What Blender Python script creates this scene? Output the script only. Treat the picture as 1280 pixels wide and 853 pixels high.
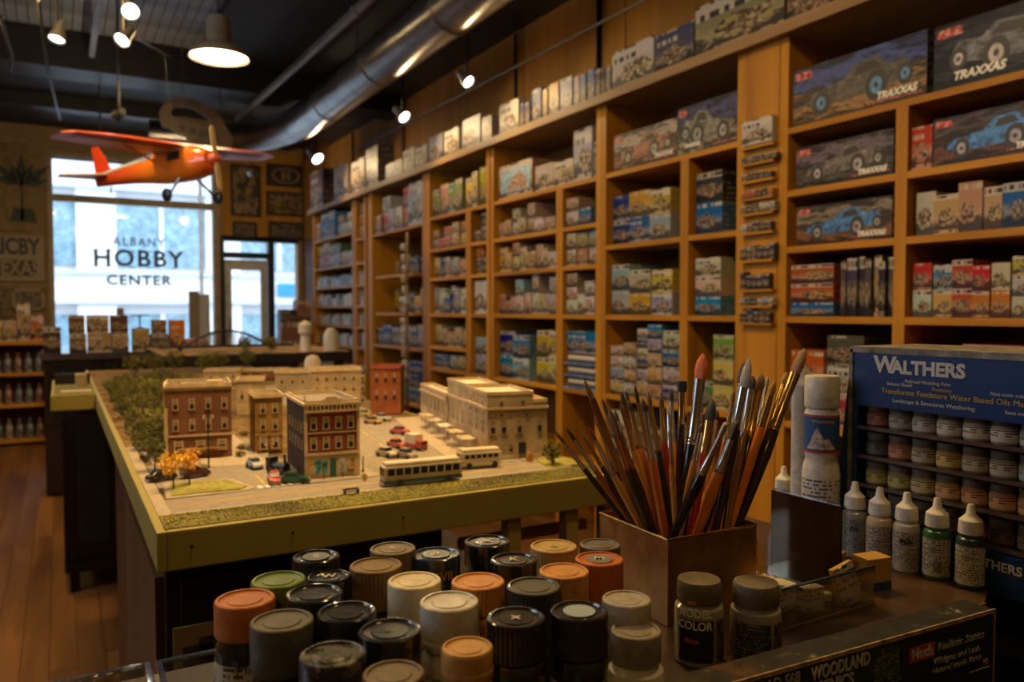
import bpy, bmesh, math, random
import numpy as np
from mathutils import Vector, Matrix
R = random.Random(7)
S = bpy.context.scene
for o in list(bpy.data.objects): bpy.data.objects.remove(o)
COL = S.collection
PI = math.pi
# ------------------------------------------------------------------ camera
EYE = 1.30; FPX = 982.0; YAW = math.radians(29.95); PIT = math.radians(2.24)
cd = bpy.data.cameras.new('camera'); cam = bpy.data.objects.new('camera', cd); COL.objects.link(cam)
cam.location = (0, 0, EYE); cam.rotation_euler = (PI/2 - PIT, 0, -YAW)
cd.sensor_width = 36; cd.lens = 36*FPX/1280; cd.clip_start = .02; cd.clip_end = 200
cd.dof.use_dof = True; cd.dof.focus_distance = .66; cd.dof.aperture_fstop = 8.5
S.camera = cam
S.view_settings.view_transform = 'Standard'; S.view_settings.look = 'None'
S.view_settings.gamma = 1; S.view_settings.exposure = 0.0; S.view_settings.use_curve_mapping = False
# ------------------------------------------------------------------ daylight
W = bpy.data.worlds.new('world'); S.world = W; W.use_nodes = True
W.node_tree.nodes['Background'].inputs[0].default_value = (.70, .84, 1, 1)
W.node_tree.nodes['Background'].inputs[1].default_value = 3.4
sd = bpy.data.lights.new('sun', 'SUN'); so = bpy.data.objects.new('sun', sd); COL.objects.link(so)
sd.energy = 1.2; sd.angle = .2; sd.color = (.9, .95, 1); so.rotation_euler = (math.radians(48), 0, math.radians(25))
def area_light(loc, power, size, color=(1, .58, .25), target=None, spread=PI):
    l = bpy.data.lights.new('lamp_light', 'AREA'); l.shape = 'DISK'; l.size = size; l.energy = power; l.color = color; l.spread = spread
    o = bpy.data.objects.new('lamp_light', l); COL.objects.link(o); o.location = loc
    if target: o.rotation_euler = (Vector(target)-Vector(loc)).to_track_quat('-Z', 'Y').to_euler()
    return o
WARM = (1, .63, .20)
# unseen pendants added to light the room (their shades are built further down)
PENDANTS = [(.75, 1.75, 3.2, 44), (.9, .25, 2.9, 8), (-1.3, 2.6, 3.2, 20), (-1.1, -1.2, 3.1, 8), (-.2, 4.4, 3.25, 44), (-1.0, 7.0, 3.2, 20)]
for x, y, z, p in PENDANTS: area_light((x, y, z), p, .3, WARM)
# cool fill aimed up at the ceiling, set in an added, unseen left window
_l = area_light((-3.12, 3.2, 2.55), 26, 1.2, (.60, .77, 1), (0, 3.2, 3.3)); _l.data.shape = 'RECTANGLE'; _l.data.size = 3.2; _l.data.size_y = 1.2
# ------------------------------------------------------------------ helpers
def ray(U, V):
    s, c, sp, cp = math.sin(YAW), math.cos(YAW), math.sin(PIT), math.cos(PIT)
    a = (U-640)/FPX; b = (426.5-V)/FPX
    return Vector((s*cp+a*c+b*sp*s, c*cp-a*s+b*sp*c, -sp+b*cp))
def atx(U, V, X): d = ray(U, V); t = X/d.x; return (d.y*t, EYE+d.z*t)
def aty(U, V, Y): d = ray(U, V); t = Y/d.y; return (d.x*t, EYE+d.z*t)
def atz(U, V, Z): d = ray(U, V); t = (Z-EYE)/d.z; return (d.x*t, d.y*t)
def att(U, V, t): d = ray(U, V)*t; return Vector((d.x, d.y, EYE+d.z))
class MB:
    def __init__(s): s.v = []; s.f = []; s.m = []; s.uv = []; s.sm = []
    def face(s, pts, m=0, uv=None, smooth=False):
        n = len(s.v); s.v += [tuple(p) for p in pts]; s.f.append(tuple(range(n, n+len(pts)))); s.m.append(m); s.sm.append(smooth)
        s.uv += list(uv) if uv else [(0, 0)]*len(pts)
    def box(s, x0, x1, y0, y1, z0, z1, m=0, front=None):
        P = lambda a, b, c: (a, b, c); q = [(0, 0), (1, 0), (1, 1), (0, 1)]
        fm = m if front is None else front
        s.face([P(x0,y1,z0),P(x0,y0,z0),P(x0,y0,z1),P(x0,y1,z1)], fm, q)
        s.face([P(x1,y0,z0),P(x1,y1,z0),P(x1,y1,z1),P(x1,y0,z1)], m, q)
        s.face([P(x0,y0,z0),P(x1,y0,z0),P(x1,y0,z1),P(x0,y0,z1)], m, q)
        s.face([P(x1,y1,z0),P(x0,y1,z0),P(x0,y1,z1),P(x1,y1,z1)], m, q)
        s.face([P(x0,y0,z1),P(x1,y0,z1),P(x1,y1,z1),P(x0,y1,z1)], m, q)
        s.face([P(x0,y1,z0),P(x1,y1,z0),P(x1,y0,z0),P(x0,y0,z0)], m, q)
        return s
    def lathe(s, prof, seg=24, c=(0, 0), m=0, smooth=True, mats=None, flute=0, fl=None):
        # prof: [(r, z)]; caps closed at r=0
        n0 = len(s.v); rings = []
        for k, (r, z) in enumerate(prof):
            for i in range(seg):
                a = 2*PI*i/seg; rr = r*(1-(flute if (fl and fl[k] and i % 2) else 0))
                s.v.append((c[0]+rr*math.cos(a), c[1]+rr*math.sin(a), z))
        for k in range(len(prof)-1):
            for i in range(seg):
                j = (i+1) % seg
                s.f.append((n0+k*seg+i, n0+k*seg+j, n0+(k+1)*seg+j, n0+(k+1)*seg+i))
                s.m.append(mats[k] if mats else m); s.sm.append(smooth)
                L = len(prof)-1
                s.uv += [(i/seg, k/L), ((i+1)/seg, k/L), ((i+1)/seg, (k+1)/L), (i/seg, (k+1)/L)]
        return s
    def tube(s, pts, r, seg=8, m=0, caps=True, smooth=True):
        pts = [Vector(p) for p in pts]; rs = r if isinstance(r, (list, tuple)) else [r]*len(pts)
        n0 = len(s.v); up = Vector((0, 0, 1))
        t0 = (pts[1]-pts[0]).normalized()
        if abs(t0.dot(up)) > .95: up = Vector((1, 0, 0))
        for k, p in enumerate(pts):
            t = (pts[min(k+1, len(pts)-1)]-pts[max(k-1, 0)]).normalized()
            a = t.cross(up).normalized(); b = t.cross(a)
            for i in range(seg):
                w = 2*PI*i/seg; s.v.append(tuple(p+(a*math.cos(w)+b*math.sin(w))*rs[k]))
        for k in range(len(pts)-1):
            for i in range(seg):
                j = (i+1) % seg
                s.f.append((n0+k*seg+i, n0+k*seg+j, n0+(k+1)*seg+j, n0+(k+1)*seg+i)); s.m.append(m); s.sm.append(smooth)
                s.uv += [(i/seg, k), (i/seg, k), (i/seg, k+1), (i/seg, k+1)]
        if caps:
            for st in (0, (len(pts)-1)*seg):
                s.f.append(tuple(range(n0+st, n0+st+seg))); s.m.append(m); s.sm.append(False); s.uv += [(0, 0)]*seg
        return s
    def prism(s, poly, z0, z1, m=0, mtop=None):
        # poly in xy counter-clockwise
        n = len(poly); mt = m if mtop is None else mtop
        s.face([(x, y, z1) for x, y in poly], mt, [(x, y) for x, y in poly]); s.face([(x, y, z0) for x, y in reversed(poly)], m)
        for i in range(n):
            a, b = poly[i], poly[(i+1) % n]
            s.face([(a[0], a[1], z0), (b[0], b[1], z0), (b[0], b[1], z1), (a[0], a[1], z1)], m, [(0, 0), (1, 0), (1, 1), (0, 1)])
        return s
    def xf(s, M, n=0):
        for i in range(n, len(s.v)): s.v[i] = tuple(M @ Vector(s.v[i]))
        return s
    def mesh(s, name, mats):
        me = bpy.data.meshes.new(name); me.from_pydata(s.v, [], s.f); me.update()
        for m in (mats if isinstance(mats, (list, tuple)) else [mats]): me.materials.append(m)
        me.polygons.foreach_set('material_index', s.m); me.polygons.foreach_set('use_smooth', s.sm)
        u = me.uv_layers.new(name='UVMap'); u.data.foreach_set('uv', np.array(s.uv, dtype=np.float32).ravel())
        if any(s.sm) and len(s.f) < 6000: soften(me)
        return me
    def build(s, name, mats, parent=None, bevel=0, loc=None, rot=None):
        me = s.mesh(name, mats)
        if bevel:
            bm = bmesh.new(); bm.from_mesh(me); bmesh.ops.remove_doubles(bm, verts=bm.verts, dist=1e-6)
            ed = [e for e in bm.edges if len(e.link_faces) == 2 and e.calc_face_angle(0) > .5]
            bmesh.ops.bevel(bm, geom=ed, offset=bevel, segments=2, profile=.6, affect='EDGES'); bm.to_mesh(me); bm.free()
        return put(name, me, parent, loc, rot)
def soften(me):
    bm = bmesh.new(); bm.from_mesh(me); hit = False
    for e in bm.edges:
        if len(e.link_faces) == 2 and e.calc_face_angle(0) > .62: e.smooth = False; hit = True
    if hit: bm.to_mesh(me)
    bm.free()
def put(name, me, parent=None, loc=None, rot=None, scale=None, color=None):
    o = bpy.data.objects.new(name, me); COL.objects.link(o)
    if loc is not None: o.location = loc
    if rot is not None: o.rotation_euler = rot if isinstance(rot, (tuple, list)) else (0, 0, rot)
    if scale is not None: o.scale = scale
    if parent is not None: o.parent = parent
    if color: o.color = (*color, 1)
    return o
def tag(o, label, cat, group=None, kind=None):
    o['label'] = label; o['category'] = cat
    if group: o['group'] = group
    if kind: o['kind'] = kind
    return o
def thing(name, label, cat, loc=(0, 0, 0), rot=0, group=None):
    o = bpy.data.objects.new(name, None); COL.objects.link(o); o.empty_display_size = .02
    o.location = loc; o.rotation_euler = rot if isinstance(rot, (tuple, list)) else (0, 0, rot)
    return tag(o, label, cat, group)
def struct(o): o['kind'] = 'structure'; return o
def copy_tree(o, parent=None):
    c = o.copy(); COL.objects.link(c); c.parent = parent
    for ch in [x for x in bpy.data.objects if x.parent == o]: copy_tree(ch, c)
    return c
FACE_X = Matrix(((0, 0, -1, 0), (-1, 0, 0, 0), (0, 1, 0, 0), (0, 0, 0, 1)))   # text plane -> wall facing -x
FACE_Y = Matrix(((1, 0, 0, 0), (0, 0, -1, 0), (0, 1, 0, 0), (0, 0, 0, 1)))   # text plane -> wall facing -y
def text_mesh(txt, size, depth=.0005, bold=0, shear=0, sx=1, spacing=1, align='CENTER'):
    c = bpy.data.curves.new('lettering', 'FONT'); c.body = txt; c.size = size; c.extrude = depth; c.offset = bold
    c.shear = shear; c.align_x = align; c.align_y = 'CENTER'; c.space_character = spacing; c.resolution_u = 3
    o = bpy.data.objects.new('t', c); COL.objects.link(o)
    me = bpy.data.meshes.new_from_object(o); bpy.data.objects.remove(o); bpy.data.curves.remove(c)
    if sx != 1: me.transform(Matrix.Diagonal((sx, 1, 1, 1)))
    return me
def lettering(txt, size, mat, parent, M, name='lettering', fit=None, **k):
    me = text_mesh(txt, size, **k)
    if fit:
        a, b = min(v.co.x for v in me.vertices), max(v.co.x for v in me.vertices)
        me.transform(Matrix.Translation((-(a+b)/2, 0, 0))); me.transform(Matrix.Diagonal((fit/(b-a), 1, 1, 1)))
    me.transform(M); me.materials.clear(); me.materials.append(mat)
    return put(name, me, parent)
def wrap_text(txt, size, radius, z, mat, parent, ang=0, name='lettering', **k):
    me = text_mesh(txt, size, depth=.0001, **k)
    for v in me.vertices:
        a = ang + v.co.x/radius; r = radius+.0004+v.co.z
        v.co = (r*math.cos(a), r*math.sin(a), z+v.co.y)
    me.materials.clear(); me.materials.append(mat)
    return put(name, me, parent)
# ------------------------------------------------------------------ materials
class NT:
    def __init__(s, name):
        s.mat = bpy.data.materials.new(name); s.mat.use_nodes = True; s.t = s.mat.node_tree
        s.b = s.t.nodes['Principled BSDF']; s.out = s.t.nodes['Material Output']
    def n(s, typ, ins=None, **props):
        nd = s.t.nodes.new('ShaderNode'+typ)
        for k, v in props.items(): setattr(nd, k, v)
        for k, v in (ins or {}).items(): s.set(nd.inputs[k], v)
        return nd
    def set(s, sock, v):
        if hasattr(v, 'links'): s.t.links.new(v, sock)
        else:
            if hasattr(sock.default_value, '__len__') and len(sock.default_value) == 4 and hasattr(v, '__len__') and len(v) == 3: v = (*v, 1)
            sock.default_value = v
    def math(s, op, a, b=0.0, c=0.0):
        nd = s.n('Math', operation=op); s.set(nd.inputs[0], a); s.set(nd.inputs[1], b); s.set(nd.inputs[2], c); return nd.outputs[0]
    def mix(s, f, a, b, mode='MIX'):
        nd = s.n('Mix', data_type='RGBA', blend_type=mode); s.set(nd.inputs[0], f); s.set(nd.inputs[6], a); s.set(nd.inputs[7], b); return nd.outputs[2]
    def ramp(s, f, stops, const=False):
        nd = s.n('ValToRGB'); s.set(nd.inputs[0], f); cr = nd.color_ramp
        if const: cr.interpolation = 'CONSTANT'
        while len(cr.elements) < len(stops): cr.elements.new(.5)
        for e, (p, c) in zip(cr.elements, stops): e.position = p; e.color = (*c, 1)
        return nd.outputs[0]
    def obj(s): return s.n('TexCoord').outputs['Object']
    def uv(s): return s.n('TexCoord').outputs['UV']
    def mapped(s, vec, scale=(1, 1, 1), loc=(0, 0, 0), rot=(0, 0, 0)):
        return s.n('Mapping', {'Vector': vec, 'Scale': scale, 'Location': loc, 'Rotation': rot}).outputs[0]
    def noise(s, vec, scale, detail=3, rough=.6, dist=0):
        return s.n('TexNoise', {'Vector': vec, 'Scale': scale, 'Detail': detail, 'Roughness': rough, 'Distortion': dist})
    def bump(s, h, strength=.2, dist=.002):
        s.set(s.b.inputs['Normal'], s.n('Bump', {'Height': h, 'Strength': strength, 'Distance': dist}).outputs[0])
    def p(s, **k):
        for a, v in k.items(): s.set(s.b.inputs[a.replace('_', ' ')], v)
        return s.mat
def plain(name, c, rough=.5, metal=0, vary=.12, scale=8, bump=0, spec=.5):
    t = NT(name); v = t.obj(); nz = t.noise(v, scale, 4).outputs[0]
    dark = tuple(x*(1-vary*2) for x in c); lite = tuple(min(1, x*(1+vary*1.3)) for x in c)
    t.set(t.b.inputs['Base Color'], t.ramp(nz, [(.3, dark), (.7, lite)]))
    t.p(Roughness=rough, Metallic=metal, Specular_IOR_Level=spec)
    if bump: t.bump(t.noise(v, scale*6, 4).outputs[0], bump, .001)
    return t.mat
def emis(name, c, s):
    t = NT(name); t.p(Base_Color=c, Emission_Color=c, Emission_Strength=s); return t.mat
def wood(name, c1, c2, scale=1, axis=2, rough=.5, rnd=True):
    t = NT(name); v = t.obj()
    sc = [14*scale]*3; sc[axis] = 1.2*scale
    rn = t.n('ObjectInfo').outputs['Random']
    off = t.n('CombineXYZ', {'X': t.math('MULTIPLY', rn, 31.), 'Y': t.math('MULTIPLY', rn, 17.), 'Z': t.math('MULTIPLY', rn, 23.)}).outputs[0]
    v2 = t.n('VectorMath', {0: v, 1: off}, operation='ADD').outputs[0]
    a = t.noise(t.mapped(v2, tuple(sc)), 1, 5, .6, .6).outputs[0]
    b = t.noise(t.mapped(v2, tuple(x*.25 for x in sc)), 1, 2).outputs[0]
    f = t.math('ADD', t.math('MULTIPLY', a, .65), t.math('MULTIPLY', b, .45))
    colr = t.ramp(f, [(.32, c1), (.72, c2)])
    if rnd: colr = t.mix(1.0, colr, t.ramp(rn, [(0, (.8, .8, .8)), (1, (1, 1, 1))]), 'MULTIPLY')
    t.p(Base_Color=colr, Roughness=rough, Specular_IOR_Level=.22); t.bump(a, .12, .002)
    return t.mat
def print_mask(t, uv, rows, cols, seed=0., dens=.35, rowfill=(.25, .78)):
    sx = t.n('SeparateXYZ', {0: uv}); u, v = sx.outputs[0], sx.outputs[1]
    yy = t.math('MULTIPLY', v, rows); xx = t.math('MULTIPLY', u, cols)
    fy = t.math('FRACT', yy); iy = t.math('FLOOR', yy); ix = t.math('FLOOR', xx)
    w1 = t.n('TexWhiteNoise', {'Vector': t.n('CombineXYZ', {0: ix, 1: iy, 2: seed}).outputs[0]}, noise_dimensions='3D').outputs[0]
    ix2 = t.math('FLOOR', t.math('MULTIPLY', u, cols/5.3))
    w2 = t.n('TexWhiteNoise', {'Vector': t.n('CombineXYZ', {0: ix2, 1: iy, 2: seed+7.}).outputs[0]}, noise_dimensions='3D').outputs[0] if not hasattr(seed, 'links') else w1
    m = t.math('MULTIPLY', t.math('GREATER_THAN', fy, rowfill[0]), t.math('LESS_THAN', fy, rowfill[1]))
    m = t.math('MULTIPLY', m, t.math('GREATER_THAN', w1, dens)); m = t.math('MULTIPLY', m, t.math('GREATER_THAN', w2, .22))
    return m
def box_art(name, style):
    """Printed carton: object colour = main colour of the print, Random = which print."""
    t = NT(name); uv = t.uv(); oi = t.n('ObjectInfo'); c = oi.outputs['Color']; rn = oi.outputs['Random']
    sp = t.n('SeparateXYZ', {0: uv}); u, v = sp.outputs[0], sp.outputs[1]
    z = t.math('MULTIPLY', rn, 61.)
    vec = t.n('CombineXYZ', {0: u, 1: v, 2: z}).outputs[0]
    n1 = t.noise(vec, 4.2, 5, .7, .8); n2 = t.noise(t.mapped(vec, loc=(5, 3, 1)), 11, 3, .6, .4)
    hs = t.n('HueSaturation', {'Hue': t.math('ADD', .485, t.math('MULTIPLY', rn, .04)), 'Saturation': 1.25, 'Color': c}).outputs[0]
    dark = t.mix(.86, c, (.010, .010, .014)); lite = t.mix(.42, c, (.62, .50, .34))
    acc = t.n('HueSaturation', {'Hue': t.math('ADD', .47, t.math('MULTIPLY', rn, .09)), 'Saturation': 1.0, 'Color': t.mix(.3, c, (.6, .35, .1))}).outputs[0]
    mul = lambda a, b: t.math('MULTIPLY', a, b)
    f = t.math('ADD', v, mul(t.math('SUBTRACT', n1.outputs[0], .5), .9))
    sky = t.mix(t.ramp(f, [(.36, (0, 0, 0)), (.60, (1, 1, 1))]), lite, hs)
    pic = t.mix(t.ramp(f, [(.27, (0, 0, 0)), (.37, (1, 1, 1))]), dark, sky)
    cu = t.math('ADD', .35, mul(rn, .3)); du_ = t.math('SUBTRACT', u, cu); dv_ = t.math('SUBTRACT', v, .40)
    dd = t.math('ADD', t.math('ADD', mul(mul(du_, du_), 4.5), mul(mul(dv_, dv_), 11.)), mul(t.math('SUBTRACT', n1.outputs[0], .5), 1.7))
    subj = t.ramp(n2.outputs[0], [(.40, (.012, .011, .012)), (.52, (.20, .13, .07)), (.60, (.50, .42, .30))])
    subj = t.mix(t.math('GREATER_THAN', t.noise(t.mapped(vec, loc=(9, 8, 4)), 9, 2, .5).outputs[0], .56), subj, acc)
    pic = t.mix(t.ramp(dd, [(.50, (1, 1, 1)), (.58, (0, 0, 0))]), pic, subj)
    if style == 'side':
        pic = t.mix(.15, c, dark); msk = print_mask(t, uv, 6, 22, 3.)
        pic = t.mix(t.math('MULTIPLY', msk, .6), pic, lite)
    else:
        hi, lo = {'a': (.80, .0), 'b': (.70, .14), 'c': (.86, .1)}[style]
        top = t.math('GREATER_THAN', v, hi); bot = t.math('LESS_THAN', v, lo)
        band = t.mix(t.math('GREATER_THAN', rn, .5), hs, t.mix(.6, c, (.7, .66, .58)))
        m = print_mask(t, uv, {'a': 5, 'b': 3.4, 'c': 9}[style], 17, 1., .4)
        inkc = t.mix(t.math('GREATER_THAN', rn, .5), (.55, .5, .42), (.04, .03, .05))
        band = t.mix(m, band, inkc)
        pic = t.mix(top, pic, band); pic = t.mix(bot, pic, t.mix(m, lite, dark))
    t.p(Base_Color=t.mix(1, pic, (.78, .74, .74), 'MULTIPLY'), Roughness=.45, Specular_IOR_Level=.22)
    return t.mat
def label_mat(name, paper, ink, rows=9, cols=40, dens=.4, color_from_obj=False):
    t = NT(name); uv = t.uv(); rn = t.n('ObjectInfo').outputs['Random']
    m = print_mask(t, uv, rows, cols, 2., dens)
    t.p(Base_Color=t.mix(m, paper, ink), Roughness=.45); return t.mat
def glossy_glass(name, tint=(1, 1, 1), op=.06):
    t = NT(name); tr = t.n('BsdfTransparent', {'Color': tint}); gl = t.n('BsdfGlossy', {'Roughness': .04, 'Color': (1, 1, 1)})
    lw = t.n('LayerWeight', {'Blend': .25}).outputs['Fresnel']
    f = t.math('ADD', t.math('MULTIPLY', lw, .5), op)
    mx = t.n('MixShader'); t.t.links.new(f, mx.inputs[0]); t.t.links.new(tr.outputs[0], mx.inputs[1]); t.t.links.new(gl.outputs[0], mx.inputs[2])
    t.t.links.new(mx.outputs[0], t.out.inputs[0]); return t.mat
ORANGE_WOOD = [wood('honey_wood_'+a, (.30, .118, .010), (.58, .265, .018), 1.2, i) for i, a in enumerate('xyz')]
WX, WY, WZ = ORANGE_WOOD
PANEL = wood('wall_panel_wood', (.32, .14, .018), (.56, .26, .04), .5, 2, .6)
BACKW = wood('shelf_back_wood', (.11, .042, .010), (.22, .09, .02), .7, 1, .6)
FLOORW = wood('floor_wood', (.08, .030, .009), (.24, .105, .03), .8, 1, .42)
BLACKW = plain('black_painted_wood', (.012, .009, .009), .45)
DARKW = wood('dark_cabinet_wood', (.010, .006, .005), (.028, .014, .010), 1, 2, .4)
OLIVE = plain('olive_paint', (.25, .195, .034), .55, vary=.06)
TAN = wood('tan_post_wood', (.22, .15, .05), (.34, .24, .09), 1, 2)
CEILM = plain('ceiling_paint', (.34, .40, .52), .45, vary=.25, scale=3)
CEILD = plain('dark_soffit', (.020, .019, .022), .6)
METAL = NT('duct_metal'); METAL.p(Base_Color=METAL.ramp(METAL.noise(METAL.obj(), 5).outputs[0], [(.3, (.30, .30, .32)), (.7, (.50, .50, .50))]), Metallic=1.0, Roughness=.28); METAL.bump(METAL.noise(METAL.mapped(METAL.obj(), (3, 30, 3)), 1).outputs[0], .12, .01); METAL = METAL.mat
STEEL = plain('steel', (.45, .44, .43), .3, 1)
PIPEM = plain('painted_pipe', (.20, .17, .14), .4, .2)
BLKM = plain('black_metal', (.012, .012, .013), .35)
BRASS = plain('brass', (.55, .30, .09), .28, 1, vary=.15, scale=20)
WHITEP = plain('white_plastic', (.66, .62, .56), .35, vary=.05)
GLASS = glossy_glass('window_glass')
ACRYL = glossy_glass('clear_acrylic', (.86, .85, .8), .05)
CARD = plain('plain_card', (.42, .30, .18), .6)
BULB = emis('lamp_glow', (1, .86, .62), 14)
BULBW = emis('spot_glow', (1, .93, .82), 12)
BLACKINK = plain('black_ink', (.015, .013, .012), .5)
WHITEINK = plain('white_ink', (.78, .76, .70), .5)
ART = [box_art('kit_art_'+k, k) for k in 'abc']; SIDE = box_art('kit_side', 'side')
# ================================================================== ROOM
XW, YW, ZC = 3.05, 11.3, 3.6; XL, YB = -3.2, -2.6
fl = struct(MB().box(XL, XW+.2, YB, YW+.3, -.05, -.012).build('floor', plain('floor_joint', (.02, .01, .006), .7)))
pw = .092; plank = MB().box(-pw/2+.001, pw/2-.001, 0, 2.05, -.012, 0).mesh('plank', FLOORW)
for i in range(21):
    x = .45-pw*i; y = 2.2-R.random()*1.6
    while y < 10.4:
        put('plank', plank, fl, (x, y, R.uniform(-.0012, .0008))); y += 2.052
pf = MB()
for i in range(44):
    for (xa, n) in ((.5+pw*i, 0),):
        if xa < XW: pf.box(xa+.001-pw/2+.04, xa+pw/2-.001+.04, YB, YW, -.012, 0)
for i in range(20): x = .45-pw*(21+i); pf.box(x-pw/2+.001, x+pw/2-.001, YB, YW, -.012, 0)
for i in range(21): x = .45-pw*i; pf.box(x-pw/2+.001, x+pw/2-.001, YB, .4, -.012, 0)
o = pf.build('plank_run', FLOORW, fl); o['kind'] = 'stuff'
# ceiling of narrow boards
ce = struct(MB().box(XL, XW+.2, YB, YW+.3, ZC, ZC+.08).build('ceiling', CEILD))
bd = MB().box(-.034, .034, 0, 2.4, -.018, 0); bd = bd.mesh('ceiling_board', CEILM)
for i in range(50):
    x = -2.3+.075*i
    for y in (.2, 2.61, 5.02):
        if x/ (y+2.4) < .62: put('ceiling_board', bd, ce, (x, y, ZC-R.uniform(0, .003)))
# beams
for n, (y0, y1, z) in enumerate([(7.45, 7.85, 3.28), (9.6, 9.8, 3.42)]):
    struct(MB().box(XL, XW, y0, y1, z, ZC).build('trim_%d' % (n+1), BLACKW))
struct(MB().box(XL, 2.9, 7.85, YW, 3.56, ZC-.002).build('trim_3', CEILD))
struct(MB().box(2.72, XW, YB, 9.6, 3.40, 3.58).build('trim_4', BLACKW))
# walls
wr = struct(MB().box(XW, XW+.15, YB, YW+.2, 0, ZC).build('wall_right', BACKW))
y = -1.0
while y < YW-.2:
    MB().box(XW-.014, XW, y+.004, y+1.212, 2.30, 3.4).build('panel', PANEL, wr); y += 1.22
wm = MB()
for a in [(YB, 1.5, 0, ZC), (4.9, YW+.2, 0, ZC), (1.5, 4.9, 0, 1.9), (1.5, 4.9, 3.2, ZC)]: wm.box(XL-.15, XL, a[0], a[1], a[2], a[3])
wl = struct(wm.build('wall_left', plain('plaster_left', (.30, .20, .10), .8)))
w2 = struct(MB().box(XL-.1, XL+.02, 1.48, 1.53, 1.9, 3.2).box(XL-.1, XL+.02, 4.87, 4.92, 1.9, 3.2).box(XL-.1, XL+.02, 1.5, 4.9, 1.88, 1.93).box(XL-.1, XL+.02, 1.5, 4.9, 3.17, 3.22).build('window_2', plain('side_frame', (.3, .25, .18), .5)))  # unseen side window, added as the source of the cool fill
MB().box(XL-.06, XL-.05, 1.5, 4.9, 1.9, 3.2).build('pane', GLASS, w2)
struct(MB().box(XL, XW, YB-.15, YB, 0, ZC).build('wall_back', plain('plaster_back', (.30, .20, .10), .8)))
CREAM = plain('cream_wall', (.30, .19, .085), .7); CREAM2 = plain('cream_trim', (.36, .27, .16), .55)
wf = MB()
wx0, wx1, wz0, wz1 = -.04, 1.83, .62, 3.2
for a in [(XL, wx0-.06, 0, ZC), (wx0-.06, wx1+.08, 0, wz0), (wx0-.06, wx1+.08, wz1, ZC), (wx1+.08, 1.90, 0, ZC), (1.90, XW+.1, 2.26, ZC), (2.98, XW+.1, 0, 2.26)]:
    wf.box(a[0], a[1], YW, YW+.2, a[2], a[3])
struct(wf.build('wall_far', CREAM))
struct(MB().box(1.95, XW-.02, YW-.02, YW, 2.27, 3.5).build('panel', PANEL, bpy.data.objects['wall_far']))
# display window
wn = MB()
for a in [(wx0-.06, wx0, wz0, wz1), (wx1, wx1+.08, wz0, wz1), (wx0, wx1, wz0-.05, wz0), (wx0, wx1, wz1, wz1+.06), (wx0, wx1, 2.66, 2.74)]:
    wn.box(a[0], a[1], YW-.04, YW+.12, a[2], a[3])
win = struct(wn.build('window_1', CREAM2))
MB().box(wx0, wx1, YW+.05, YW+.06, wz0, 2.66).build('pane', GLASS, win)
MB().box(wx0, wx1, YW+.05, YW+.06, 2.74, wz1).build('pane', GLASS, win)
SIGNINK = plain('window_lettering', (.02, .018, .02), .5)
def farx(u): return aty(u, 320, YW)[0]
for txt, u0, u1, v, sz, b, sp in [('ALBANY', 141, 207, 303, .155, .002, 1.25), ('HOBBY', 116, 229, 324, .30, .007, 1.18), ('CENTER', 132, 214, 351, .175, .005, 1.15)]:
    x0, x1 = farx(u0), farx(u1); z = aty((u0+u1)/2, v, YW)[1]
    me = text_mesh(txt, sz, .002, b, spacing=sp); w = max(q.co.x for q in me.vertices)-min(q.co.x for q in me.vertices)
    me.transform(Matrix.Diagonal(((x1-x0)/w, 1, 1, 1))); me.transform(Matrix.Translation(((x0+x1)/2, YW+.04, z)) @ FACE_Y)
    me.materials.clear(); me.materials.append(SIGNINK); put('lettering', me, win)
    if txt == 'HOBBY':     # serifs at stem ends
        sb = MB(); cw = (x1-x0)/5
        for k, offs in enumerate([(-.075, .075), (), (-.085,), (-.085,), (0,)]):
            cx = x0+cw*(k+.5)
            for of in offs:
                for zz in ((z-.105), (z+.1)):
                    if txt[k] == 'Y' and zz > z: continue
                    sb.box(cx+of-.042, cx+of+.035, YW+.038, YW+.042, zz-.006, zz+.006)
        sb.build('serif', SIGNINK, win)
# door with dark frame, transom and side light
DF = plain('door_frame_dark', (.02, .018, .02), .45)
dr = MB()
for a in [(1.90, 1.97, 0, 2.26), (2.56, 2.64, 0, 2.26), (1.97, 2.56, 2.02, 2.10), (1.90, 2.98, 2.26, 2.32), (2.64, 2.98, 0, .5)]:
    dr.box(a[0], a[1], YW-.02, YW+.12, a[2], a[3])
d1 = struct(dr.build('door_1', DF))
WDOOR = plain('door_leaf_white', (.62, .62, .62), .5)
lf = MB()
for a in [(1.98, 2.07, .02, 2.0), (2.46, 2.55, .02, 2.0), (2.07, 2.46, .02, .3), (2.07, 2.46, 1.86, 2.0)]: lf.box(a[0], a[1], YW+.03, YW+.08, a[2], a[3])
lf.build('door_leaf', WDOOR, d1)
MB().box(2.07, 2.46, YW+.05, YW+.06, .3, 1.86).build('pane', GLASS, d1)
MB().box(1.97, 2.56, YW+.05, YW+.06, 2.10, 2.26).build('pane', GLASS, d1)
MB().box(2.64, 2.98, YW+.05, YW+.06, .5, 2.26).build('pane', GLASS, d1)
MB().box(2.02, 2.05, YW-.02, YW+.03, .95, 1.2).build('door_handle', STEEL, d1)
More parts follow.
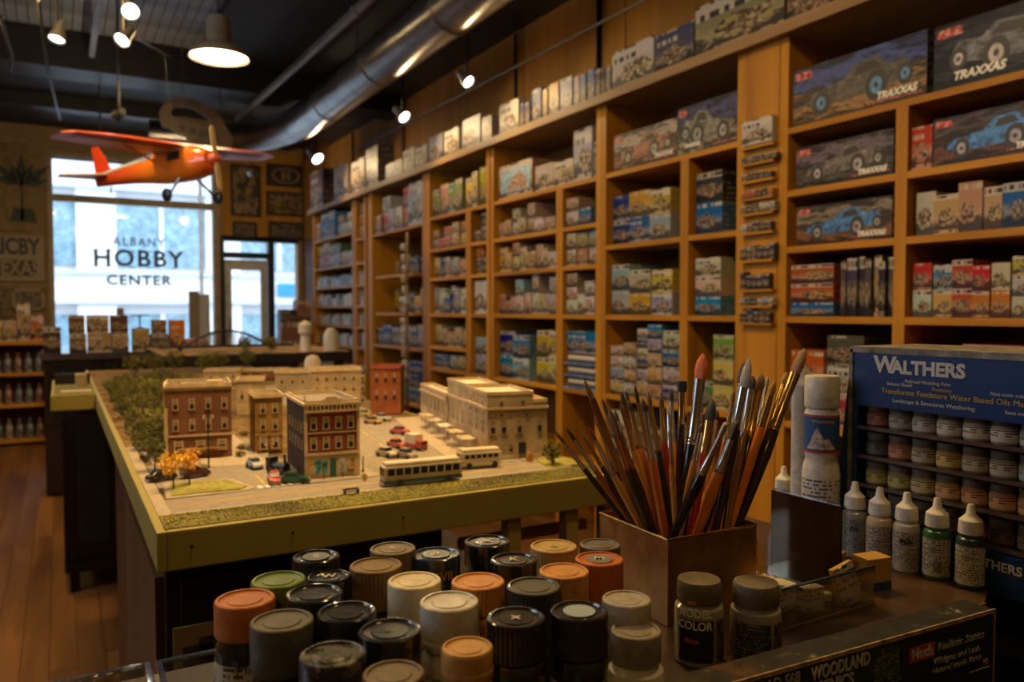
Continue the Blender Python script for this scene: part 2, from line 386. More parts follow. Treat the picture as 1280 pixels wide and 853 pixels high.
# street side outside
FAC = plain('pale_facade', (.80, .82, .84), .7, vary=.03); WGL = plain('facade_glass', (.26, .42, .52), .15, vary=.2); FT = plain('facade_trim', (.55, .62, .68), .6, vary=.03)
YF = 21.0
fc = thing('building', 'pale office building with blue grey windows across the street', 'building', (3, YF, 0))
MB().box(-12, 12, .25, 4, -.5, 12).build('wall', FAC, fc)
pier = MB().box(-.42, .42, 0, .3, -.5, 12).mesh('pier', FAC)
gl = MB().box(-1.0, 1.0, .18, .26, 0, 1.55).mesh('pane', WGL)
mul = MB().box(-.05, .05, .10, .2, 0, 1.55).mesh('mullion', FAC)
band = MB().box(-12, 12, .1, .3, 0, .75); 
for i in range(-4, 4):
    x = -2.2+i*2.85
    put('pier', pier, fc, (x, 0, 0))
    for z in (-.35, 2.35, 5.0):
        w = put('window', gl, fc, (x+1.42, 0, z)); put('mullion', mul, w)
for z in (1.5, 4.2, 6.8): put('spandrel', MB().box(-12, 12, .02, .26, 0, .62).mesh('spandrel', FAC), fc, (0, 0, z)); 
for z in (1.45, 2.15, 4.15, 6.75): put('ledge', MB().box(-12, 12, -.08, .1, 0, .07).mesh('ledge', FT), fc, (0, 0, z))
struct(MB().box(-25, 30, YW+.35, 32, -.25, -.15).build('street', plain('asphalt', (.35, .36, .37), .8)))
t = tag(MB().box(-.42, .42, -.02, .02, -.17, .17).build('blue_sign', plain('blue_sign_paint', (.03, .28, .60), .5), None, loc=(5.4, 20.95, 1.83)), 'blue sign on the building outside, seen beside the door', 'sign')
tag(MB().tube([(0, 0, 0), (0, 0, 6)], .04).build('street_pole', PIPEM, None, loc=(2.55, 17.2, -.15)), 'thin grey pole on the pavement outside the display window', 'pole')
# ================================================================== SHELVING ALONG THE RIGHT WALL
XF, XBK = 2.6, 3.03
def unit(y0, y1, shelves, label, divs=(), top=2.42, name='shelving_unit', floor=0, sw=.045, back=True):
    """y0..y1 inner opening; shelves = [(z, ya, yb)] top of board = z ; divs = [(ya, yb, za, zb)]"""
    t = thing(name, label, 'shelving', (XF, (y0+y1)/2, 0), 0, 'honey wood shelving along the right wall')
    cx, cy = XF, (y0+y1)/2
    def B(nm, m, *a): return MB().box(a[0]-cx, a[1]-cx, a[2]-cy, a[3]-cy, a[4], a[5]).build(nm, m, t, bevel=.0015)
    B('upright', WZ, XF, XBK, y0-sw+.001, y0, floor, top); B('upright', WZ, XF, XBK, y1, y1+sw-.001, floor, top)
    for z, a, b in shelves: B('shelf', WY, XF+.002, XBK, a, b, z-.026, z)
    for a, b, za, zb in divs: B('divider', WZ, XF+.001, XBK, a, b, za, zb)
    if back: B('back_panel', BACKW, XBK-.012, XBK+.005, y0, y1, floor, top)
    return t
Z1, Z2, Z3, Z4, Z5, Z6 = 2.045, 1.79, 1.56, 1.275, .84, .42
ZB2 = 1.655
# bay A
unit(.90, 2.25, [(Z1, .90, 2.25)]+[(z, .90, 1.723) for z in (Z2, Z3, Z4, Z5, Z6)]+[(z, 1.769, 2.25) for z in (Z2, Z3, Z4, Z5, Z6)],
     'tall honey wood shelving unit with the large model truck cartons near the right edge', [(1.723, 1.769, 0, Z1-.026)])
PIL = thing('pilaster_rack', 'wide wooden post with narrow ledges of small packages', 'shelving', (XF-.004, 2.365, 0))
MB().box(0, .43, -.070, .114, 0, 2.42).build('post', wood('pilaster_wood', (.34, .135, .012), (.60, .275, .025), .6, 2), PIL, bevel=.002)
unit(2.527, 3.486, [(Z1, 2.527, 3.486)]+[(z, 2.527, 2.835) for z in (ZB2, Z4, Z5, Z6)]+[(z, 2.891, 3.486) for z in (ZB2, Z4, Z5, Z6)],
     'honey wood shelving unit directly left of the wide ledged post', [(2.835, 2.891, 0, Z1-.026)])
unit(3.576, 4.766, [(Z1, 3.576, 4.766)]+[(z, 3.576, 3.913) for z in (Z2, Z3, Z4, Z5, Z6)]+[(z, 3.982, 4.766) for z in (Z2, Z3, Z4, Z5, Z6)],
     'honey wood shelving unit behind the cream bank of the model town', [(3.913, 3.982, 0, Z1-.026)])
unit(4.872, 5.843, [(Z1, 4.872, 5.843)]+[(z, 4.872, 5.118) for z in (Z2, Z3, Z4, Z5, Z6)]+[(z, 5.196, 5.843) for z in (Z2, Z3, Z4, 1.015, Z5, Z6)],
     'honey wood shelving unit just right of the deep doorway recess', [(5.118, 5.196, 0, Z1-.026)])
# recess: deeper opening with header
unit(5.99, 7.19, [(2.02, 5.99, 7.19), (1.62, 6.2, 7.1), (1.28, 6.2, 7.1), (.98, 5.99, 7.19), (.5, 5.99, 7.19)], 'deep dark wooden recess with a header between the shelving units', sw=.10)
unit(7.42, 7.66, [(z, 7.42, 7.66) for z in (2.02, 1.78, 1.56, 1.35, 1.14, .93, .6)], 'narrow wooden shelving column left of the dark recess', sw=.05)
unit(7.78, 9.15, [(z, 7.78, 9.15) for z in (2.10, 1.78, 1.56, 1.35, 1.14, .93, .6)], 'farthest wooden shelving unit, beside the shop door', sw=.05)
# cornice shelf over all units
CW = wood('cornice_wood', (.22, .12, .05), (.38, .24, .12), 1, 1)
cs = thing('cornice_shelf', 'long grey brown top shelf running above all the wooden shelving units', 'shelf', (XF, 5, 2.42))
MB().box(-.03, .45, -4.15, 4.25, .0, .03).build('board', CW, cs, bevel=.002)
MB().box(-.055, -.03, -4.15, 4.25, -.005, .045).build('edge_strip', CW, cs, bevel=.003)
ZT = 2.451
# ------------------------------------------------------------------ cartons
_b = MB().box(0, 1, 0, 1, 0, 1, 1, 0)
UNITS = [_b.mesh('carton_'+str(k), [a, SIDE]) for k, a in enumerate(ART)]
_lid = MB().box(.0, .55, -.006, 1.006, -.004, 1.006, 1, 0).box(.55, 1, .01, .99, .008, .99, 1, 1)
UNITS.append(_lid.mesh('lidded_carton', [ART[0], SIDE]))
ORD = ['first', 'second', 'third', 'fourth', 'fifth', 'sixth', 'seventh', 'eighth', 'ninth', 'tenth', 'eleventh', 'twelfth', 'thirteenth', 'fourteenth', 'fifteenth', 'sixteenth', 'seventeenth', 'eighteenth', 'nineteenth', 'twentieth', 'twenty-first', 'twenty-second', 'twenty-third', 'twenty-fourth', 'twenty-fifth']
PALS = {
 'blue': [((.05, .16, .42), 'blue'), ((.10, .25, .50), 'mid blue'), ((.30, .40, .48), 'pale blue'), ((.04, .07, .22), 'navy')],
 'tan': [((.50, .38, .22), 'tan'), ((.42, .32, .22), 'beige'), ((.36, .26, .16), 'brown'), ((.55, .48, .38), 'cream')],
 'grey': [((.36, .37, .40), 'grey'), ((.48, .46, .44), 'pale grey'), ((.30, .38, .48), 'blue grey'), ((.55, .52, .46), 'off-white')],
 'yellow': [((.62, .40, .05), 'yellow'), ((.50, .40, .08), 'olive yellow'), ((.55, .45, .22), 'sand')],
 'dark': [((.03, .03, .05), 'black'), ((.05, .05, .10), 'dark navy'), ((.09, .07, .06), 'dark brown')],
 'red': [((.48, .06, .03), 'red'), ((.50, .20, .07), 'orange'), ((.42, .10, .08), 'brick red')],
 'white': [((.60, .58, .54), 'white'), ((.50, .50, .50), 'light grey')],
 'green': [((.10, .22, .08), 'green'), ((.25, .30, .12), 'moss green')]}
NB = [0]
def carton(x, y, z, d, w, h, c, label, group, tilt=0, mesh=None, cat='box', name='kit_box'):
    NB[0] += 1
    me = UNITS[R.choice([0, 0, 1, 2, 3]) if mesh is None else mesh]
    o = put(name, me, None, (x, y, z+.0012), tilt, (d, w, h), c)
    return tag(o, label, cat, group)
def fill(y0, y1, z, hmax, pals, wr, hr, where, seed, stack=.3, start=0, fillto=1.0, depth=.30, xoff=.02, kind='kit box', maxn=25):
    """lay cartons from the far (picture-left) end towards the camera on one board"""
    rr = random.Random(seed); y = y1-.008; n = 0; grp = 'cartons on '+where
    stop = y1-(y1-y0)*fillto
    while y-wr[0] > max(y0, stop)+.004 and n < maxn:
        w = min(rr.uniform(*wr), y-y0-.006)
        if w < wr[0]*.7: break
        h = min(rr.uniform(*hr), hmax-.02); zz = z+.0005
        k = 0; x = XF+xoff+rr.uniform(0, .025)
        top = z+hmax-.012
        ww = w
        while zz+h < top and (k == 0 or rr.random() < stack) and n < maxn:
            c, cn = rr.choice(PALS[rr.choice(pals)]); c = tuple(min(1, v*rr.uniform(.8, 1.15)) for v in c)
            lab = '%s %s, %s from left, %s' % (cn, kind, ORD[n], where) if k == 0 else 'stacked %s %s, %s from left, %s' % (cn, kind, ORD[n], where)
            carton(x, y-ww, zz, depth*rr.uniform(.75, 1), ww-.003, h-.001, c, lab, grp)
            zz += h; k += 1; n += 1
            if rr.random() < .5: h = h*rr.uniform(.8, 1.1)
        y -= w
# bay A small columns
TR = 'truck carton shelves'
fill(1.769, 2.02, Z4, .26, ['dark', 'tan', 'grey', 'dark'], (.022, .034), (.19, .235), 'fourth board, '+TR, 3, 0, kind='upright book')
for n_, (c_, h_, w_) in enumerate([((.04, .16, .42), .055, 'bright blue'), ((.42, .07, .04), .075, 'red'), ((.36, .10, .08), .075, 'brick red')]):
    carton(XF+.02, 2.035, Z4+[0, .056, .132][n_], .25, .205, h_, c_, '%s wide carton in the stack left of the upright books' % w_, 'cartons stacked left of the books', mesh=0)
fill(.90, 1.723, Z3, .21, ['tan', 'red', 'blue', 'white', 'yellow'], (.05, .10), (.13, .17), 'third board, '+TR, 11, 0, kind='box')
fill(.90, 1.723, Z4, .26, ['blue', 'red', 'white', 'yellow', 'tan'], (.055, .075), (.065, .1), 'fourth right board, '+TR, 6, .75, kind='small paint box')
fill(1.769, 2.25, Z5, .40, ['dark', 'red', 'grey'], (.14, .24), (.10, .15), 'board below the upright books', 8, .9)
fill(.90, 1.723, Z5, .40, ['dark', 'grey', 'red'], (.14, .24), (.10, .15), 'low board behind the paint rack', 9, .9)
# bay B
BB = 'aircraft kit shelves'
fill(2.891, 3.486, ZB2, .36, ['blue', 'blue', 'yellow', 'blue'], (.135, .17), (.12, .14), 'second left board, '+BB, 11, 1, kind='plane kit')
fill(2.527, 2.835, ZB2, .36, ['blue', 'dark', 'white'], (.16, .17), (.14, .15), 'second right board, '+BB, 23, .9)
fill(2.891, 3.486, Z4, .35, ['grey', 'blue', 'yellow', 'grey'], (.15, .19), (.11, .14), 'third left board, '+BB, 14, .85)
fill(2.527, 2.835, Z4, .35, ['blue', 'grey', 'yellow'], (.13, .17), (.09, .13), 'third right board, '+BB, 15, .9)
fill(2.891, 3.486, Z5, .41, ['grey', 'blue', 'white', 'tan'], (.10, .14), (.06, .09), 'fourth left board, '+BB, 16, .9)
fill(2.527, 2.835, Z5, .41, ['white', 'green', 'yellow'], (.12, .15), (.10, .13), 'fourth right board, '+BB, 17, .7)
fill(2.891, 3.486, Z6, .40, ['blue', 'dark', 'grey'], (.2, .28), (.12, .18), 'lowest board, '+BB, 18, .8, maxn=6)
# bay C
BC = 'shelves behind the bank'
fill(3.982, 4.766, Z2, .24, ['tan', 'tan', 'white'], (.085, .13), (.07, .12), 'second left board, '+BC, 21, .6, kind='structure kit')
fill(3.576, 3.913, Z2, .24, ['blue', 'grey', 'tan'], (.09, .13), (.08, .14), 'second right board, '+BC, 22, .5)
fill(3.982, 4.766, Z3, .22, ['yellow', 'yellow', 'tan', 'grey'], (.08, .12), (.09, .17), 'third left board, '+BC, 23, .3)
fill(3.576, 3.913, Z3, .22, ['tan', 'white', 'tan'], (.07, .11), (.08, .1), 'third right board, '+BC, 24, .7)
fill(3.982, 4.766, Z4, .27, ['grey', 'tan', 'white', 'grey'], (.07, .11), (.08, .14), 'fourth left board, '+BC, 25, .55)
fill(3.576, 3.913, Z4, .27, ['tan', 'grey', 'white'], (.08, .12), (.07, .12), 'fourth right board, '+BC, 26, .6)
fill(4.30, 4.766, Z5, .43, ['blue', 'grey', 'blue'], (.20, .23), (.13, .17), 'fifth board, '+BC, 27, .95)
fill(3.982, 4.28, Z5, .43, ['yellow'], (.14, .15), (.16, .17), 'fifth board divider end, '+BC, 28, .95, xoff=.03)
carton(XF+.03, 3.585, 1.045, .16, .32, .13, (.06, .18, .42), 'wide blue carton lying on the racks of small paint pots', 'cartons on the fifth right board', mesh=1)
# bay D
BD = 'shelves beside the recess'
fill(5.196, 5.843, Z2, .24, ['tan', 'red', 'grey'], (.10, .14), (.07, .10), 'second left board, '+BD, 31, .7)
fill(4.872, 5.118, Z2, .24, ['dark', 'tan'], (.10, .14), (.07, .12), 'second right board, '+BD, 32, .3)
fill(5.196, 5.843, Z3, .22, ['grey', 'tan', 'blue'], (.08, .12), (.12, .18), 'third left board, '+BD, 33, .2)
fill(4.872, 5.118, Z3, .22, ['dark', 'red'], (.10, .14), (.08, .12), 'third right board, '+BD, 34, .5)
fill(5.196, 5.843, Z4, .27, ['grey', 'blue', 'white'], (.08, .12), (.15, .22), 'fourth left board, '+BD, 35, .1)
carton(XF+.03, 4.885, Z4, .03, .22, .235, (.62, .66, .72), 'pale blue white upright picture carton with a grey spire print', 'cartons on the fourth right board of '+BD, mesh=1)
fill(5.196, 5.843, 1.015, .23, ['dark', 'tan', 'blue'], (.10, .16), (.10, .17), 'fifth left board, '+BD, 36, .3)
fill(5.196, 5.843, Z5, .15, ['yellow', 'tan', 'blue'], (.12, .16), (.10, .12), 'sixth left board, '+BD, 37, .1)
fill(4.872, 5.118, Z5, .40, ['blue', 'dark', 'grey'], (.22, .23), (.12, .17), 'fifth right board, '+BD, 38, .95)
# top boards
fill(5.25, 5.843, Z1, .36, ['tan', 'green', 'yellow'], (.12, .16), (.20, .25), 'topmost board, '+BD, 41, .1)
fill(4.872, 5.25, Z1, .36, ['yellow', 'yellow'], (.08, .12), (.22, .29), 'topmost board near end, '+BD, 42, .1)
# recess and far units
RC = 'dark recess'
fill(6.34, 7.19, 2.02, .38, ['grey', 'tan', 'white', 'red'], (.15, .22), (.14, .2), 'top board, '+RC, 51, .3)
fill(6.2, 7.1, 1.62, .3, ['dark', 'tan', 'dark'], (.09, .13), (.14, .2), 'second board, '+RC, 52, 0, xoff=.18, depth=.2)
fill(6.2, 7.1, 1.28, .3, ['dark', 'grey', 'yellow'], (.11, .15), (.14, .22), 'third board, '+RC, 53, 0, xoff=.18, depth=.2)
fill(5.99, 7.19, .98, .28, ['grey', 'dark', 'blue'], (.16, .22), (.15, .2), 'fourth board, '+RC, 54, .2)
fill(5.99, 7.19, .5, .4, ['blue', 'blue', 'white'], (.25, .32), (.12, .16), 'lowest board, '+RC, 55, .9, maxn=10)
FU = 'farthest shelves'
fill(7.42, 7.66, 2.02, .36, ['red', 'tan'], (.2, .22), (.11, .13), 'top board, narrow column', 61, .9)
carton(XF+.02, 8.42, 2.10, .2, .50, .29, (.10, .30, .55), 'large sky blue picture carton on the top board of the farthest unit', 'cartons on the top board of '+FU, mesh=1)
carton(XF+.02, 8.95, 2.10, .2, .18, .20, (.50, .20, .08), 'orange carton left of the sky blue picture carton', 'cartons on the top board of '+FU, mesh=1)
fill(7.78, 8.38, 2.10, .30, ['tan', 'red', 'white'], (.16, .2), (.11, .14), 'top right board, '+FU, 62, .8)
fill(7.78, 9.15, 1.78, .30, ['tan', 'red', 'green', 'grey', 'yellow'], (.17, .25), (.12, .145), 'second board, '+FU, 63, .9, maxn=14)
MIXP = [MB().box(0, 1, 0, 1, 0, 1, 1, 0).mesh('packet', [ART[k], SIDE]) for k in (0, 1)]
def stuff_row(y0, y1, z, h, pals, wr, name, label, rr, x0=XF+.03):
    m = MB(); mats = []; 
    cs_ = [c for p in pals for c, _ in PALS[p]]
    mats = [plain_cache(c) for c in cs_]; y = y1-.006
    while y-wr[1] > y0:
        w = rr.uniform(*wr); m.box(x0, x0+.12, y-w+.006, y, z+.001, z+h*rr.uniform(.6, 1), rr.randrange(len(mats))); y -= w
    o = m.build(name, mats); tag(o, label, 'packets'); o['kind'] = 'stuff'; return o
_pc = {}
def plain_cache(c):
    if c not in _pc:
        t = NT('print_%d' % len(_pc)); nz = t.noise(t.obj(), 60, 2).outputs[0]
        t.set(t.b.inputs['Base Color'], t.ramp(nz, [(.4, tuple(v*.35 for v in c)), (.5, c), (.62, tuple(min(1, v*.5+.3) for v in c))])); t.p(Roughness=.5); _pc[c] = t.mat
    return _pc[c]
rr = random.Random(77)
for n, z in enumerate((1.56, 1.35, 1.14, .93, .6)):
    stuff_row(7.78, 9.15, z, .13, ['grey', 'tan', 'blue', 'dark'], (.06, .10), 'packet_row', 'row of small grey packets on the %s board of the farthest unit' % ORD[n+2], rr)
    stuff_row(7.42, 7.66, z, .15, ['grey', 'dark', 'white'], (.05, .08), 'packet_row', 'short row of packets on the %s board of the narrow column' % ORD[n+2], rr)
# paint pots in rows under the blue cartons (bays C and B)
pot = MB().lathe([(0, 0), (.0135, 0), (.0135, .022), (.0145, .024), (.0145, .046), (0, .046)], 10, mats=[0, 0, 0, 1, 1]).mesh
rack_glass = plain('pot_paint_body', (.10, .12, .16), .3); potcap = plain('pot_white_lid', (.85, .76, .60), .4)
POT = pot('paint_pot', [rack_glass, potcap])
def pot_rows(y0, y1, zs, where, x=XF+.035, step=.034):
    h = thing('pot_rack', 'tiered blue shelf rack holding paint pots on '+where, 'rack', (x, (y0+y1)/2, zs[0]))
    for k, z in enumerate(zs):
        MB().box(-.03, .16, (y0-y1)/2, (y1-y0)/2, z-zs[0]-.014, z-zs[0]-.0062).build('tier', plain_cache((.05, .16, .42)), h)
        y = y0+.02
        while y < y1-.01:
            tag(put('paint_pot', POT, None, (x, y, z-.006)), 'white lidded paint pot, %s from right, %s row, %s' % (ORD[int((y-y0)/step+.4)], ORD[len(zs)-1-k], where), 'paint pot', 'paint pots on '+where); y += step
pot_rows(3.58, 3.91, (.855, .925, .995), 'rack behind the bank')
# heroes on top boards
def rc_carton(y0, y1, z, h, sky, ground, body, hub, label, logo, flip=1, d=.26, lsize=.05, badge=(.55, .05, .03)):
    w = y1-y0; t = thing('truck_box', label, 'box', (XF+.012, (y0+y1)/2, z+.001), 0, 'large model vehicle cartons')
    base = NT('carton_print'); uv = base.uv(); sp = base.n('SeparateXYZ', {0: uv})
    nz = base.noise(base.mapped(uv, (3, 5, 1), loc=(z*7, y0*9, 0)), 1.5, 4, .7, .5).outputs[0]
    f = base.math('ADD', sp.outputs[1], base.math('MULTIPLY', base.math('SUBTRACT', nz, .5), 1.5))
    base.p(Base_Color=base.ramp(f, [(.12, tuple(v*.1 for v in ground)), (.24, tuple(v*.8 for v in ground)), (.38, tuple(v*.2 for v in ground)), (.55, tuple(v*.12 for v in sky)), (.74, sky), (.98, tuple(v*.1 for v in sky))]), Roughness=.4, Specular_IOR_Level=.25)
    MB().box(0, d, -w/2, w/2, 0, h, 1, 0).build('carton', [base.mat, plain_cache((.05, .05, .07))], t, bevel=0)
    vp = NT('vehicle_print'); vp.p(Base_Color=vp.ramp(vp.noise(vp.mapped(vp.obj(), (1, 1, 1.6)), 26, 4, .7).outputs[0], [(.38, (.01, .01, .012)), (.5, body), (.62, tuple(min(1, v*1.3+.02) for v in body)), (.70, tuple(min(1, v*.6+.3) for v in body))]), Roughness=.4); bm_ = vp.mat; hm = plain('hub_print', hub, .4, scale=40, vary=.3); tm = plain('tyre_print', (.025, .022, .02), .5)
    def flat(nm, poly, m, off):   # picture printed on the carton front: poly in (s right 0..1, v up 0..1)
        b = MB(); pts = [(-off, w/2-s*w, v*h) for s, v in poly]; b.face(pts, 0, poly); b.build(nm, m, t)
    def disc(s, v, r, m, off, k=.82): flat('printed_wheel', [(s+r*h/w*k*math.cos(a), v+r*math.sin(a)) for a in [2*PI*i/20 for i in range(20)]][::-1], m, off)
    lsize = w*.062
    P = [(.12, .30), (.14, .48), (.30, .56), (.42, .60), (.50, .80), (.66, .84), (.74, .66), (.86, .70), (.90, .52), (.88, .38), (.70, .30), (.40, .24)]
    if flip < 0: P = [(1-s, v) for s, v in P]
    flat('printed_body', P, bm_, .0006)
    G = [(.50, .60), (.53, .76), (.64, .79), (.69, .64)]; G = [(1-s, v) for s, v in G] if flip < 0 else G
    flat('printed_glass', G, tm, .0009)
    for s, v, r in ((.24, .30, .21), (.66, .36, .25), (.86, .42, .17)):
        s = 1-s if flip < 0 else s
        disc(s, v, r, tm, .0012); disc(s, v, r*.55, hm, .0015); disc(s, v, r*.2, tm, .0018)
    b = MB(); b.face([(-.0010, w/2-.02*w, .80*h), (-.0010, w/2-.16*w, .80*h), (-.0010, w/2-.16*w, .93*h), (-.0010, w/2-.02*w, .93*h)]); b.build('printed_badge', plain_cache(badge), t)
    lettering(logo, lsize, WHITEINK, t, Matrix.Translation((-.002, w/2-w*(.80 if flip > 0 else .25), h*.16)) @ FACE_X, bold=.0016, shear=.25, depth=.0003)
    b = MB(); b.face([(-.0010, w/2-w*.98, .015), (-.0010, w/2-w*.60, .015), (-.0010, w/2-w*.60, .02), (-.0010, w/2-w*.98, .02)][::-1]); b.build('printed_stripe', plain_cache((.48, .06, .03)), t)
    return t
rc_carton(1.665, 2.235, Z1, .225, (.06, .09, .30), (.42, .24, .10), (.05, .04, .035), (.07, .22, .45), 'largest truck carton with a crawler and bright blue wheel hubs, top right', 'TRAXXAS', 1, .3, .052)
rc_carton(1.03, 1.64, Z1, .215, (.03, .03, .06), (.04, .04, .05), (.10, .10, .12), (.45, .42, .40), 'dark buggy carton with grey wheels at the right end of the top board', 'TRAXXAS', -1, .3, .055)
rc_carton(1.785, 2.215, Z2, .165, (.16, .12, .16), (.12, .10, .09), (.12, .10, .09), (.36, .33, .32), 'grey brown truck carton on the second board below the blue hubbed crawler', 'TRAXXAS')
rc_carton(1.785, 2.21, Z3, .155, (.24, .20, .16), (.30, .14, .06), (.04, .16, .42), (.30, .27, .25), 'truck carton with a bright blue pickup print above the upright books', 'TRAXXAS')
rc_carton(1.23, 1.635, Z2, .16, (.10, .07, .07), (.20, .08, .04), (.03, .18, .50), (.32, .32, .36), 'wide carton with a blue and orange racing buggy print at the right edge', 'TRAXXAS')
rc_carton(2.93, 3.43, Z1, .19, (.42, .34, .30), (.35, .18, .12), (.30, .12, .07), (.40, .38, .34), 'hazy grey truck carton with two pale headlamp glows left of the darker carton', 'TRAXXAS', 1, .22)
rc_carton(2.53, 2.925, Z1, .225, (.06, .07, .22), (.40, .36, .28), (.16, .16, .14), (.30, .30, .30), 'dark blue truck carton with red lettering on the left unit, below the cornice', 'TRAXXAS', -1, .22, .05)
carton(XF+.02, 1.645, Z2, .2, .075, .15, (.45, .10, .07), 'narrow red end carton left of the blue racing buggy carton', 'small cartons', mesh=1)
# top shelf of bay C: house kit and cartons
carton(XF+.02, 4.29, Z1, .22, .43, .225, (.40, .22, .12), 'large red edged carton with a brown farmhouse picture under a blue sky', 'house kit cartons', mesh=1)
hk = MB(); q = 4.30
for poly, m in [([(4.70, .04), (4.31, .04), (4.31, .17), (4.70, .17)], 0), ([(4.70, .13), (4.31, .13), (4.31, .19), (4.70, .19)], 1), ([(4.60, .05), (4.36, .05), (4.36, .11), (4.43, .16), (4.52, .15), (4.58, .10)], 2)]:
    hk.face([(XF+.0195-.0005*m, a, Z1+b) for a, b in poly], m)
o_ = hk.build('printed_farmhouse', [plain_cache((.20, .38, .50)), plain_cache((.30, .48, .62)), plain_cache((.35, .16, .06))]); o_.parent = bpy.data.objects['kit_box']; 
hb = [o for o in bpy.data.objects if o.name.startswith('kit_box') and 'farmhouse' in o.get('label', '')][0]
o_.parent = hb; o_.matrix_parent_inverse = Matrix.LocRotScale(hb.location, None, hb.scale).inverted()
for y0, w, h, c, l in [(4.06, .21, .16, (.46, .40, .36), 'pale tan kit carton right of the farmhouse carton'), (3.845, .21, .15, (.50, .38, .30), 'cream and rust kit carton, second right of the farmhouse carton'), (3.66, .18, .30, (.40, .42, .50), 'tall grey sky kit carton behind the near upright'), (3.585, .06, .2, (.05, .05, .07), 'narrow black carton beside the wide upright')]:
    carton(XF+.03, y0, Z1, .2, w, h, c, l, 'house kit cartons', mesh=1)
carton(XF+.02, 6.03, 2.02, .12, .30, .36, (.30, .42, .52), 'tall picture carton with a pale sky at the right end of the recess top board', 'cartons on the top board of '+RC, mesh=1)
# ledges with small packages on the post
k = 0
lz = [att(945, v, 1)[2] for v in (182,)]
for v, hh, cols in [(182, 0, None), (203, .028, 'dark'), (225, .028, 'dark'), (247, .03, 'red'), (266, .035, 'grey'), (290, .04, 'white'), (325, .06, 'dark'), (362, .07, 'dark'), (382, .03, 'grey'), (404, .055, 'dark')]:
    z = atx(955, v, XF)[1]
    MB().box(-.030, 0, -.070, .114, z-.010, z).build('ledge', WY, PIL)
    if not cols: continue
    y = 2.475-.004; n = 0
    while y > 2.31:
        w = R.uniform(.026, .040); c, cn = R.choice(PALS[cols]+PALS['dark'])
        carton(XF-.035, y-w, z+.0004, .028, w-.003, hh*R.uniform(.8, 1.1), c, '%s packet, %s from the left on the %s ledge of the wide post' % (cn, ORD[n], ORD[k]), 'packets on the ledged post', name='small_packet'); y -= w; n += 1
    k += 1
zz = atx(955, 181, XF)[1]
carton(XF-.036, 2.30, zz, .028, .165, .105, (.50, .50, .50), 'pale picture carton at the top of the wide ledged post', 'packets on the ledged post', mesh=1)
# cartons on the cornice, at the front edge
def top_item(u0, u1, v, c, label, d=.22, xo=0., mesh=None, name='kit_box'):
    X = XF-.02+xo; ya = atx(u0, v, X)[0]; yb, zt = atx(u1, v, X); z0 = ZT
    za = atx(u0, v, X)[1]
    carton(X, yb, z0, d, ya-yb-.003, max(.05, za-z0), c, label, 'cartons on the top shelf', mesh=mesh, name=name)
for a in [
 (388, 403, 218, (.14, .08, .05), 'brown carton at the far end of the top shelf'), (417, 434, 211, (.60, .50, .38), 'cream carton with an orange dot near the far end of the top shelf'),
 (439, 455, 204, (.58, .46, .34), 'tall cream carton beside the dark lantern box on the top shelf'), (457, 472, 188, (.16, .11, .07), 'dark brown lantern shaped box on the top shelf'),
 (482, 503, 207, (.44, .38, .30), 'low grey cream carton right of the dark lantern box'), (504, 518, 189, (.50, .42, .34), 'first of two low beige cartons over the recess'), (519, 534, 186, (.46, .40, .34), 'second of two low beige cartons over the recess'),
 (536, 553, 174, (.40, .40, .44), 'grey carton left of its cream twin on the top shelf'), (555, 573, 166, (.52, .48, .42), 'cream carton right of its grey twin on the top shelf'), (578, 600, 152, (.46, .46, .46), 'pale carton with a brown picture and bright edge on the top shelf'),
 (602, 614, 149, (.36, .30, .26), 'small grey brown carton with a black side on the top shelf'), (624, 648, 133, (.66, .60, .50), 'large plain cream carton before the row of upright boxes')]:
    top_item(*a, d=.16, mesh=1)
cols = [((.05, .05, .09), 'black'), ((.10, .10, .22), 'navy'), ((.05, .04, .04), 'dark brown')]
us = [(650, 655, 130, .08, .08, .14, 'black'), (656, 662, 129, .10, .08, .10, 'brown black'), (665, 676, 114, .14, .16, .26, 'blue grey'), (678, 684, 113, .42, .30, .08, 'mustard'), (686, 698, 107, .55, .38, .20, 'peach'), (700, 715, 101, .30, .32, .42, 'steel blue'), (717, 724, 97, .40, .36, .34, 'beige grey'), (725, 732, 94, .20, .22, .34, 'slate blue'), (734, 743, 89, .16, .20, .36, 'dusk blue'), (744, 750, 88, .10, .06, .06, 'dark maroon'), (751, 756, 87, .02, .02, .03, 'jet black'), (757, 763, 85, .28, .26, .26, 'ash grey')]
for u0, u1, v, r_, g_, b_, cn in us: top_item(u0, u1, v, (r_, g_, b_), '%s upright box in the row of spines on the top shelf' % cn, d=.2, mesh=2)
top_item(765, 817, 68, (.55, .52, .48), 'white carton with a racing car picture on the top shelf', d=.22, mesh=1)
top_item(819, 867, 47, (.07, .08, .14), 'dark navy carton with an orange car picture on the top shelf', d=.22, mesh=1)
top_item(869, 980, 12, (.24, .24, .14), 'large olive and grey carton with a black vehicle at the top edge', d=.22, mesh=1)
top_item(984, 1075, -20, (.10, .06, .06), 'black carton with orange spots at the right end of the top shelf', d=.22, mesh=1)
top_item(1080, 1180, -60, (.40, .40, .40), 'grey carton past the right end of the top shelf', d=.22, mesh=1)
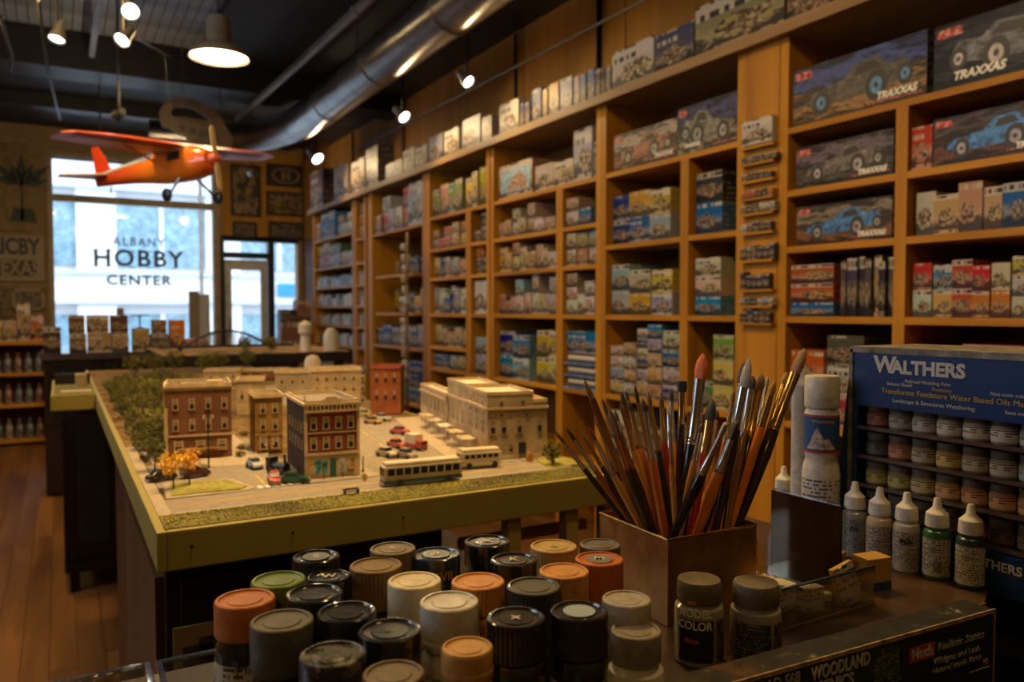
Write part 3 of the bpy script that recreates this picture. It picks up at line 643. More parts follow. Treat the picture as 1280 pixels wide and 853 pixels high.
# products along the right post of the recess: hanging spinner rack
sr = thing('spinner_rack', 'upright rack of pale hanging packets at the right side of the dark recess', 'rack', (2.44, 5.93, 0))
MB().tube([(0, 0, 0), (0, 0, 1.93)], .012).lathe([(0, 0), (.12, 0), (.12, .02), (0, .025)], 20).build('pole', STEEL, sr)
for n in range(13):
    z = 1.84-.085*n; w = R.uniform(.05, .085); c = R.choice(PALS['grey']+PALS['tan']+PALS['white'])[0]
    for s in (0, 1): 
        o = put('packet', UNITS[s], sr, (-.03-.02*s, -w-.01 if s else .005, z-.06), R.uniform(-.3, .3), (.02, w, .055), c)
# ================================================================== CEILING FIXTURES
SHADE = plain('lamp_shade_grey', (.42, .32, .20), .4, .2)
def pendant(x, y, z, ztop, label, power, vis=True):
    t = thing('pendant_lamp', label, 'lamp', (x, y, z))
    MB().lathe([(.205, 0), (.195, .035), (.15, .075), (.09, .10), (.085, .11), (.085, .27), (.075, .285), (0, .285)], 32).lathe([(.2, .001), (.19, .033), (.145, .07), (.085, .095), (0, .1)], 32).build('lamp_shade', SHADE, t)
    MB().lathe([(0, -.012), (.09, -.008), (.16, .004), (.188, .02)], 32).build('diffuser', BULB, t)
    MB().tube([(0, 0, .28), (0, 0, ztop-z)], .006).lathe([(0, ztop-z-.03), (.05, ztop-z-.03), (.05, ztop-z)], 16).build('cord', BLKM, t)
    area_light((x, y, z-.022), power, .26, WARM)
    return t
pp = att(274, 73, 5.55)
pendant(pp.x, pp.y, pp.z, ZC, 'round grey pendant lamp glowing over the shop, above the model plane', 15)
NN = ['over the left of the model town', 'over the counter', 'over the left aisle', 'behind the counter', 'over the far end of the model town', 'near the low left shelf unit']
for (x, y, z, p), nn in zip(PENDANTS, NN):  # fixtures for the added pendants, all outside the view
    t = thing('pendant_lamp', 'round grey pendant lamp out of view '+nn, 'lamp', (x, y, z+.04))
    MB().lathe([(.205, 0), (.195, .035), (.15, .075), (.09, .10), (.085, .27), (0, .285)], 24).build('lamp_shade', SHADE, t)
    MB().tube([(0, 0, .28), (0, 0, ZC-z-.04)], .006).build('cord', BLKM, t)
LAMPH = plain('lamp_head_grey', (.10, .095, .09), .35, .4)
def track_spot(p, zc, aim, label, power=0, s=1.0):
    t = thing('track_spotlight', label, 'lamp', p, 0, 'black track spotlights')
    d = (Vector(aim)-Vector(p)).normalized(); q = Vector((0, 0, -1)).rotation_difference(d).to_matrix().to_4x4()
    h = MB().lathe([(0, .10*s), (.025*s, .10*s), (.032*s, .06*s), (.035*s, .03*s), (.052*s, -.035*s), (.047*s, -.035*s), (.03*s, .0)], 18); h.xf(q)
    h.build('lamp_head', LAMPH, t)
    b = MB().lathe([(0, -.024*s), (.042*s, -.024*s), (.042*s, -.02*s), (0, -.02*s)], 16); b.xf(q); b.build('bulb', BULBW, t)
    MB().tube([(0, 0, .02), (0, 0, zc-p[2])], .008).box(-.02, .02, -.05, .05, zc-p[2]-.03, zc-p[2]).build('bracket', BLKM, t)
    if power: area_light(Vector(p)+d*.03*s, power, .05, (1, .70, .34), aim, math.radians(165))
    return t
for n, (u, v, tt, aim, lb, pw_) in enumerate([
 (503, 144, 4.9, (3.05, 4.0, 2.6), 'bright spotlight below the duct, above the row of beige cartons', 5),
 (583, 100, 3.9, (3.05, 3.0, 2.6), 'spotlight near the duct, right of the brighter one', 4),
 (395, 196, 7.0, (3.0, 7.6, 2.5), 'small spotlight at the far end of the right track', 4)]):
    tt = 2.25/ray(u, v).x; p = att(u, v, tt); track_spot(p, 3.42, (p.x+.35, p.y-.8, p.z-.75), lb, pw_, .17*tt)
track_spot(Vector((.45, 1.0, 3.2)), 3.6, (.55, 1.75, 1.0), 'black spotlight out of view aimed down at the model town', 0, 1.0)
area_light((.45, 1.01, 3.15), 9, .06, (1, .66, .30), (.55, 1.80, 1.0), math.radians(70))  # extra beam added to brighten the town, its fixture unseen
tk = thing('light_track', 'black light track running beside the duct', 'light track', (2.25, 5, 3.42))
MB().box(-.02, .02, -4.5, 3.4, 0, .04).build('rail', BLKM, tk)
# second track over the left aisle with several heads
trk = thing('light_track', 'light track over the model plane, running to the window', 'light track', (.28, 6, 3.30))
for (u, v, tt, aim, lb, pw_) in [
 (155, 47, 4.4, (-1.5, 3.2, 0), 'twin headed bright spotlight at the top of the left track', 0), (163, 12, 4.0, (.2, 2.2, 1), 'unlit dark spotlight at the very top edge', 0),
 (72, 44, 4.4, (-.6, 4.4, 0), 'small dark ceiling spotlight at the upper left', 0),
 (149, 143, 5.6, (-.5, 11.2, 2.4), 'small bright spotlight above the left wing of the plane', 6), (126, 197, 7.0, (-.6, 11, 1.6), 'small bright spotlight behind the tail of the plane', 5),
 (314, 216, 8.4, (2.4, 11.2, 2.8), 'small spotlight under the right wing tip of the plane', 6)]:
    p = att(u, v, tt); track_spot(p, 3.58 if p.z < 3.4 else 3.6, aim, lb, pw_, .9)
a_, b_ = att(150, 0, 3.0), att(126, 190, 7.0)
MB().box(-.03, .01, -2.9, 1.3, .05, .09).build('rail', PIPEM, trk)
MB().tube([(-.02, -.9, .1), (-.02, -.9, .28)], .006).tube([(-.02, .9, .1), (-.02, .9, .28)], .006).build('hanger', PIPEM, trk)
# big spiral duct with elbow, second thin pipe
xd = 2.02; zd = 3.065; rd = .155
path = [(xd, YB+.1, zd)]+[(xd, y, zd) for y in (0, 2, 4, 6, 7.1)]+[(xd-.03, 7.6, zd), (xd-.16, 8.1, zd), (xd-.40, 8.5, zd), (xd-.75, 8.72, zd), (xd-1.2, 8.75, zd)]
du = thing('air_duct', 'large round metal air duct running under the ceiling and bending left', 'duct', (xd, 4, zd))
mm = MB(); mm.tube([Vector(p)-Vector((xd, 4, zd)) for p in path], rd, 28); mm.build('duct_body', METAL, du)
for y in (.6, 1.8, 3.0, 4.2, 5.4, 6.6): 
    MB().tube([(0, y-4-.02, 0), (0, y-4+.02, 0)], rd+.008, 28).build('joint_collar', METAL, du)
for y in (2.6, 5.9): MB().tube([(0, y-4, rd), (0, y-4, ZC-zd)], .008, 6).build('hanger_rod', PIPEM, du)
rb = thing('ceiling_bulkhead', 'flat black boxed ceiling strip above the air duct', 'bulkhead', (1.75, 3, 3.5)); MB().box(-.65, .95, -5, 4.4, 0, .08).build('panel', CEILD, rb)
pi = thing('ceiling_pipe', 'long thin pale pipe under the ceiling left of the duct', 'pipe', (1.72, 5, 3.25))
MB().tube([(.06, -7, 0), (0, 0, 0), (-.10, 3.4, 0)], .035, 12).build('pipe_run', PIPEM, pi); MB().tube([(.003, -.03, 0), (-.002, .03, 0)], .045, 12).build('pipe_coupling', PIPEM, pi)
for y in (-2.5, 1.5): MB().tube([(0, y, .03), (0, y, .25)], .005, 6).build('hanger', PIPEM, pi)
# conduit on the right wall with black rods
cx = XW-.03
def wallrod(u, v0, v1, m, nm, lab, r=.012):
    y, z0 = atx(u, v0, cx); z1 = 3.38
    return tag(MB().tube([(0, 0, 0), (0, 0, z1-z0)], r, 8).build(nm, m, None, loc=(cx, y, z0)), lab, 'rod')
wallrod(748, 90, 0, BLKM, 'wall_rod', 'black vertical rod on the wood wall above the upright boxes', .016)
wallrod(644, 125, 30, PIPEM, 'wall_rod', 'thin vertical conduit on the wood wall above the big cream carton')
wallrod(441, 205, 180, BLKM, 'wall_rod', 'thin dark rod on the wood wall left of the lantern box', .012)
wallrod(504, 190, 180, PIPEM, 'wall_rod', 'thin pale rod on the wood wall under the bright spotlight')
y0, z0 = atx(746, 34, cx); y1, z1 = atx(505, 150, cx)
cdt = tag(MB().tube([(0, -1.2, 0), (0, y1-y0+1.5, (z1-z0)*.5)], .011, 8).build('wall_conduit', PIPEM, None, loc=(cx-.014, y0, z0)), 'thin horizontal conduit along the upper wood wall', 'conduit')
# cable loops on ceiling
for pts, l in [([(48, 0, 4.2), (60, 90, 5), (75, 150, 7)], 'dark sagging cable at the upper left ceiling'), ([(0, 20, 3.6), (15, 70, 4.2), (12, 90, 4.4)], 'dark cable at the upper left corner'), ([(172, 48, 5.0), (215, 72, 5.8), (250, 74, 6.4)], 'dark cable sagging towards the pendant lamp')]:
    P = [att(*p) for p in pts]; tag(MB().tube([p-P[0] for p in P], .008, 6).build('cable', BLKM, None, loc=P[0]), l, 'cable')
# ------------------------------------------------------------------ model plane
A = att(220, 193, 4.14)
rx = Vector((math.cos(YAW), -math.sin(YAW), 0)); fy = Vector((math.sin(YAW), math.cos(YAW), 0))
nose = (rx*.84-fy*.545).normalized(); wing = (rx*.55+fy*.84).normalized()
ang = math.atan2(nose.y, nose.x)
def paint(name, a, b, c, axis=0, sc=2.):
    t = NT(name); v = t.obj(); sp = t.n('SeparateXYZ', {0: v}).outputs[axis]; nz = t.noise(v, 9, 2).outputs[0]
    f = t.math('ADD', t.math('MULTIPLY', t.math('ABSOLUTE', sp), sc), t.math('MULTIPLY', nz, .12))
    t.p(Base_Color=t.ramp(f, [(.0, a), (.35, a), (.5, b), (.95, c)]), Roughness=.22, Coat_Weight=.4); return t.mat
ORA = paint('plane_orange_paint', (.80, .20, .015), (.78, .14, .012), (.55, .05, .01), 0, 1.6)
REDW = plain('plane_red_paint', (.72, .11, .04), .3, vary=.1); PALEW = plain('plane_pale_panel', (.72, .50, .46), .4, vary=.1); BLUEP = plain('plane_blue_paint', (.10, .14, .24), .3)
pl = thing('model_airplane', 'large orange and red high winged model plane hanging near the window', 'model plane', A, (math.radians(4), math.radians(-4), ang))
# fuselage along +x
sec = [(-.76, .012, .035, -.02), (-.6, .03, .045, -.025), (-.35, .05, .065, -.035), (-.12, .07, .09, -.05), (.05, .075, .095, -.06), (.16, .075, .085, -.07), (.24, .07, .07, -.075), (.285, .045, .045, -.075), (.30, .0, .0, -.075)]
fm = MB(); n = 18
for (x, ry, rz, cz) in sec:
    for i in range(n):
        a = 2*PI*i/n; ca, sa = math.cos(a), math.sin(a)
        fm.v.append((x, ry*math.copysign(abs(ca)**.75, ca), cz+rz*math.copysign(abs(sa)**.75, sa)))
for k in range(len(sec)-1):
    for i in range(n):
        j = (i+1) % n; fm.f.append((k*n+i, k*n+j, (k+1)*n+j, (k+1)*n+i)); fm.m.append(1 if (2 <= i <= 7 and k < 3) else 0); fm.sm.append(True); fm.uv += [(0, 0)]*4
fm.build('fuselage', [ORA, BLUEP], pl)
cb = MB().prism([(-.14, -.055), (.10, -.065), (.17, -.05), (.17, .05), (.10, .065), (-.14, .055)], -.02, .016); cb.build('cabin', plain('cabin_frame', (.60, .48, .40), .4), pl, bevel=.01)
for s in (-1, 1):
    MB().box(.03, .13, s*.0752-.002, s*.0752+.002, -.05, -.01).build('cabin_window', BLKM, pl)
MB().box(.135, .178, -.045, .045, -.02, .008).build('windscreen', BLKM, pl)
def wingmesh(sg):
    m = MB(); st = [(0, .15, -.11, .022), (.45, .13, -.10, .018), (.62, .10, -.09, .012), (.66, .05, -.06, .006)]
    for k in range(len(st)-1):
        a, b = st[k], st[k+1]
        for (f0, f1, mi, up) in ((0, .12, 0, 1), (.12, .8, 1, 1), (.8, 1, 0, 1), (0, 1, 0, -1)):
            P = []
            for (yy, xf, xb, th), f in ((a, f0), (a, f1), (b, f1), (b, f0)):
                x = xf+(xb-xf)*f; z = .012+yy*.03+(th*math.sin(PI*min(1, max(0.02, f**.6)))*1.2 if up > 0 else 0)
                P.append((x, sg*yy, z))
            if (up > 0) == (sg < 0): P.reverse()
            m.face(P, mi, smooth=False)
    # lower skin stripe
    a, b = (.06, .12, -.08), (.58, .07, -.06)
    P = [(a[1]*.7, sg*a[0], .0120), (a[2]*.6, sg*a[0], .0120), (b[2]*.6, sg*b[0], .0120+b[0]*.028), (b[1]*.7, sg*b[0], .0120+b[0]*.028)]
    m.face([(x, y, z-.004) for x, y, z in P], 1)
    return m
for s in (-1, 1): wingmesh(s).build('wing', [REDW, PALEW], pl, ).scale = (1, .93, 1)
MB().prism([(-.76, 0.0), (-.60, 0.0), (-.66, .10), (-.72, .17), (-.77, .17)], -.006, .006).xf(Matrix(((1, 0, 0, 0), (0, 0, 1, 0), (0, 1, 0, 0), (0, 0, 0, 1)))).build('tail_fin', ORA, pl)
tp = MB().prism([(-.77, -.22), (-.70, -.24), (-.60, -.05), (-.60, .05), (-.70, .24), (-.77, .22)], -.012, -.004); tp.build('tailplane', [PALEW], pl)
MB().lathe([(0, 0), (.03, 0), (.022, .035), (0, .05)], 16).xf(Matrix.Translation((.295, 0, -.075)) @ Matrix.Rotation(PI/2, 4, 'Y')).build('spinner', REDW, pl)
pr = MB()
for s in (-1, 1): pr.prism([(-.010, 0), (-.016, s*.07), (-.012, s*.15), (0, s*.165), (.010, s*.15), (.013, s*.07), (.010, 0)][::s], 0, .006)
pr.xf(Matrix.Translation((.318, 0, -.075)) @ Matrix.Rotation(PI/2, 4, 'Y') @ Matrix.Rotation(math.radians(92), 4, 'Z')).build('propeller', plain('pale_wood_prop', (.70, .52, .30), .4), pl)
for s in (-1, 1):
    g = MB().tube([(.08, s*.05, -.14), (.10, s*.14, -.235)], .007, 6); o = g.build('landing_strut', STEEL, pl)
    w = MB().lathe([(0, -.012), (.018, -.014), (.032, -.008), (.034, 0), (.032, .008), (.018, .014), (0, .012)], 16); w.xf(Matrix.Translation((.10, s*.15, -.235)) @ Matrix.Rotation(PI/2, 4, 'X')); w.build('wheel', BLKM, o)
MB().tube([(-.62, 0, -.05), (-.64, 0, -.11)], .004, 6).build('tail_strut', STEEL, pl)
for s in (-1, 1): MB().tube([(.02, s*.05, -.10), (.02, s*.30, .018)], .005, 6).build('wing_strut', REDW, pl)
MB().tube([(.0, 0, .06), (0, 0, ZC-A.z)],   .0006, 4).tube([(-.6, 0, -.0), (-.6, 0, ZC-A.z)], .0006, 4).build('hanging_wire', BLKM, pl)
# ------------------------------------------------------------------ curved wooden sign
sg = thing('hanging_sign', 'old curved wooden sign with an open arch, hung behind the plane', 'sign', (0, 0, 0))
Ys = 7.2; P2 = lambda u, v: aty(u, v, Ys)
outer = [(202, 158), (199, 140), (206, 127), (222, 122), (240, 124), (262, 134), (276, 146), (284, 160), (291, 172), (290, 186), (262, 182), (240, 176), (222, 166)]
inner = [(214, 146), (213, 138), (222, 133), (236, 134), (252, 141), (264, 151), (250, 150), (232, 146)]
o0 = P2(245, 155); 
SW = plain('sign_wood', (.055, .030, .015), .6, vary=.3); 
def bridge_poly(out, inn, y0, y1, m):
    b = bmesh.new(); me = bpy.data.meshes.new('sign'); 
    for poly in (out, inn):
        vs = [b.verts.new((x-o0[0], y0-Ys, z-o0[1])) for x, z in poly]
        for i in range(len(vs)): b.edges.new((vs[i], vs[(i+1) % len(vs)]))
    bmesh.ops.triangle_fill(b, use_beauty=True, use_dissolve=False, edges=b.edges)
    r = bmesh.ops.extrude_face_region(b, geom=b.faces[:]); bmesh.ops.translate(b, vec=(0, y1-y0, 0), verts=[v for v in r['geom'] if isinstance(v, bmesh.types.BMVert)])
    bmesh.ops.recalc_face_normals(b, faces=b.faces); b.to_mesh(me); b.free(); me.materials.append(m); return me
sg.location = (o0[0], Ys, o0[1])
put('sign_board', bridge_poly([P2(*p) for p in outer], [P2(*p) for p in inner], Ys, Ys+.03, SW), sg)
SD = plain('sign_dark_paint', (.02, .012, .01), .6)
for u, v, w in [(228, 160, 8), (240, 164, 10), (254, 168, 12), (268, 171, 10)]:
    x, z = P2(u, v); MB().box(x-o0[0]-w*.003, x-o0[0]+w*.003, -.004, 0, z-o0[1]-.03, z-o0[1]+.03).build('painted_letter', SD, sg)
MB().tube([(-.1, .015, .1), (-.1, .015, ZC-o0[1])], .003, 4).tube([(.2, .015, .0), (.2, .015, ZC-o0[1])], .003, 4).build('hanger', STEEL, sg)
# ------------------------------------------------------------------ posters and signs on the far wall
def poster(name, u0, v0, u1, v1, label, bgc, fg, frame=None, blobs=0, sc=6, cat='poster'):
    x0, z1 = aty(u0, v0, YW); x1, z0 = aty(u1, v1, YW); cx_, cz_ = (x0+x1)/2, (z0+z1)/2; w, h = abs(x1-x0)/2, abs(z1-z0)/2
    t = thing(name, label, cat, (cx_, YW-.05, cz_))
    m = NT('poster_print'); uv = m.uv(); nz = m.noise(m.mapped(uv, loc=(cx_*3, cz_*5, 0)), sc, 4, .65).outputs[0]
    m.p(Base_Color=m.ramp(nz, [(.47, fg), (.53, bgc)]), Roughness=.6)
    MB().box(-w, w, 0, .03, -h, h, 0).build('sheet', m.mat, t)
    if frame: 
        b = MB(); e = .03
        for a in [(-w, w, h-e, h), (-w, w, -h, -h+e), (-w, -w+e, -h, h), (w-e, w, -h, h)]: b.box(a[0], a[1], -.015, .0, a[2], a[3])
        b.build('frame', frame, t)
    return t, w, h
t, w, h = poster('poster', -22, 176, 39, 290, 'tall yellow poster with dark palm leaf shapes at the far left', (.27, .165, .045), (.20, .12, .035), blobs=1)
lf = MB()
for k in range(7):
    a = PI/2+(k-3)*.42; L = .30+.1*(k % 2); cx_, cz_ = .15, .02
    d = Vector((math.cos(a), 0, math.sin(a))); nn = Vector((-d.z, 0, d.x))*.05; c0 = Vector((cx_, -.004, cz_))
    lf.face([c0, c0+d*L*.5+nn, c0+d*L, c0+d*L*.5-nn])
lf.face([(.13, -.004, -.4), (.17, -.004, -.4), (.165, -.004, .1), (.14, -.004, .1)]); lf.face([(.02, -.004, -.42), (.30, -.004, -.42), (.26, -.004, -.25), (.06, -.004, -.25)])
lf.build('printed_palm', plain('palm_green', (.04, .05, .03), .6), t)
t, w, h = poster('shop_sign', -30, 293, 56, 352, 'cream sign with heavy black letters at the far left wall', (.36, .28, .19), (.34, .26, .17), cat='sign')
xr = aty(51, 320, YW)[0]-t.location.x; lettering('RICBY', .27, BLACKINK, t, Matrix.Translation((xr-.26, -.004, .135)) @ FACE_Y, bold=.010, depth=.001, fit=.52)
MB().box(-w+.02, w-.08, -.004, 0, -h+.06, -.02).build('dark_band', plain('brown_print', (.10, .05, .03), .6), t)
lettering('TEXAS', .25, plain('sand_ink', (.40, .30, .19), .6), t, Matrix.Translation((xr-.27, -.007, -h/2+.01)) @ FACE_Y, bold=.003, depth=.001, fit=.50)
poster('wall_picture', 15, 361, 56, 388, 'dark landscape picture below the cream sign', (.22, .16, .11), (.10, .07, .06), CREAM2, cat='picture')
poster('wall_picture', 15, 394, 56, 421, 'second dark landscape picture, lower on the left wall', (.24, .16, .10), (.10, .07, .06), CREAM2, cat='picture')
poster('wall_picture', -20, 358, 11, 395, 'brown picture cut by the frame under the cream sign', (.25, .15, .06), (.10, .06, .04), cat='picture')
poster('wall_picture', -20, 397, 11, 425, 'small brown picture under the other one at the frame', (.2, .12, .08), (.10, .06, .04), cat='picture')
BF = plain('black_frame', (.02, .014, .01), .5)
t, w, h = poster('framed_poster', 287, 205, 325, 272, 'tall black framed poster with a standing figure print, above the door', (.24, .15, .07), (.04, .025, .015), BF, sc=4)
t, w, h = poster('framed_poster', 332, 205, 380, 236, 'wide black framed poster with a pale oval emblem', (.05, .03, .02), (.03, .02, .015), BF)
b = MB(); 
for s0, s1 in ((.62, .74),):
    for i in range(24):
        a, c = 2*PI*i/24, 2*PI*(i+1)/24
        b.face([(w*s0*math.cos(a), -.004, h*s0*math.sin(a)), (w*s0*math.cos(c), -.004, h*s0*math.sin(c)), (w*s1*math.cos(c), -.004, h*s1*math.sin(c)), (w*s1*math.cos(a), -.004, h*s1*math.sin(a))])
b.box(-.06, -.02, -.004, -.001, -.06, .07).box(.02, .06, -.004, -.001, -.06, .07).box(-.06, .06, -.004, -.001, -.01, .02)
b.build('printed_emblem', plain('aged_paper', (.30, .20, .11), .6), t)
poster('framed_poster', 332, 239, 380, 272, 'wide black framed poster with blurred yellow shapes under the oval one', (.24, .15, .05), (.05, .035, .02), BF, sc=5)
poster('framed_poster', 290, 277, 320, 299, 'small dark framed poster under the tall one', (.16, .11, .07), (.04, .03, .02), BF)
poster('framed_poster', 335, 277, 379, 301, 'small wide dark framed poster beside the door head', (.16, .12, .09), (.04, .03, .02), BF)
# ------------------------------------------------------------------ left bookcase of paint and boxes by the far wall
lx0, lx1, ly = -1.9, -.12, 8.85
lc = thing('low_shelf_unit', 'low open wooden shelf unit of bottles at the far left', 'shelving', ((lx0+lx1)/2, ly, 0))
hw = (lx1-lx0)/2
b = MB()
for z in (.06, .40, .70, 1.0): MB().box(-hw, hw, 0, .4, z-.03, z).build('shelf', WX, lc)
MB().box(-hw, hw, .4, .42, 0, 1.02).build('back_panel', BACKW, lc)
for s in (-1, 1): MB().box(s*hw-.015, s*hw+.015, 0, .42, 0, 1.02).build('side_panel', DARKW, lc)
bot = [MB().lathe([(0, 0), (.03, 0), (.03, .12), (.014, .15), (.014, .19), (0, .19)], 10).mesh('bottle', plain_cache(c)) for c in ((.20, .17, .13), (.05, .05, .08), (.16, .05, .03), (.05, .07, .12))]
for r_, z in enumerate((.06, .40, .70)):
    for k in range(11):
        x = lx1-.06-k*.085
        tag(put('paint_bottle', bot[R.randrange(4)], None, (x, ly+.08+R.uniform(0, .03), z+.0005)), 'small bottle, %s from right on the %s board of the low left shelf unit' % (ORD[k], ['lowest', 'middle', 'upper'][r_]), 'bottle', 'bottles on the low left shelf unit')
for k in range(8):
    x = lx1-.02-k*.11; c, cn = R.choice(PALS['red']+PALS['tan']+PALS['blue'][:2]); hh = R.uniform(.2, .38)
    o = put('carton', UNITS[1], None, (x, ly+.12, 1.0005), -PI/2, (.15, .1, hh), c); o.rotation_euler = (0, 0, PI/2); o.location = (x, ly+.08, 1.0005)
    tag(o, '%s carton, %s from right on top of the low left shelf unit' % (cn, ORD[k]), 'box', 'cartons on the low left shelf unit')
def ycarton(u0, u1, v0, v1, Y, c, label, group, name='display_box', d=.16):
    x0, z1 = aty(u0, v0, Y); x1, z0 = aty(u1, v1, Y)
    o = put(name, UNITS[R.choice((0, 1, 2))], None, (x0, Y, z0), 0, (d, x1-x0-.002, z1-z0-.001), c)
    o.rotation_euler = (0, 0, PI/2); o.location = (x1-.001, Y, z0)
    return tag(o, label, 'box', group)
for a in [(50, 82, 452, 486, 'top'), (50, 82, 489, 512, 'mid'), (50, 84, 514, 552, 'low')]: pass
sc_ = thing('stacked_crate', 'plain brown carton on the floor by the dark cabinet', 'box', (.02, 8.6, 0)); MB().box(-.12, .13, 0, .3, 0, .30).build('carton', CARD, sc_); MB().box(-.121, .131, -.002, .302, .13, .15).build('tape', plain('tape', (.30, .19, .09), .4), sc_)
t2 = tag(MB().box(-.13, .14, 0, .3, 0, .22).build('crate', plain('dark_crate', (.08, .06, .05), .6), None, loc=(.02, 8.61, .301), bevel=.005), 'dark crate stacked on the brown carton by the far left', 'crate')
t3 = tag(MB().box(-.12, .13, 0, .3, 0, .26).build('crate', CARD, None, loc=(.02, 8.61, .522), bevel=.005), 'brown crate on top of the dark crate by the far left', 'crate')
# ------------------------------------------------------------------ display counter before the window
gc = thing('display_case', 'long dark glass topped display case below the window', 'display case', (.75, 6.3, 0))
MB().box(-.85, .9, 0, .6, .02, .955).build('case_body', DARKW, gc); MB().box(-.87, .92, -.02, .62, .955, 1.0).build('case_top', plain('case_top_dark', (.05, .04, .04), .15), gc)
for i in range(4): MB().box(-.83+.43*i, -.83+.43*i+.40, -.008, 0, .5, .93).build('glass_front', plain('dark_glass', (.015, .014, .014), .08), gc)
zc_ = 1.0005
def yc(u0, u1, v0, Y, c, label, base=zc_, d=.16):
    x0, z1 = aty(u0, v0, Y); x1, _ = aty(u1, v0, Y)
    o = put('display_box', UNITS[R.choice((0, 1, 2))], None, (x1-.001, Y, base), PI/2, (d, x1-x0-.003, max(.02, z1-base)-.001), c)
    tag(o, label, 'box', 'cartons on the display case'); return z1
bx = [(86, 108, 418, (.16, .10, .06), 'dark brown carton, first of the bottom row on the display case'), (109, 139, 417, (.30, .22, .14), 'wide brown carton, second of the bottom row on the display case'), (140, 161, 417, (.34, .26, .18), 'light brown carton, third of the bottom row on the display case')]
tops = [yc(*a[:3], 6.34, a[3], a[4]) for a in bx]
yc(53, 76, 409, 6.34, (.05, .035, .035), 'black carton at the left end of the display case, left of the window')
yc(85, 106, 394, 6.34, (.12, .07, .05), 'dark carton stacked on the left end of the display case', tops[0]+.001)
yc(108, 136, 394, 6.34, (.24, .17, .10), 'brown carton stacked in the middle of the display case stacks', tops[1]+.001)
tz = yc(138, 160, 394, 6.34, (.09, .05, .04), 'black brown carton stacked on the light brown carton', tops[2]+.001)
yc(146, 155, 385, 6.36, (.20, .12, .06), 'tiny brown carton on top of the tallest stack', tz+.001, .08)
yc(166, 187, 411, 6.34, (.36, .28, .14), 'mossy tan carton alone in the middle of the display case'); yc(189, 212, 418, 6.34, (.10, .08, .07), 'black and cream carton right of the mossy tan one'); 
z_ = aty(190, 418, 6.34)[1]; yc(191, 208, 400, 6.34, (.22, .12, .07), 'brown carton on the black and cream one', z_+.001)
yc(213, 231, 400, 6.34, (.55, .16, .03), 'bright orange carton standing tall by the window'); yc(232, 246, 424, 6.34, (.55, .20, .05), 'low orange carton right of the tall orange one'); yc(247, 260, 423, 6.34, (.28, .14, .08), 'low brown carton at the right end of the display case')
x_, z_ = aty(175, 397, 6.4); wf_ = thing('wire_stand', 'small wire stand on the mossy tan carton before the window', 'stand', (x_, 6.42, aty(175, 411, 6.34)[1]+.002))
MB().lathe([(.06, .09), (.062, .1), (.05, .1)], 12).tube([(0, 0, 0), (0, 0, .09)], .006, 6).lathe([(0, 0), (.03, 0), (.03, .006), (0, .006)], 12).build('wire_frame', BLKM, wf_)
x0, z1 = aty(236, 364, 8.5); x1, _ = aty(262, 364, 8.5)
o = thing('tall_board', 'tall brown board standing in front of the display window', 'board', ((x0+x1)/2, 8.5, 0)); MB().box((x0-x1)/2, (x1-x0)/2-.1, 0, .03, 0, z1).build('board', wood('grey_board', (.16, .11, .08), (.26, .20, .15), 1, 2), o); MB().box((x1-x0)/2-.1, (x1-x0)/2, 0.0, .06, 0, z1-.03).build('side_strip', plain('grey_strip', (.32, .32, .34), .5), o)
for u0, u1, v0, v1, c, l in [(351, 397, 404, 440, (.28, .18, .12), 'brown patterned crate left of the farthest shelves'), (351, 371, 387, 403, (.05, .04, .05), 'black carton on the patterned crate'), (371, 389, 375, 403, (.38, .14, .10), 'red edged carton on the patterned crate')]:
    x0, z1 = aty(u0, v0, 9.3); x1, z0 = aty(u1, v1, 9.3)
    if v0 == 404: z0 = .001; ztop_ = z1
    else: z0 = ztop_
    o = put('display_box', UNITS[1], None, (x1, 9.3, z0+.001), PI/2, (.2, x1-x0-.004, z1-z0-.002), c); tag(o, l, 'box', 'cartons by the door')
# ================================================================== THE MODEL TOWN TABLE
TX0, TX1, TY0, TY1, TZ = .108, .90, 1.145, 4.45, 1.0
tb = thing('model_table', 'long olive green table carrying the model town', 'table', (TX0, TY0, 0))
def tbx(nm, m, x0, x1, y0, y1, z0, z1, bv=.002): return MB().box(x0-TX0, x1-TX0, y0-TY0, y1-TY0, z0, z1).build(nm, m, tb, bevel=bv)
tbx('front_rail', OLIVE, TX0+.012, TX1, TY0, TY0+.012, .945, TZ); tbx('side_rail', OLIVE, TX0, TX0+.012, TY0, TY1, .945, TZ)
tbx('side_rail', OLIVE, TX1-.012, TX1, TY0+.012, TY1, .945, TZ-.004); tbx('table_top', DARKW, TX0+.012, TX1-.012, TY0+.012, TY1, .955, .982, 0)
tbx('wing_top', OLIVE, -.03, TX0-.001, 3.16, 3.9, .965, 1.0); tbx('wing_rail', OLIVE, -.032, TX0+.0, 3.148, 3.16, .95, 1.004)
tbx('wing_grass', plain('wing_turf', (.12, .11, .02), .95, vary=.3, scale=60), -.022, TX0-.004, 3.165, 3.88, 1.0, 1.003, 0); tbx('wing_fence', BLACKW, -.02, TX0-.004, 3.62, 3.64, 1.003, 1.045, 0); tbx('wing_gatehouse', plain('gatehouse_tan', (.36, .25, .13), .7), .05, .09, 3.5, 3.56, 1.003, 1.05)
tbx('wing_curb', plain('pale_path', (.5, .4, .28), .7), .0, TX0-.01, 3.25, 3.3, 1.003, 1.007, 0)
for u_, v_ in ((240, 683), (366, 666), (504, 647)):
    x_, z_ = aty(u_, v_, TY0); MB().lathe([(0, 0), (.0022, 0), (.0016, .0012), (0, .0008)], 10).xf(Matrix.Translation((x_-TX0, 0, z_)) @ Matrix.Rotation(PI/2, 4, 'X')).build('screw', BLKM, tb)
TAN2 = wood('olive_tan_post', (.34, .25, .07), (.46, .35, .12), 1, 2)
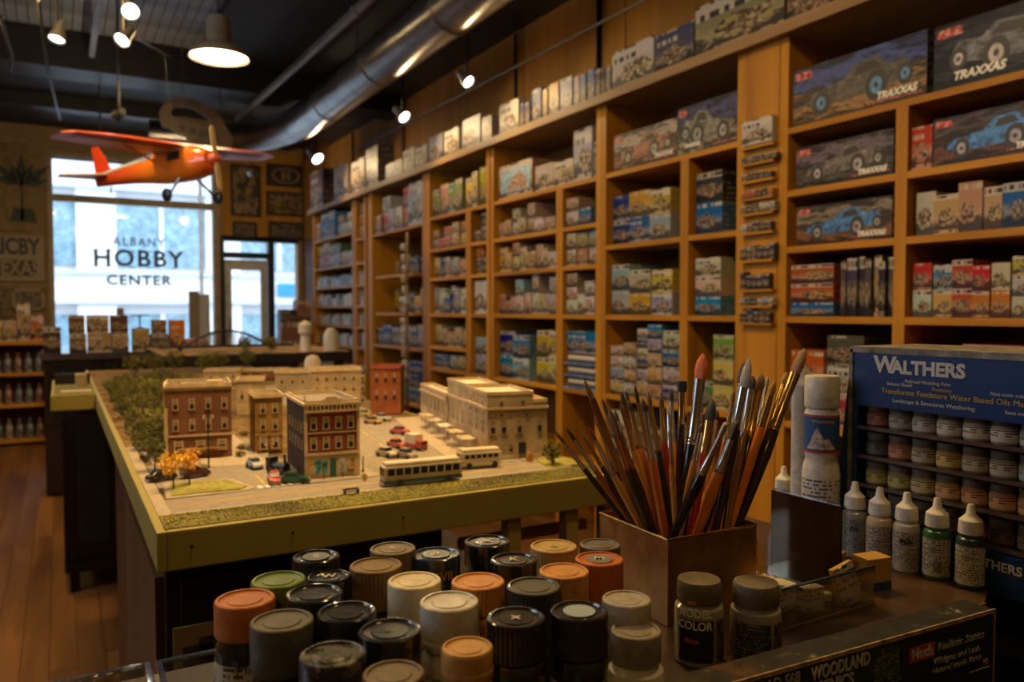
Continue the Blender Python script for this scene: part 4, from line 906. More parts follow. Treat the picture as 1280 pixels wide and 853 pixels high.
tbx('lower_shelf', WX, .60, TX1-.02, TY0+.12, 3.0, .70, .72); 
for x in (.673, .793, .876): tbx('post', TAN2, x-.013, x+.013, 1.158, 1.184, 0, .954 if x < .85 else .945)
for y in (2.4, 3.6): tbx('post', TAN, TX1-.05, TX1-.02, y, y+.03, 0, .955)
tbx('cross_rail', WX, .60, TX1-.03, 1.22, 1.235, .88, .90); 
# cabinets under the table
nc = thing('dark_cabinet', 'black cabinet under the near end of the model town', 'cabinet', (.128, 1.25, 0))
MB().box(0, .45, 0, 1.2, .0, .93).build('cabinet_body', DARKW, nc, bevel=.003)
MB().box(-.012, 0, .02, .62, .02, .90).build('side_board', wood('worn_side_board', (.03, .016, .009), (.12, .06, .028), .5, 2), nc)
MB().box(.02, .44, -.012, 0, .68, .90).build('drawer', wood('dark_drawer', (.022, .012, .009), (.04, .02, .014), 1, 0), nc, bevel=.003)
MB().box(.02, .44, -.012, 0, .05, .66).build('door', DARKW, nc, bevel=.003)
cdm = label_mat('sketch_card', (.40, .30, .16), (.12, .08, .05), 4, 7, .5)
p0 = aty(215, 783, 1.235); p1 = aty(275, 825, 1.235); 
kc = thing('sketch_card', 'yellowed card with dark sketches leaning under the table', 'card', (p0[0], 1.225, p1[1]-.03)); b = MB(); b.box(0, .12, -.003, 0, 0, p0[1]-p1[1]+.03); b.build('card_sheet', plain('yellow_card', (.34, .26, .13), .6), kc)
for k, (a, bb) in enumerate([((.012, .045), (.055, .075)), ((.035, .05), (.06, .085)), ((.07, .055), (.09, .075))]): MB().box(a[0], bb[0], -.004, -.003, a[1]-.01, bb[1]-.01).build('sketch', plain('sketch_ink', (.07, .05, .035), .6, vary=.4, scale=60), kc)
fc2 = thing('dark_cabinet', 'tall black panelled cabinet in the aisle beyond the table corner', 'cabinet', (-.0, 4.1, 0))
MB().box(.0, .75, 0, .8, .09, .94).build('cabinet_body', DARKW, fc2, bevel=.004)
for x in (.02, .70):
    MB().box(x, x+.04, .01, .05, 0, .09).build('leg', DARKW, fc2)
MB().box(.03, .22, -.015, 0, .16, .88).build('door', DARKW, fc2, bevel=.004).name = 'door'
MB().box(.06, .19, -.02, -.015, .22, .82).build('door_panel', BLACKW, fc2, bevel=.004); MB().box(.26, .72, -.015, 0, .16, .88).build('door', DARKW, fc2, bevel=.004)
lb = tag(MB().box(-.1, .1, -.1, .1, 0, .12).build('wooden_box', CARD, None, loc=(.74, 2.0, .7205)), 'small brown box on the lower shelf under the model town', 'box')
# far second board with bridge
ft = thing('second_layout_table', 'darker low table with the far part of the model railway', 'table', (.92, 4.95, 0))
MB().box(-.4, .72, 0, 1.1, .97, 1.03).build('table_top', BLACKW, ft, bevel=.003); MB().box(-.4, .72, .001, 1.1, 1.03, 1.037).build('ground_sheet', plain('brown_scenery', (.26, .16, .07), .9, vary=.4, scale=20), ft)
for x in (-.36, .64): MB().box(x, x+.05, .05, .1, 0, .97).build('leg', BLACKW, ft)
# ------------------------------------------------------------------ town ground
GZ = .998
def gpart(nm, poly, m, z1=GZ+.001, z0=.985, parent=tb):
    return MB().prism([(x-TX0, y-TY0) for x, y in poly], z0, z1).build(nm, m, parent)
def rect(x0, x1, y0, y1): return [(x0, y0), (x1, y0), (x1, y1), (x0, y1)]
EARTH = plain('scenery_earth', (.17, .105, .045), .95, vary=.35, scale=25)
def matte(m): m.node_tree.nodes['Principled BSDF'].inputs['Specular IOR Level'].default_value = .08; return m
ROAD = plain('model_asphalt', (.27, .225, .18), .9, vary=.08, scale=60, bump=.1); WALK = plain('model_pavement', (.38, .31, .225), .8, vary=.08, scale=50)
def grassmat(n, a, b): 
    t = NT(n); v = t.obj(); t.p(Base_Color=t.mix(1, t.ramp(t.noise(v, 120, 4).outputs[0], [(.35, a), (.65, b)]), t.ramp(t.noise(v, 9, 3).outputs[0], [(.35, (.45, .42, .4)), (.65, (1.1, 1.1, 1))]), 'MULTIPLY'), Roughness=.95); t.bump(t.noise(v, 400, 3).outputs[0], .8, .002); return t.mat
GRASS = grassmat('model_grass', (.12, .115, .018), (.24, .20, .04)); LAWN = grassmat('model_lawn', (.20, .20, .035), (.38, .33, .07)); YEL = plain('road_yellow', (.60, .36, .06), .7); WHT = plain('road_white', (.62, .58, .50), .7)
gpart('ground', rect(TX0+.012, TX1-.012, TY0+.012, TY1), EARTH, GZ-.001, .983)
gpart('road', rect(TX0+.012, TX1-.02, 1.25, 1.345), ROAD)
gpart('grass_strip', [(TX0+.012, TY0+.012), (TX1-.012, TY0+.012), (TX1-.012, 1.236), (TX0+.012, 1.236)], GRASS, GZ+.003)
gpart('curb', rect(TX0+.03, TX1-.05, 1.236, 1.249), WALK, GZ+.0018); gpart('curb', rect(TX0+.012, TX0+.03, 1.18, 1.9), WALK, GZ+.0018)
gpart('road', [(.14, 1.44), (.38, 1.36), (.385, 1.62), (.14, 1.66)], ROAD); gpart('road', [(.25, 1.346), (.372, 1.346), (.38, 1.9), (.31, 1.9)], ROAD, GZ+.0013)
gpart('road', [(.475, 1.346), (.71, 1.346), (.80, 2.1), (.86, 3.2), (.60, 3.2), (.62, 2.1)], ROAD, GZ+.0013)
gpart('lawn', [(.15, 1.362), (.255, 1.353), (.270, 1.372), (.25, 1.44), (.16, 1.462)], LAWN, GZ+.004); 
gpart('pavement', [(.142, 1.347), (.262, 1.346), (.282, 1.362), (.262, 1.45), (.15, 1.475)], WALK, GZ+.0025)
gpart('pavement', [(.362, 1.347), (.50, 1.347), (.50, 1.60), (.372, 1.60)], WALK, GZ+.0022); gpart('pavement', [(.66, 1.352), (.885, 1.33), (.885, 2.05), (.80, 2.05)], WALK, GZ+.0022)
gpart('pavement', [(.155, 1.61), (.35, 1.56), (.36, 2.0), (.14, 2.0)], WALK, GZ+.0022)
gpart('lawn', [(.80, 1.25), (.888, 1.25), (.888, 1.345), (.83, 1.345)], LAWN, GZ+.003)
for y in (1.293, 1.299): gpart('centre_line', rect(TX0+.04, TX1-.05, y, y+.0018), YEL, GZ+.0014)
for k in range(6): gpart('crosswalk_bar', rect(.286+.0125*k, .2935+.0125*k, 1.348, 1.368), WHT, GZ+.0028)
for k, (a, b) in enumerate([((.300, 1.385), (.302, 1.46)), ((.308, 1.39), (.325, 1.45))]): gpart('yellow_line', [(a[0], a[1]), (a[0]+.004, a[1]), (b[0]+.004, b[1]), (b[0], b[1])], YEL, GZ+.002)
for k in range(10):
    y = 1.37+.085*k; x = .575+.013*k*.9; gpart('centre_line', [(x, y), (x+.003, y), (x+.012, y+.06), (x+.009, y+.06)], YEL, GZ+.002)
    gpart('parking_line', [(x-.075, y), (x-.04, y+.012), (x-.04, y+.014), (x-.075, y+.002)], YEL, GZ+.002); gpart('parking_line', [(x+.04, y+.01), (x+.075, y), (x+.075, y+.002), (x+.04, y+.012)], WHT, GZ+.002)
tf = MB()
for k in range(5200):
    x = R.uniform(TX0+.014, TX1-.014); y = R.uniform(TY0+.013, 1.234) if k % 4 else R.uniform(1.17, 1.234); h = R.uniform(.0008, .0028); w = .0010; a = R.uniform(0, PI)
    tf.face([(x-w*math.cos(a)-TX0, y-w*math.sin(a)-TY0, GZ+.0025), (x+w*math.cos(a)-TX0, y+w*math.sin(a)-TY0, GZ+.0025), (x+R.uniform(-.002, .002)-TX0, y-TY0, GZ+.003+h)])
o = tf.build('grass_tufts', GRASS, tb); o['kind'] = 'stuff'
# ------------------------------------------------------------------ buildings
def brick(name, c, mortar, sc=260):
    t = NT(name); v = t.obj(); sp = t.n('SeparateXYZ', {0: v})
    vec = t.n('CombineXYZ', {0: t.math('ADD', sp.outputs[0], sp.outputs[1]), 1: sp.outputs[2], 2: 0.}).outputs[0]
    b = t.n('TexBrick', {'Vector': vec, 'Scale': sc, 'Color1': c, 'Color2': tuple(x*.7 for x in c), 'Mortar': mortar, 'Mortar Size': .03})
    nz = t.noise(v, 18, 4).outputs[0]
    t.p(Base_Color=t.mix(1, b.outputs[0], t.ramp(nz, [(.3, (.6, .6, .6)), (.7, (1.1, 1.1, 1.1))]), 'MULTIPLY'), Roughness=.9, Specular_IOR_Level=.08); return t.mat
MGL = plain('model_window_glass', (.03, .028, .025), .2); CRM = plain('model_cream_trim', (.52, .39, .23), .7, vary=.1, scale=40)
BROWN = brick('brown_brick', (.26, .10, .05), (.24, .14, .09)); REDB = brick('red_brick', (.34, .07, .035), (.24, .12, .09)); MUST = brick('mustard_brick', (.36, .20, .05), (.32, .2, .08)); CRMB = brick('cream_stone', (.62, .45, .24), (.46, .33, .18), 120); GRYB = brick('grey_brick', (.085, .055, .04), (.07, .05, .035))
GRYS = brick('grey_stone', (.48, .37, .23), (.38, .28, .18), 120); ROOFM = plain('model_roof', (.24, .20, .17), .9, vary=.15, scale=30)
_wc = {}; BLIND = plain('window_blind', (.30, .22, .12), .8)
def winmesh(w, h, arch, trim):
    k = (w, h, arch, trim.name)
    if k not in _wc:
        m = MB(); e = w*.11
        m.box(-w/2, w/2, -.0008, .001, 0, h, 1); m.box(-w/2+e, w/2-e, -.0011, -.0008, h*.52, h-e, 2)
        for a in [(-w/2-e/2, -w/2+e, -e*.5, h+e*.5), (w/2-e, w/2+e/2, -e*.5, h+e*.5), (-w/2+e, w/2-e, h-e, h+e*.8 if arch else h), (-w/2+e, w/2-e, h*.5-e*.25, h*.5+e*.25)]: m.box(a[0], a[1], -.0018, .0008, a[2], a[3])
        m.box(-w/2-e, w/2+e, -.0028, .0008, -e*1.1, 0)
        _wc[k] = m.mesh('window', [trim, MGL, BLIND])
    return _wc[k]
def model_building(label, x, y, rot, w, d, h, wall, side, rows, trim=CRM, roof=ROOFM, siderows=None, cornice=.004, shop=None, parapet=.005, grp='model buildings', base=GZ+.0026):
    """rows = [(z, wh, [x positions], ww)] on the -y face; siderows the same on the -x face"""
    t = thing('model_building', label, 'model building', (x, y, base), rot, None)
    m = MB(); m.face([(0, 0, 0), (w, 0, 0), (w, 0, h), (0, 0, h)], 0); m.face([(0, d, 0), (0, 0, 0), (0, 0, h), (0, d, h)], 1); m.face([(w, 0, 0), (w, d, 0), (w, d, h), (w, 0, h)], 1); m.face([(w, d, 0), (0, d, 0), (0, d, h), (w, d, h)], 1)
    m.build('walls', [wall, side], t)
    MB().box(.002, w-.002, .002, d-.002, h-.006, h-.003).build('roof', roof, t)
    p = MB(); e = .0025
    for a in [(0, w, 0, e), (0, w, d-e, d), (0, e, e, d-e), (w-e, w, e, d-e)]: p.box(a[0], a[1], a[2], a[3], h-.003, h+parapet)
    p.build('parapet', trim, t)
    MB().box(-cornice, w+cornice*.3, -cornice, .001, h-.004, h+.001).box(-cornice, .001, 0, d, h-.004, h+.001).build('cornice', trim, t)
    for z, wh, xs, ww in rows:
        for xx in xs: put('window', winmesh(ww, wh, False, trim), t, (xx, 0, z))
    for z, wh, ys, ww in (siderows or []):
        for yy in ys: put('window', winmesh(ww, wh, False, trim), t, (0, yy, z), -PI/2)
    return t
def sp_(n, w, mg=.12): return [w*(mg+(1-2*mg)*i/(n-1)) for i in range(n)] if n > 1 else [w/2]
B1 = model_building('brown brick three storey model block behind the autumn trees', .180, 1.695, math.radians(-7), .124, .125, .147, BROWN, BROWN,
    [(.100, .022, sp_(4, .128, .14), .010), (.058, .022, sp_(4, .128, .14), .010), (.016, .020, sp_(3, .128, .18), .016)], siderows=[(.1, .02, (.03, .06, .09), .009), (.06, .02, (.03, .06, .09), .009)])
MB().box(-.002, .13, -.003, 0, .045, .049).build('string_course', CRM, B1); MB().box(-.002, .13, -.002, 0, .138, .141).build('string_course', CRM, B1); MB().box(.02, .11, -.012, 0, .018, .022).build('awning', plain('dull_awning', (.30, .18, .05), .8), B1)
MB().box(.02, .03, .03, .04, .14, .158).box(.08, .11, .05, .08, .14, .152).build('roof_vent', CRM, B1)
for z in (.03, .065, .10): MB().box(-.003, .0035, -.003, .003, z-.03, z+.004).build('corner_pilaster', CRM, B1)
B2 = model_building('mustard brick three storey model house between the two red brick ones', .352, 1.69, math.radians(-5), .056, .10, .119, MUST, MUST,
    [(.083, .020, sp_(2, .056, .28), .010), (.048, .020, sp_(2, .056, .28), .010), (.008, .026, sp_(2, .056, .28), .013)], siderows=[(.08, .018, (.03, .06), .009)])
MB().box(-.001, .057, -.0025, 0, .036, .039).build('string_course', plain('mustard_trim', (.42, .26, .08), .8), B2)
B3 = model_building('red brick corner model building with cream trim and a green shop door', .373, 1.379, math.radians(-4.5), .095, .19, .134, REDB, GRYB,
    [(.088, .021, sp_(4, .095, .15), .0105), (.052, .021, sp_(4, .095, .15), .0105)], siderows=[(.08, .016, (.03, .06, .09, .12, .15), .008), (.05, .016, (.03, .06, .09, .12, .15), .008)], cornice=.005)
b = MB(); 
for a in [(-.002, .003), (.092, .097), (.0455, .0495)]: b.box(a[0], a[1], -.003, 0, .0 if a[0] != .0455 else .12, .134)
b.box(-.002, .097, -.004, 0, .041, .046).box(-.001, .096, -.002, 0, .080, .082).box(-.002, .097, -.006, 0, .118, .122)
for k in range(13): b.box(.003+.0072*k, .0055+.0072*k, -.005, 0, .122, .129)
b.box(.030, .062, -.004, 0, .134, .142).box(.036, .056, -.004, 0, .142, .146)
b.build('cream_trim', CRM, B3)
b = MB(); b.lathe([(.0, 0), (.002, .0), (.0015, .012), (.0, .014)], 8, (-.001, -.001)).lathe([(.0, 0), (.002, .0), (.0015, .012), (.0, .014)], 8, (.096, -.001)); b.xf(Matrix.Translation((0, 0, .137))); b.build('finial', CRM, B3)
MB().box(.002, .093, -.002, 0, .001, .040).build('shop_front', plain('shop_cream', (.50, .38, .22), .7), B3)
for x, w, c in [(.006, .010, (.50, .34, .05)), (.0165, .010, (.05, .30, .42)), (.028, .010, (.03, .22, .18)), (.059, .011, (.40, .42, .40)), (.073, .013, (.45, .24, .06))]: MB().box(x, x+w, -.003, -.001, .008, .033).build('shop_window', plain_cache(c), B3)
MB().box(.0425, .0535, -.0035, -.001, .001, .034).build('shop_door', plain('shop_green', (.02, .12, .07), .5), B3)
for k in range(4): MB().tube([(-.006+.034*k, -.018, 0), (-.006+.034*k, -.018, .012)], .0007, 5).build('railing_post', BLKM, B3)
# cream bank: three joined blocks
bt = math.radians(-11)
B4 = thing('model_building', 'large cream stone model bank with flat roofs on the right of the town', 'model building', (.737, 1.378, GZ+.0026), bt)
def block(x0, x1, y0, y1, h, fr, sd, nm='block'):
    m = MB(); m.face([(x0, y0, 0), (x1, y0, 0), (x1, y0, h), (x0, y0, h)], 0); m.face([(x0, y1, 0), (x0, y0, 0), (x0, y0, h), (x0, y1, h)], 1); m.face([(x1, y0, 0), (x1, y1, 0), (x1, y1, h), (x1, y0, h)], 0); m.face([(x1, y1, 0), (x0, y1, 0), (x0, y1, h), (x1, y1, h)], 0)
    o = m.build(nm, [fr, sd], B4)
    MB().box(x0+.002, x1-.002, y0+.002, y1-.002, h-.004, h-.002).build('roof', plain('pale_roof', (.60, .50, .38), .9) if 'pale_roof' not in bpy.data.materials else bpy.data.materials['pale_roof'], B4)
    p = MB(); e = .003
    for a in [(x0-.001, x1+.001, y0-.001, y0+e), (x0, x1, y1-e, y1), (x0-.001, x0+e, y0, y1), (x1-e, x1+.001, y0, y1)]: p.box(a[0], a[1], a[2], a[3], h-.003, h+.004)
    p.build('parapet', CRM, B4); return o
block(0, .098, 0, .155, .132, GRYS, CRMB); block(.098, .128, 0, .10, .115, GRYS, CRMB); block(.0, .075, .155, .32, .135, GRYS, CRMB); block(-.004, .03, .32, .60, .098, GRYS, CRMB)
for q in [(-.004, .13, -.004, 0, .100, .105), (-.005, 0, 0, .155, .100, .105), (-.003, 0, .155, .32, .098, .102), (-.008, -.004, .32, .60, .084, .088), (-.002, .13, -.002, 0, .0, .008)]: MB().box(*q).build('string_course', CRM, B4)
for x in (.012, .035, .068, .112): put('window', winmesh(.012, .026, False, GRYS), B4, (x, 0, .052))
for x, z in ((.03, .110), (.075, .110), (.03, .086), (.085, .086)): put('window', winmesh(.007, .008, False, GRYS), B4, (x, 0, z))
put('window', winmesh(.009, .014, False, GRYS), B4, (.05, 0, .014)); put('window', winmesh(.009, .014, False, GRYS), B4, (.02, 0, .014))
MB().box(.066, .082, -.002, 0, 0, .032).build('entrance_door', MGL, B4)
for y in (.03, .075, .12):
    put('window', winmesh(.012, .026, False, CRM), B4, (0, y, .052), -PI/2); put('window', winmesh(.012, .012, False, CRM), B4, (0, y, .108), -PI/2); put('window', winmesh(.010, .008, False, CRM), B4, (0, y, .088), -PI/2)
for k in range(10): put('window', winmesh(.012, .030, False, CRM), B4, (0 if k < 3 else -.004, .185+.042*k, .048), -PI/2)
for k in range(5):
    y = .06+.095*k; c = plain_cache([(.55, .44, .28), (.50, .34, .18), (.60, .52, .38)][k % 3])
    MB().prism([(-.034, y), (-.004, y), (-.004, y+.06), (-.034, y+.06)], .030, .033).build('awning', c, B4); 
    for yy in (y+.003, y+.057): MB().tube([(-.032, yy, 0), (-.032, yy, .031)], .0008, 5).build('awning_post', CRM, B4)
B5 = model_building('cream three storey model building with dark window rows, behind the street', .665, 2.38, math.radians(-13), .15, .13, .115, CRMB, CRMB,
    [(.083, .016, sp_(6, .17, .10), .013), (.050, .018, sp_(6, .17, .10), .013), (.014, .020, sp_(6, .17, .10), .014)], siderows=[(.08, .016, (.03, .06, .09), .012)])
B6 = model_building('tall narrow orange red brick model building behind the cream bank', .775, 2.16, math.radians(-30), .085, .09, .135, brick('orange_brick', (.40, .11, .035), (.3, .12, .05)), BROWN,
    [(.09, .03, sp_(3, .085, .2), .010), (.04, .03, sp_(3, .085, .2), .010)], trim=REDB)
for n, (u, v, wd, dp, hh, wl_, lab) in enumerate([(296, 520, .075, .1, .10, CRMB, 'pale cream model house behind the brown brick block'), (344, 492, .12, .1, .075, GRYS, 'low grey model building behind the mustard house'),
    (255, 480, .14, .12, .05, CRMB, 'low pale roofed model building beyond the brown brick block'), (300, 476, .2, .12, .04, BROWN, 'long low model shed with a pale roof far behind the town'), (385, 488, .10, .1, .045, GRYB, 'small dark model building between the mustard house and the cream one'), (350, 478, .12, .12, .045, GRYS, 'low tan model building far behind the red corner building')]):
    x, y = atz(u, v, 1.0); model_building(lab, x, y, math.radians(-15), wd, dp, hh, wl_, wl_, [(hh*.45, hh*.28, sp_(3, wd, .2), .012)])
x, y = atz(391, 482, 1.0); so_ = tag(MB().lathe([(0, 0), (.032, 0), (.032, .095), (.022, .115), (0, .122)], 18).build('model_silo', plain('silo_paint', (.46, .38, .32), .7), None, loc=(x, y, GZ+.0035)), 'pale domed model silo behind the town', 'model silo')
x, y = 1.36, 5.0; tag(MB().lathe([(0, 0), (.035, 0), (.03, .10), (.045, .12), (.045, .17), (0, .2)], 16).build('model_water_tower', plain('tower_white', (.62, .54, .44), .6), None, loc=(x, y, 1.0375)), 'white model water tower at the far right of the railway', 'model tower')
tag(MB().lathe([(0, 0), (.05, 0), (.05, .1), (.03, .14), (0, .15)], 16).build('model_tank', plain('tower_white2', (.55, .48, .40), .6), None, loc=(1.52, 4.98, 1.0375)), 'second rounded pale model tank right of the white tower', 'model tower')
# arch bridge on the far table
br = thing('model_bridge', 'dark arched steel model bridge before the shop door', 'model bridge', (.95, 5.35, 1.0375))
P = [(-.28+.56*i/12, 0, .02+.11*math.sin(PI*i/12)) for i in range(13)]
for yy in (0, .07):
    MB().tube([(a, b_+yy, c) for a, b_, c in P], .007, 6).tube([(-.42, yy, .03), (.42, yy, .03)], .007, 6).build('arch_rib', BLKM, br)
    for i in range(1, 12): MB().tube([(P[i][0], yy, .03), (P[i][0], yy, P[i][2])], .0035, 5).build('hanger_bar', BLKM, br)
MB().box(-.42, .42, 0, .07, .022, .032).box(-.30, -.28, 0, .07, 0, .03).box(.28, .30, 0, .07, 0, .03).build('bridge_deck', BLKM, br)
# ------------------------------------------------------------------ vehicles
TYRE = plain('model_tyre', (.015, .014, .013), .6); WG = plain('vehicle_glass', (.02, .022, .025), .12)
whl = MB().lathe([(0, -.002), (.0045, -.002), (.0048, 0), (.0045, .002), (0, .002)], 12).xf(Matrix.Rotation(PI/2, 4, 'X')).mesh('wheel', TYRE)
def model_car(u, v, rot, c, label, L=.050, rough=.25, z=GZ+.0015):
    x, y = atz(u, v, 1.0); t = thing('model_car', label, 'model car', (x, y, z), rot, 'model cars in the town'); s = L/.05
    W_ = .0092*s; body = [(-.025, .005), (-.0245, .012), (-.016, .0135), (.010, .0135), (.022, .0115), (.025, .008), (.025, .004), (-.024, .003)]
    m = MB()
    for a, b_ in ((-1, 1),): m.prism([(p[0]*s, p[1]*s) for p in body][::-1], -W_, W_)
    m.xf(Matrix(((1, 0, 0, 0), (0, 0, 1, 0), (0, 1, 0, 0), (0, 0, 0, 1)))); pm = plain('car_paint_%s_%d' % (label.split()[0], int(u)), c, rough, .1, vary=.08); m.build('car_body', pm, t, bevel=.0012)
    cab = MB().prism([(.011*s, .0133*s), (.004*s, .0195*s), (-.011*s, .0195*s), (-.0185*s, .0133*s)], -W_*.86, W_*.86).xf(Matrix(((1, 0, 0, 0), (0, 0, 1, 0), (0, 1, 0, 0), (0, 0, 0, 1)))); cab.build('car_windows', WG, t, bevel=.0008)
    MB().box(-.0115*s, .0045*s, -W_*.84, W_*.84, .0192*s, .0205*s).build('car_roof', pm, t, bevel=.0005)
    MB().box(.0245*s, .0265*s, -W_, W_, .004*s, .0065*s).build('bumper', STEEL, t); MB().box(-.0265*s, -.024*s, -W_, W_, .004*s, .0065*s).build('bumper', STEEL, t)
    for a in (-1, 1):
        for b_ in (-1, 1): put('wheel', whl, t, (a*.015*s, b_*W_*.95, .0048))
        MB().lathe([(0, 0), (.0016, 0), (.0016, .001), (0, .001)], 8).xf(Matrix.Translation((.0252*s, a*W_*.65, .0095*s)) @ Matrix.Rotation(PI/2, 4, 'Y')).build('headlamp', CRM, t)
    return t
D = math.radians
for m_ in (ROAD, WALK, EARTH, ROOFM, CRM): matte(m_)
for a in [(318, 585, D(-85), (.42, .46, .52), 'silver blue model car in the side street, seen from the front'), (343, 604, D(-100), (.45, .03, .015), 'glossy red model car by the zebra crossing'), (368, 604, D(-20), (.02, .10, .06), 'dark green model car beside the red corner building'),
    (483, 571, D(-70), (.55, .46, .36), 'cream white model car in the main street'), (496, 560, D(-72), (.46, .10, .06), 'faded red model car parked behind the cream one'), (500, 543, D(-60), (.42, .07, .03), 'red model pickup further up the main street'),
    (466, 530, D(-60), (.50, .28, .04), 'yellow model car in the far line of cars'), (455, 521, D(-60), (.44, .34, .08), 'olive yellow model car leading the far line'), (478, 526, D(-60), (.56, .48, .36), 'cream model van in the far line of cars'), (508, 573, D(-75), (.30, .26, .24), 'grey model car next to the long bus'),
    (244, 596, D(10), (.10, .03, .02), 'dark maroon model car behind the autumn trees'), (202, 601, D(20), (.03, .02, .02), 'black model car left of the autumn trees')]: model_car(*a)
def model_bus(u, v, rot, L, H, label, top, low, side, nwin):
    x, y = atz(u, v, 1.0); t = thing('model_bus', label, 'model bus', (x, y, GZ+.0032), rot, 'model buses in the town'); W_ = .0145
    MB().box(-L/2, L/2, -W_, W_, .004, .0095).build('lower_body', low, t, bevel=.0015)
    MB().box(-L/2, L/2, -W_, W_, .0095, H-.006).build('upper_body', side, t, bevel=.0028)
    MB().box(-L/2+.003, L/2-.003, -W_+.002, W_-.002, H-.0065, H).build('bus_roof', top, t, bevel=.003)
    for k in range(nwin):
        xx = -L/2+.012+(L-.024)*k/(nwin-1)
        for s in (-1, 1): MB().box(xx-(L-.024)/(nwin-1)*.40, xx+(L-.024)/(nwin-1)*.40, s*(W_+.0003)-.0004, s*(W_+.0003)+.0004, .0185, H-.010).build('bus_window', WG, t)
    MB().box(-L/2-.0004, -L/2+.0006, -W_+.003, -.0007, .017, H-.009).box(-L/2-.0004, -L/2+.0006, .0007, W_-.003, .017, H-.009).build('windscreen', WG, t)
    for s in (-1, 1):
        MB().lathe([(0, 0), (.002, 0), (.002, .001), (0, .001)], 8).xf(Matrix.Translation((-L/2-.001, s*.009, .009)) @ Matrix.Rotation(PI/2, 4, 'Y')).build('headlamp', CRM, t)
        for a in (-L*.30, L*.33): put('wheel', whl, t, (a, s*W_*.95, .0056), 0, (1.2, 1, 1.2))
    MB().box(-L/2-.001, -L/2, -W_+.001, W_-.001, .003, .006).build('bumper', STEEL, t)
model_bus(527, 603.5, D(-4), .142, .040, 'long cream model bus with a dark teal skirt on the front road', plain('bus_cream', (.60, .50, .34), .35), plain('bus_teal', (.03, .07, .07), .3), plain('bus_tan', (.50, .40, .26), .35), 9)
model_bus(599, 584, D(-8), .082, .036, 'short cream model bus behind the longer one, in front of the bank', plain('bus_cream2', (.64, .54, .38), .35), plain('bus_beige', (.52, .42, .28), .35), plain('bus_beige2', (.56, .46, .31), .35), 6)
x, y = atz(521, 562, 1.0); tr_ = thing('model_truck', 'red and cream model delivery truck by the bank awnings', 'model truck', (x, y, GZ+.0015), D(-75))
MB().box(-.028, .006, -.011, .011, .006, .034).build('box_body', plain('truck_cream', (.60, .50, .36), .5), tr_, bevel=.001); MB().box(.007, .026, -.010, .010, .005, .022).build('cab', plain('truck_red', (.42, .05, .02), .35), tr_, bevel=.003); MB().box(.0225, .0265, -.008, .008, .0145, .020).build('windscreen', WG, tr_)
MB().box(-.029, .007, -.0112, .0112, .004, .014).build('red_skirt', plain('truck_red2', (.40, .07, .03), .4), tr_)
for a in (-.018, .016):
    for s in (-1, 1): put('wheel', whl, tr_, (a, s*.0105, .0048))
# black steam roller / engine beside the corner building
x, y = atz(357, 597, 1.0); en = thing('model_steam_engine', 'small black model steam engine beside the red corner building', 'model engine', (x, y+.03, GZ+.0025), D(-60))
b = MB(); b.tube([(-.022, 0, .014), (.014, 0, .014)], .008, 14); b.build('boiler', BLKM, en); MB().box(-.030, -.018, -.010, .010, .006, .030).build('cab', BLKM, en, bevel=.001); MB().lathe([(0, 0), (.003, 0), (.002, .012), (.004, .016), (0, .016)], 10, (.009, 0)).xf(Matrix.Translation((0, 0, .021))).build('chimney', BLKM, en)
for a in (-.02, -.006, .008):
    for s in (-1, 1): put('wheel', whl, en, (a, s*.009, .0058), 0, (1.3, 1, 1.3))
# lamps, signals, bench, hydrant
def street_lamp(u, v, h, label):
    x, y = atz(u, v, 1.0); t = thing('model_street_lamp', label, 'model street lamp', (x, y, GZ+.002))
    MB().lathe([(0, 0), (.003, 0), (.0014, .006), (.0011, h), (0, h)], 8).build('post', BLKM, t)
    for s in (-1, 1): MB().tube([(0, 0, h*.93), (s*.008, 0, h*.97)], .0006, 5).lathe([(0, h*.90), (.0022, h*.90), (.0015, h*.96), (0, h*.97)], 8, (s*.008, 0)).build('lantern', CRM, t)
street_lamp(261, 585, .105, 'tall black model street lamp in front of the brown brick block'); street_lamp(337, 586, .05, 'short black model street lamp between the silver and red cars'); street_lamp(454, 590, .03, 'tiny model signal post at the right corner of the shop')
x, y = atz(662, 577, 1.0); tag(MB().box(-.006, .006, -.004, .004, 0, .013).box(-.004, .004, -.005, .005, .013, .017).build('model_kiosk', plain('kiosk_orange', (.50, .22, .04), .6), None, loc=(x, y, GZ+.003)), 'tiny orange model kiosk at the right end of the bank', 'model kiosk')
x, y = atz(456, 602, 1.0); tag(MB().box(-.003, .003, -.003, .003, 0, .012).lathe([(0, .012), (.003, .012), (0, .016)], 8).build('model_post_box', plain('kiosk_yellow', (.52, .30, .05), .6), None, loc=(x, y, GZ+.003)), 'tiny yellow model box by the shop corner', 'model post box')
x, y = atz(438, 618, 1.0); bn = thing('model_bench', 'tiny dark model bench on the near grass verge', 'model bench', (x, y-.005, GZ+.003), D(-4))
for k in range(3): MB().box(-.013, .013, -.003+.0025*k, -.001+.0025*k, .004, .005).build('slat', DARKW, bn)
MB().box(-.012, -.010, -.003, .005, 0, .009).box(.010, .012, -.003, .005, 0, .009).box(-.013, .013, .0045, .0055, .006, .009).build('bench_frame', BLKM, bn)
for n, (u, v, dx) in enumerate([(575, 596, 0), (640, 590, 0), (232, 628, 0)]): pass
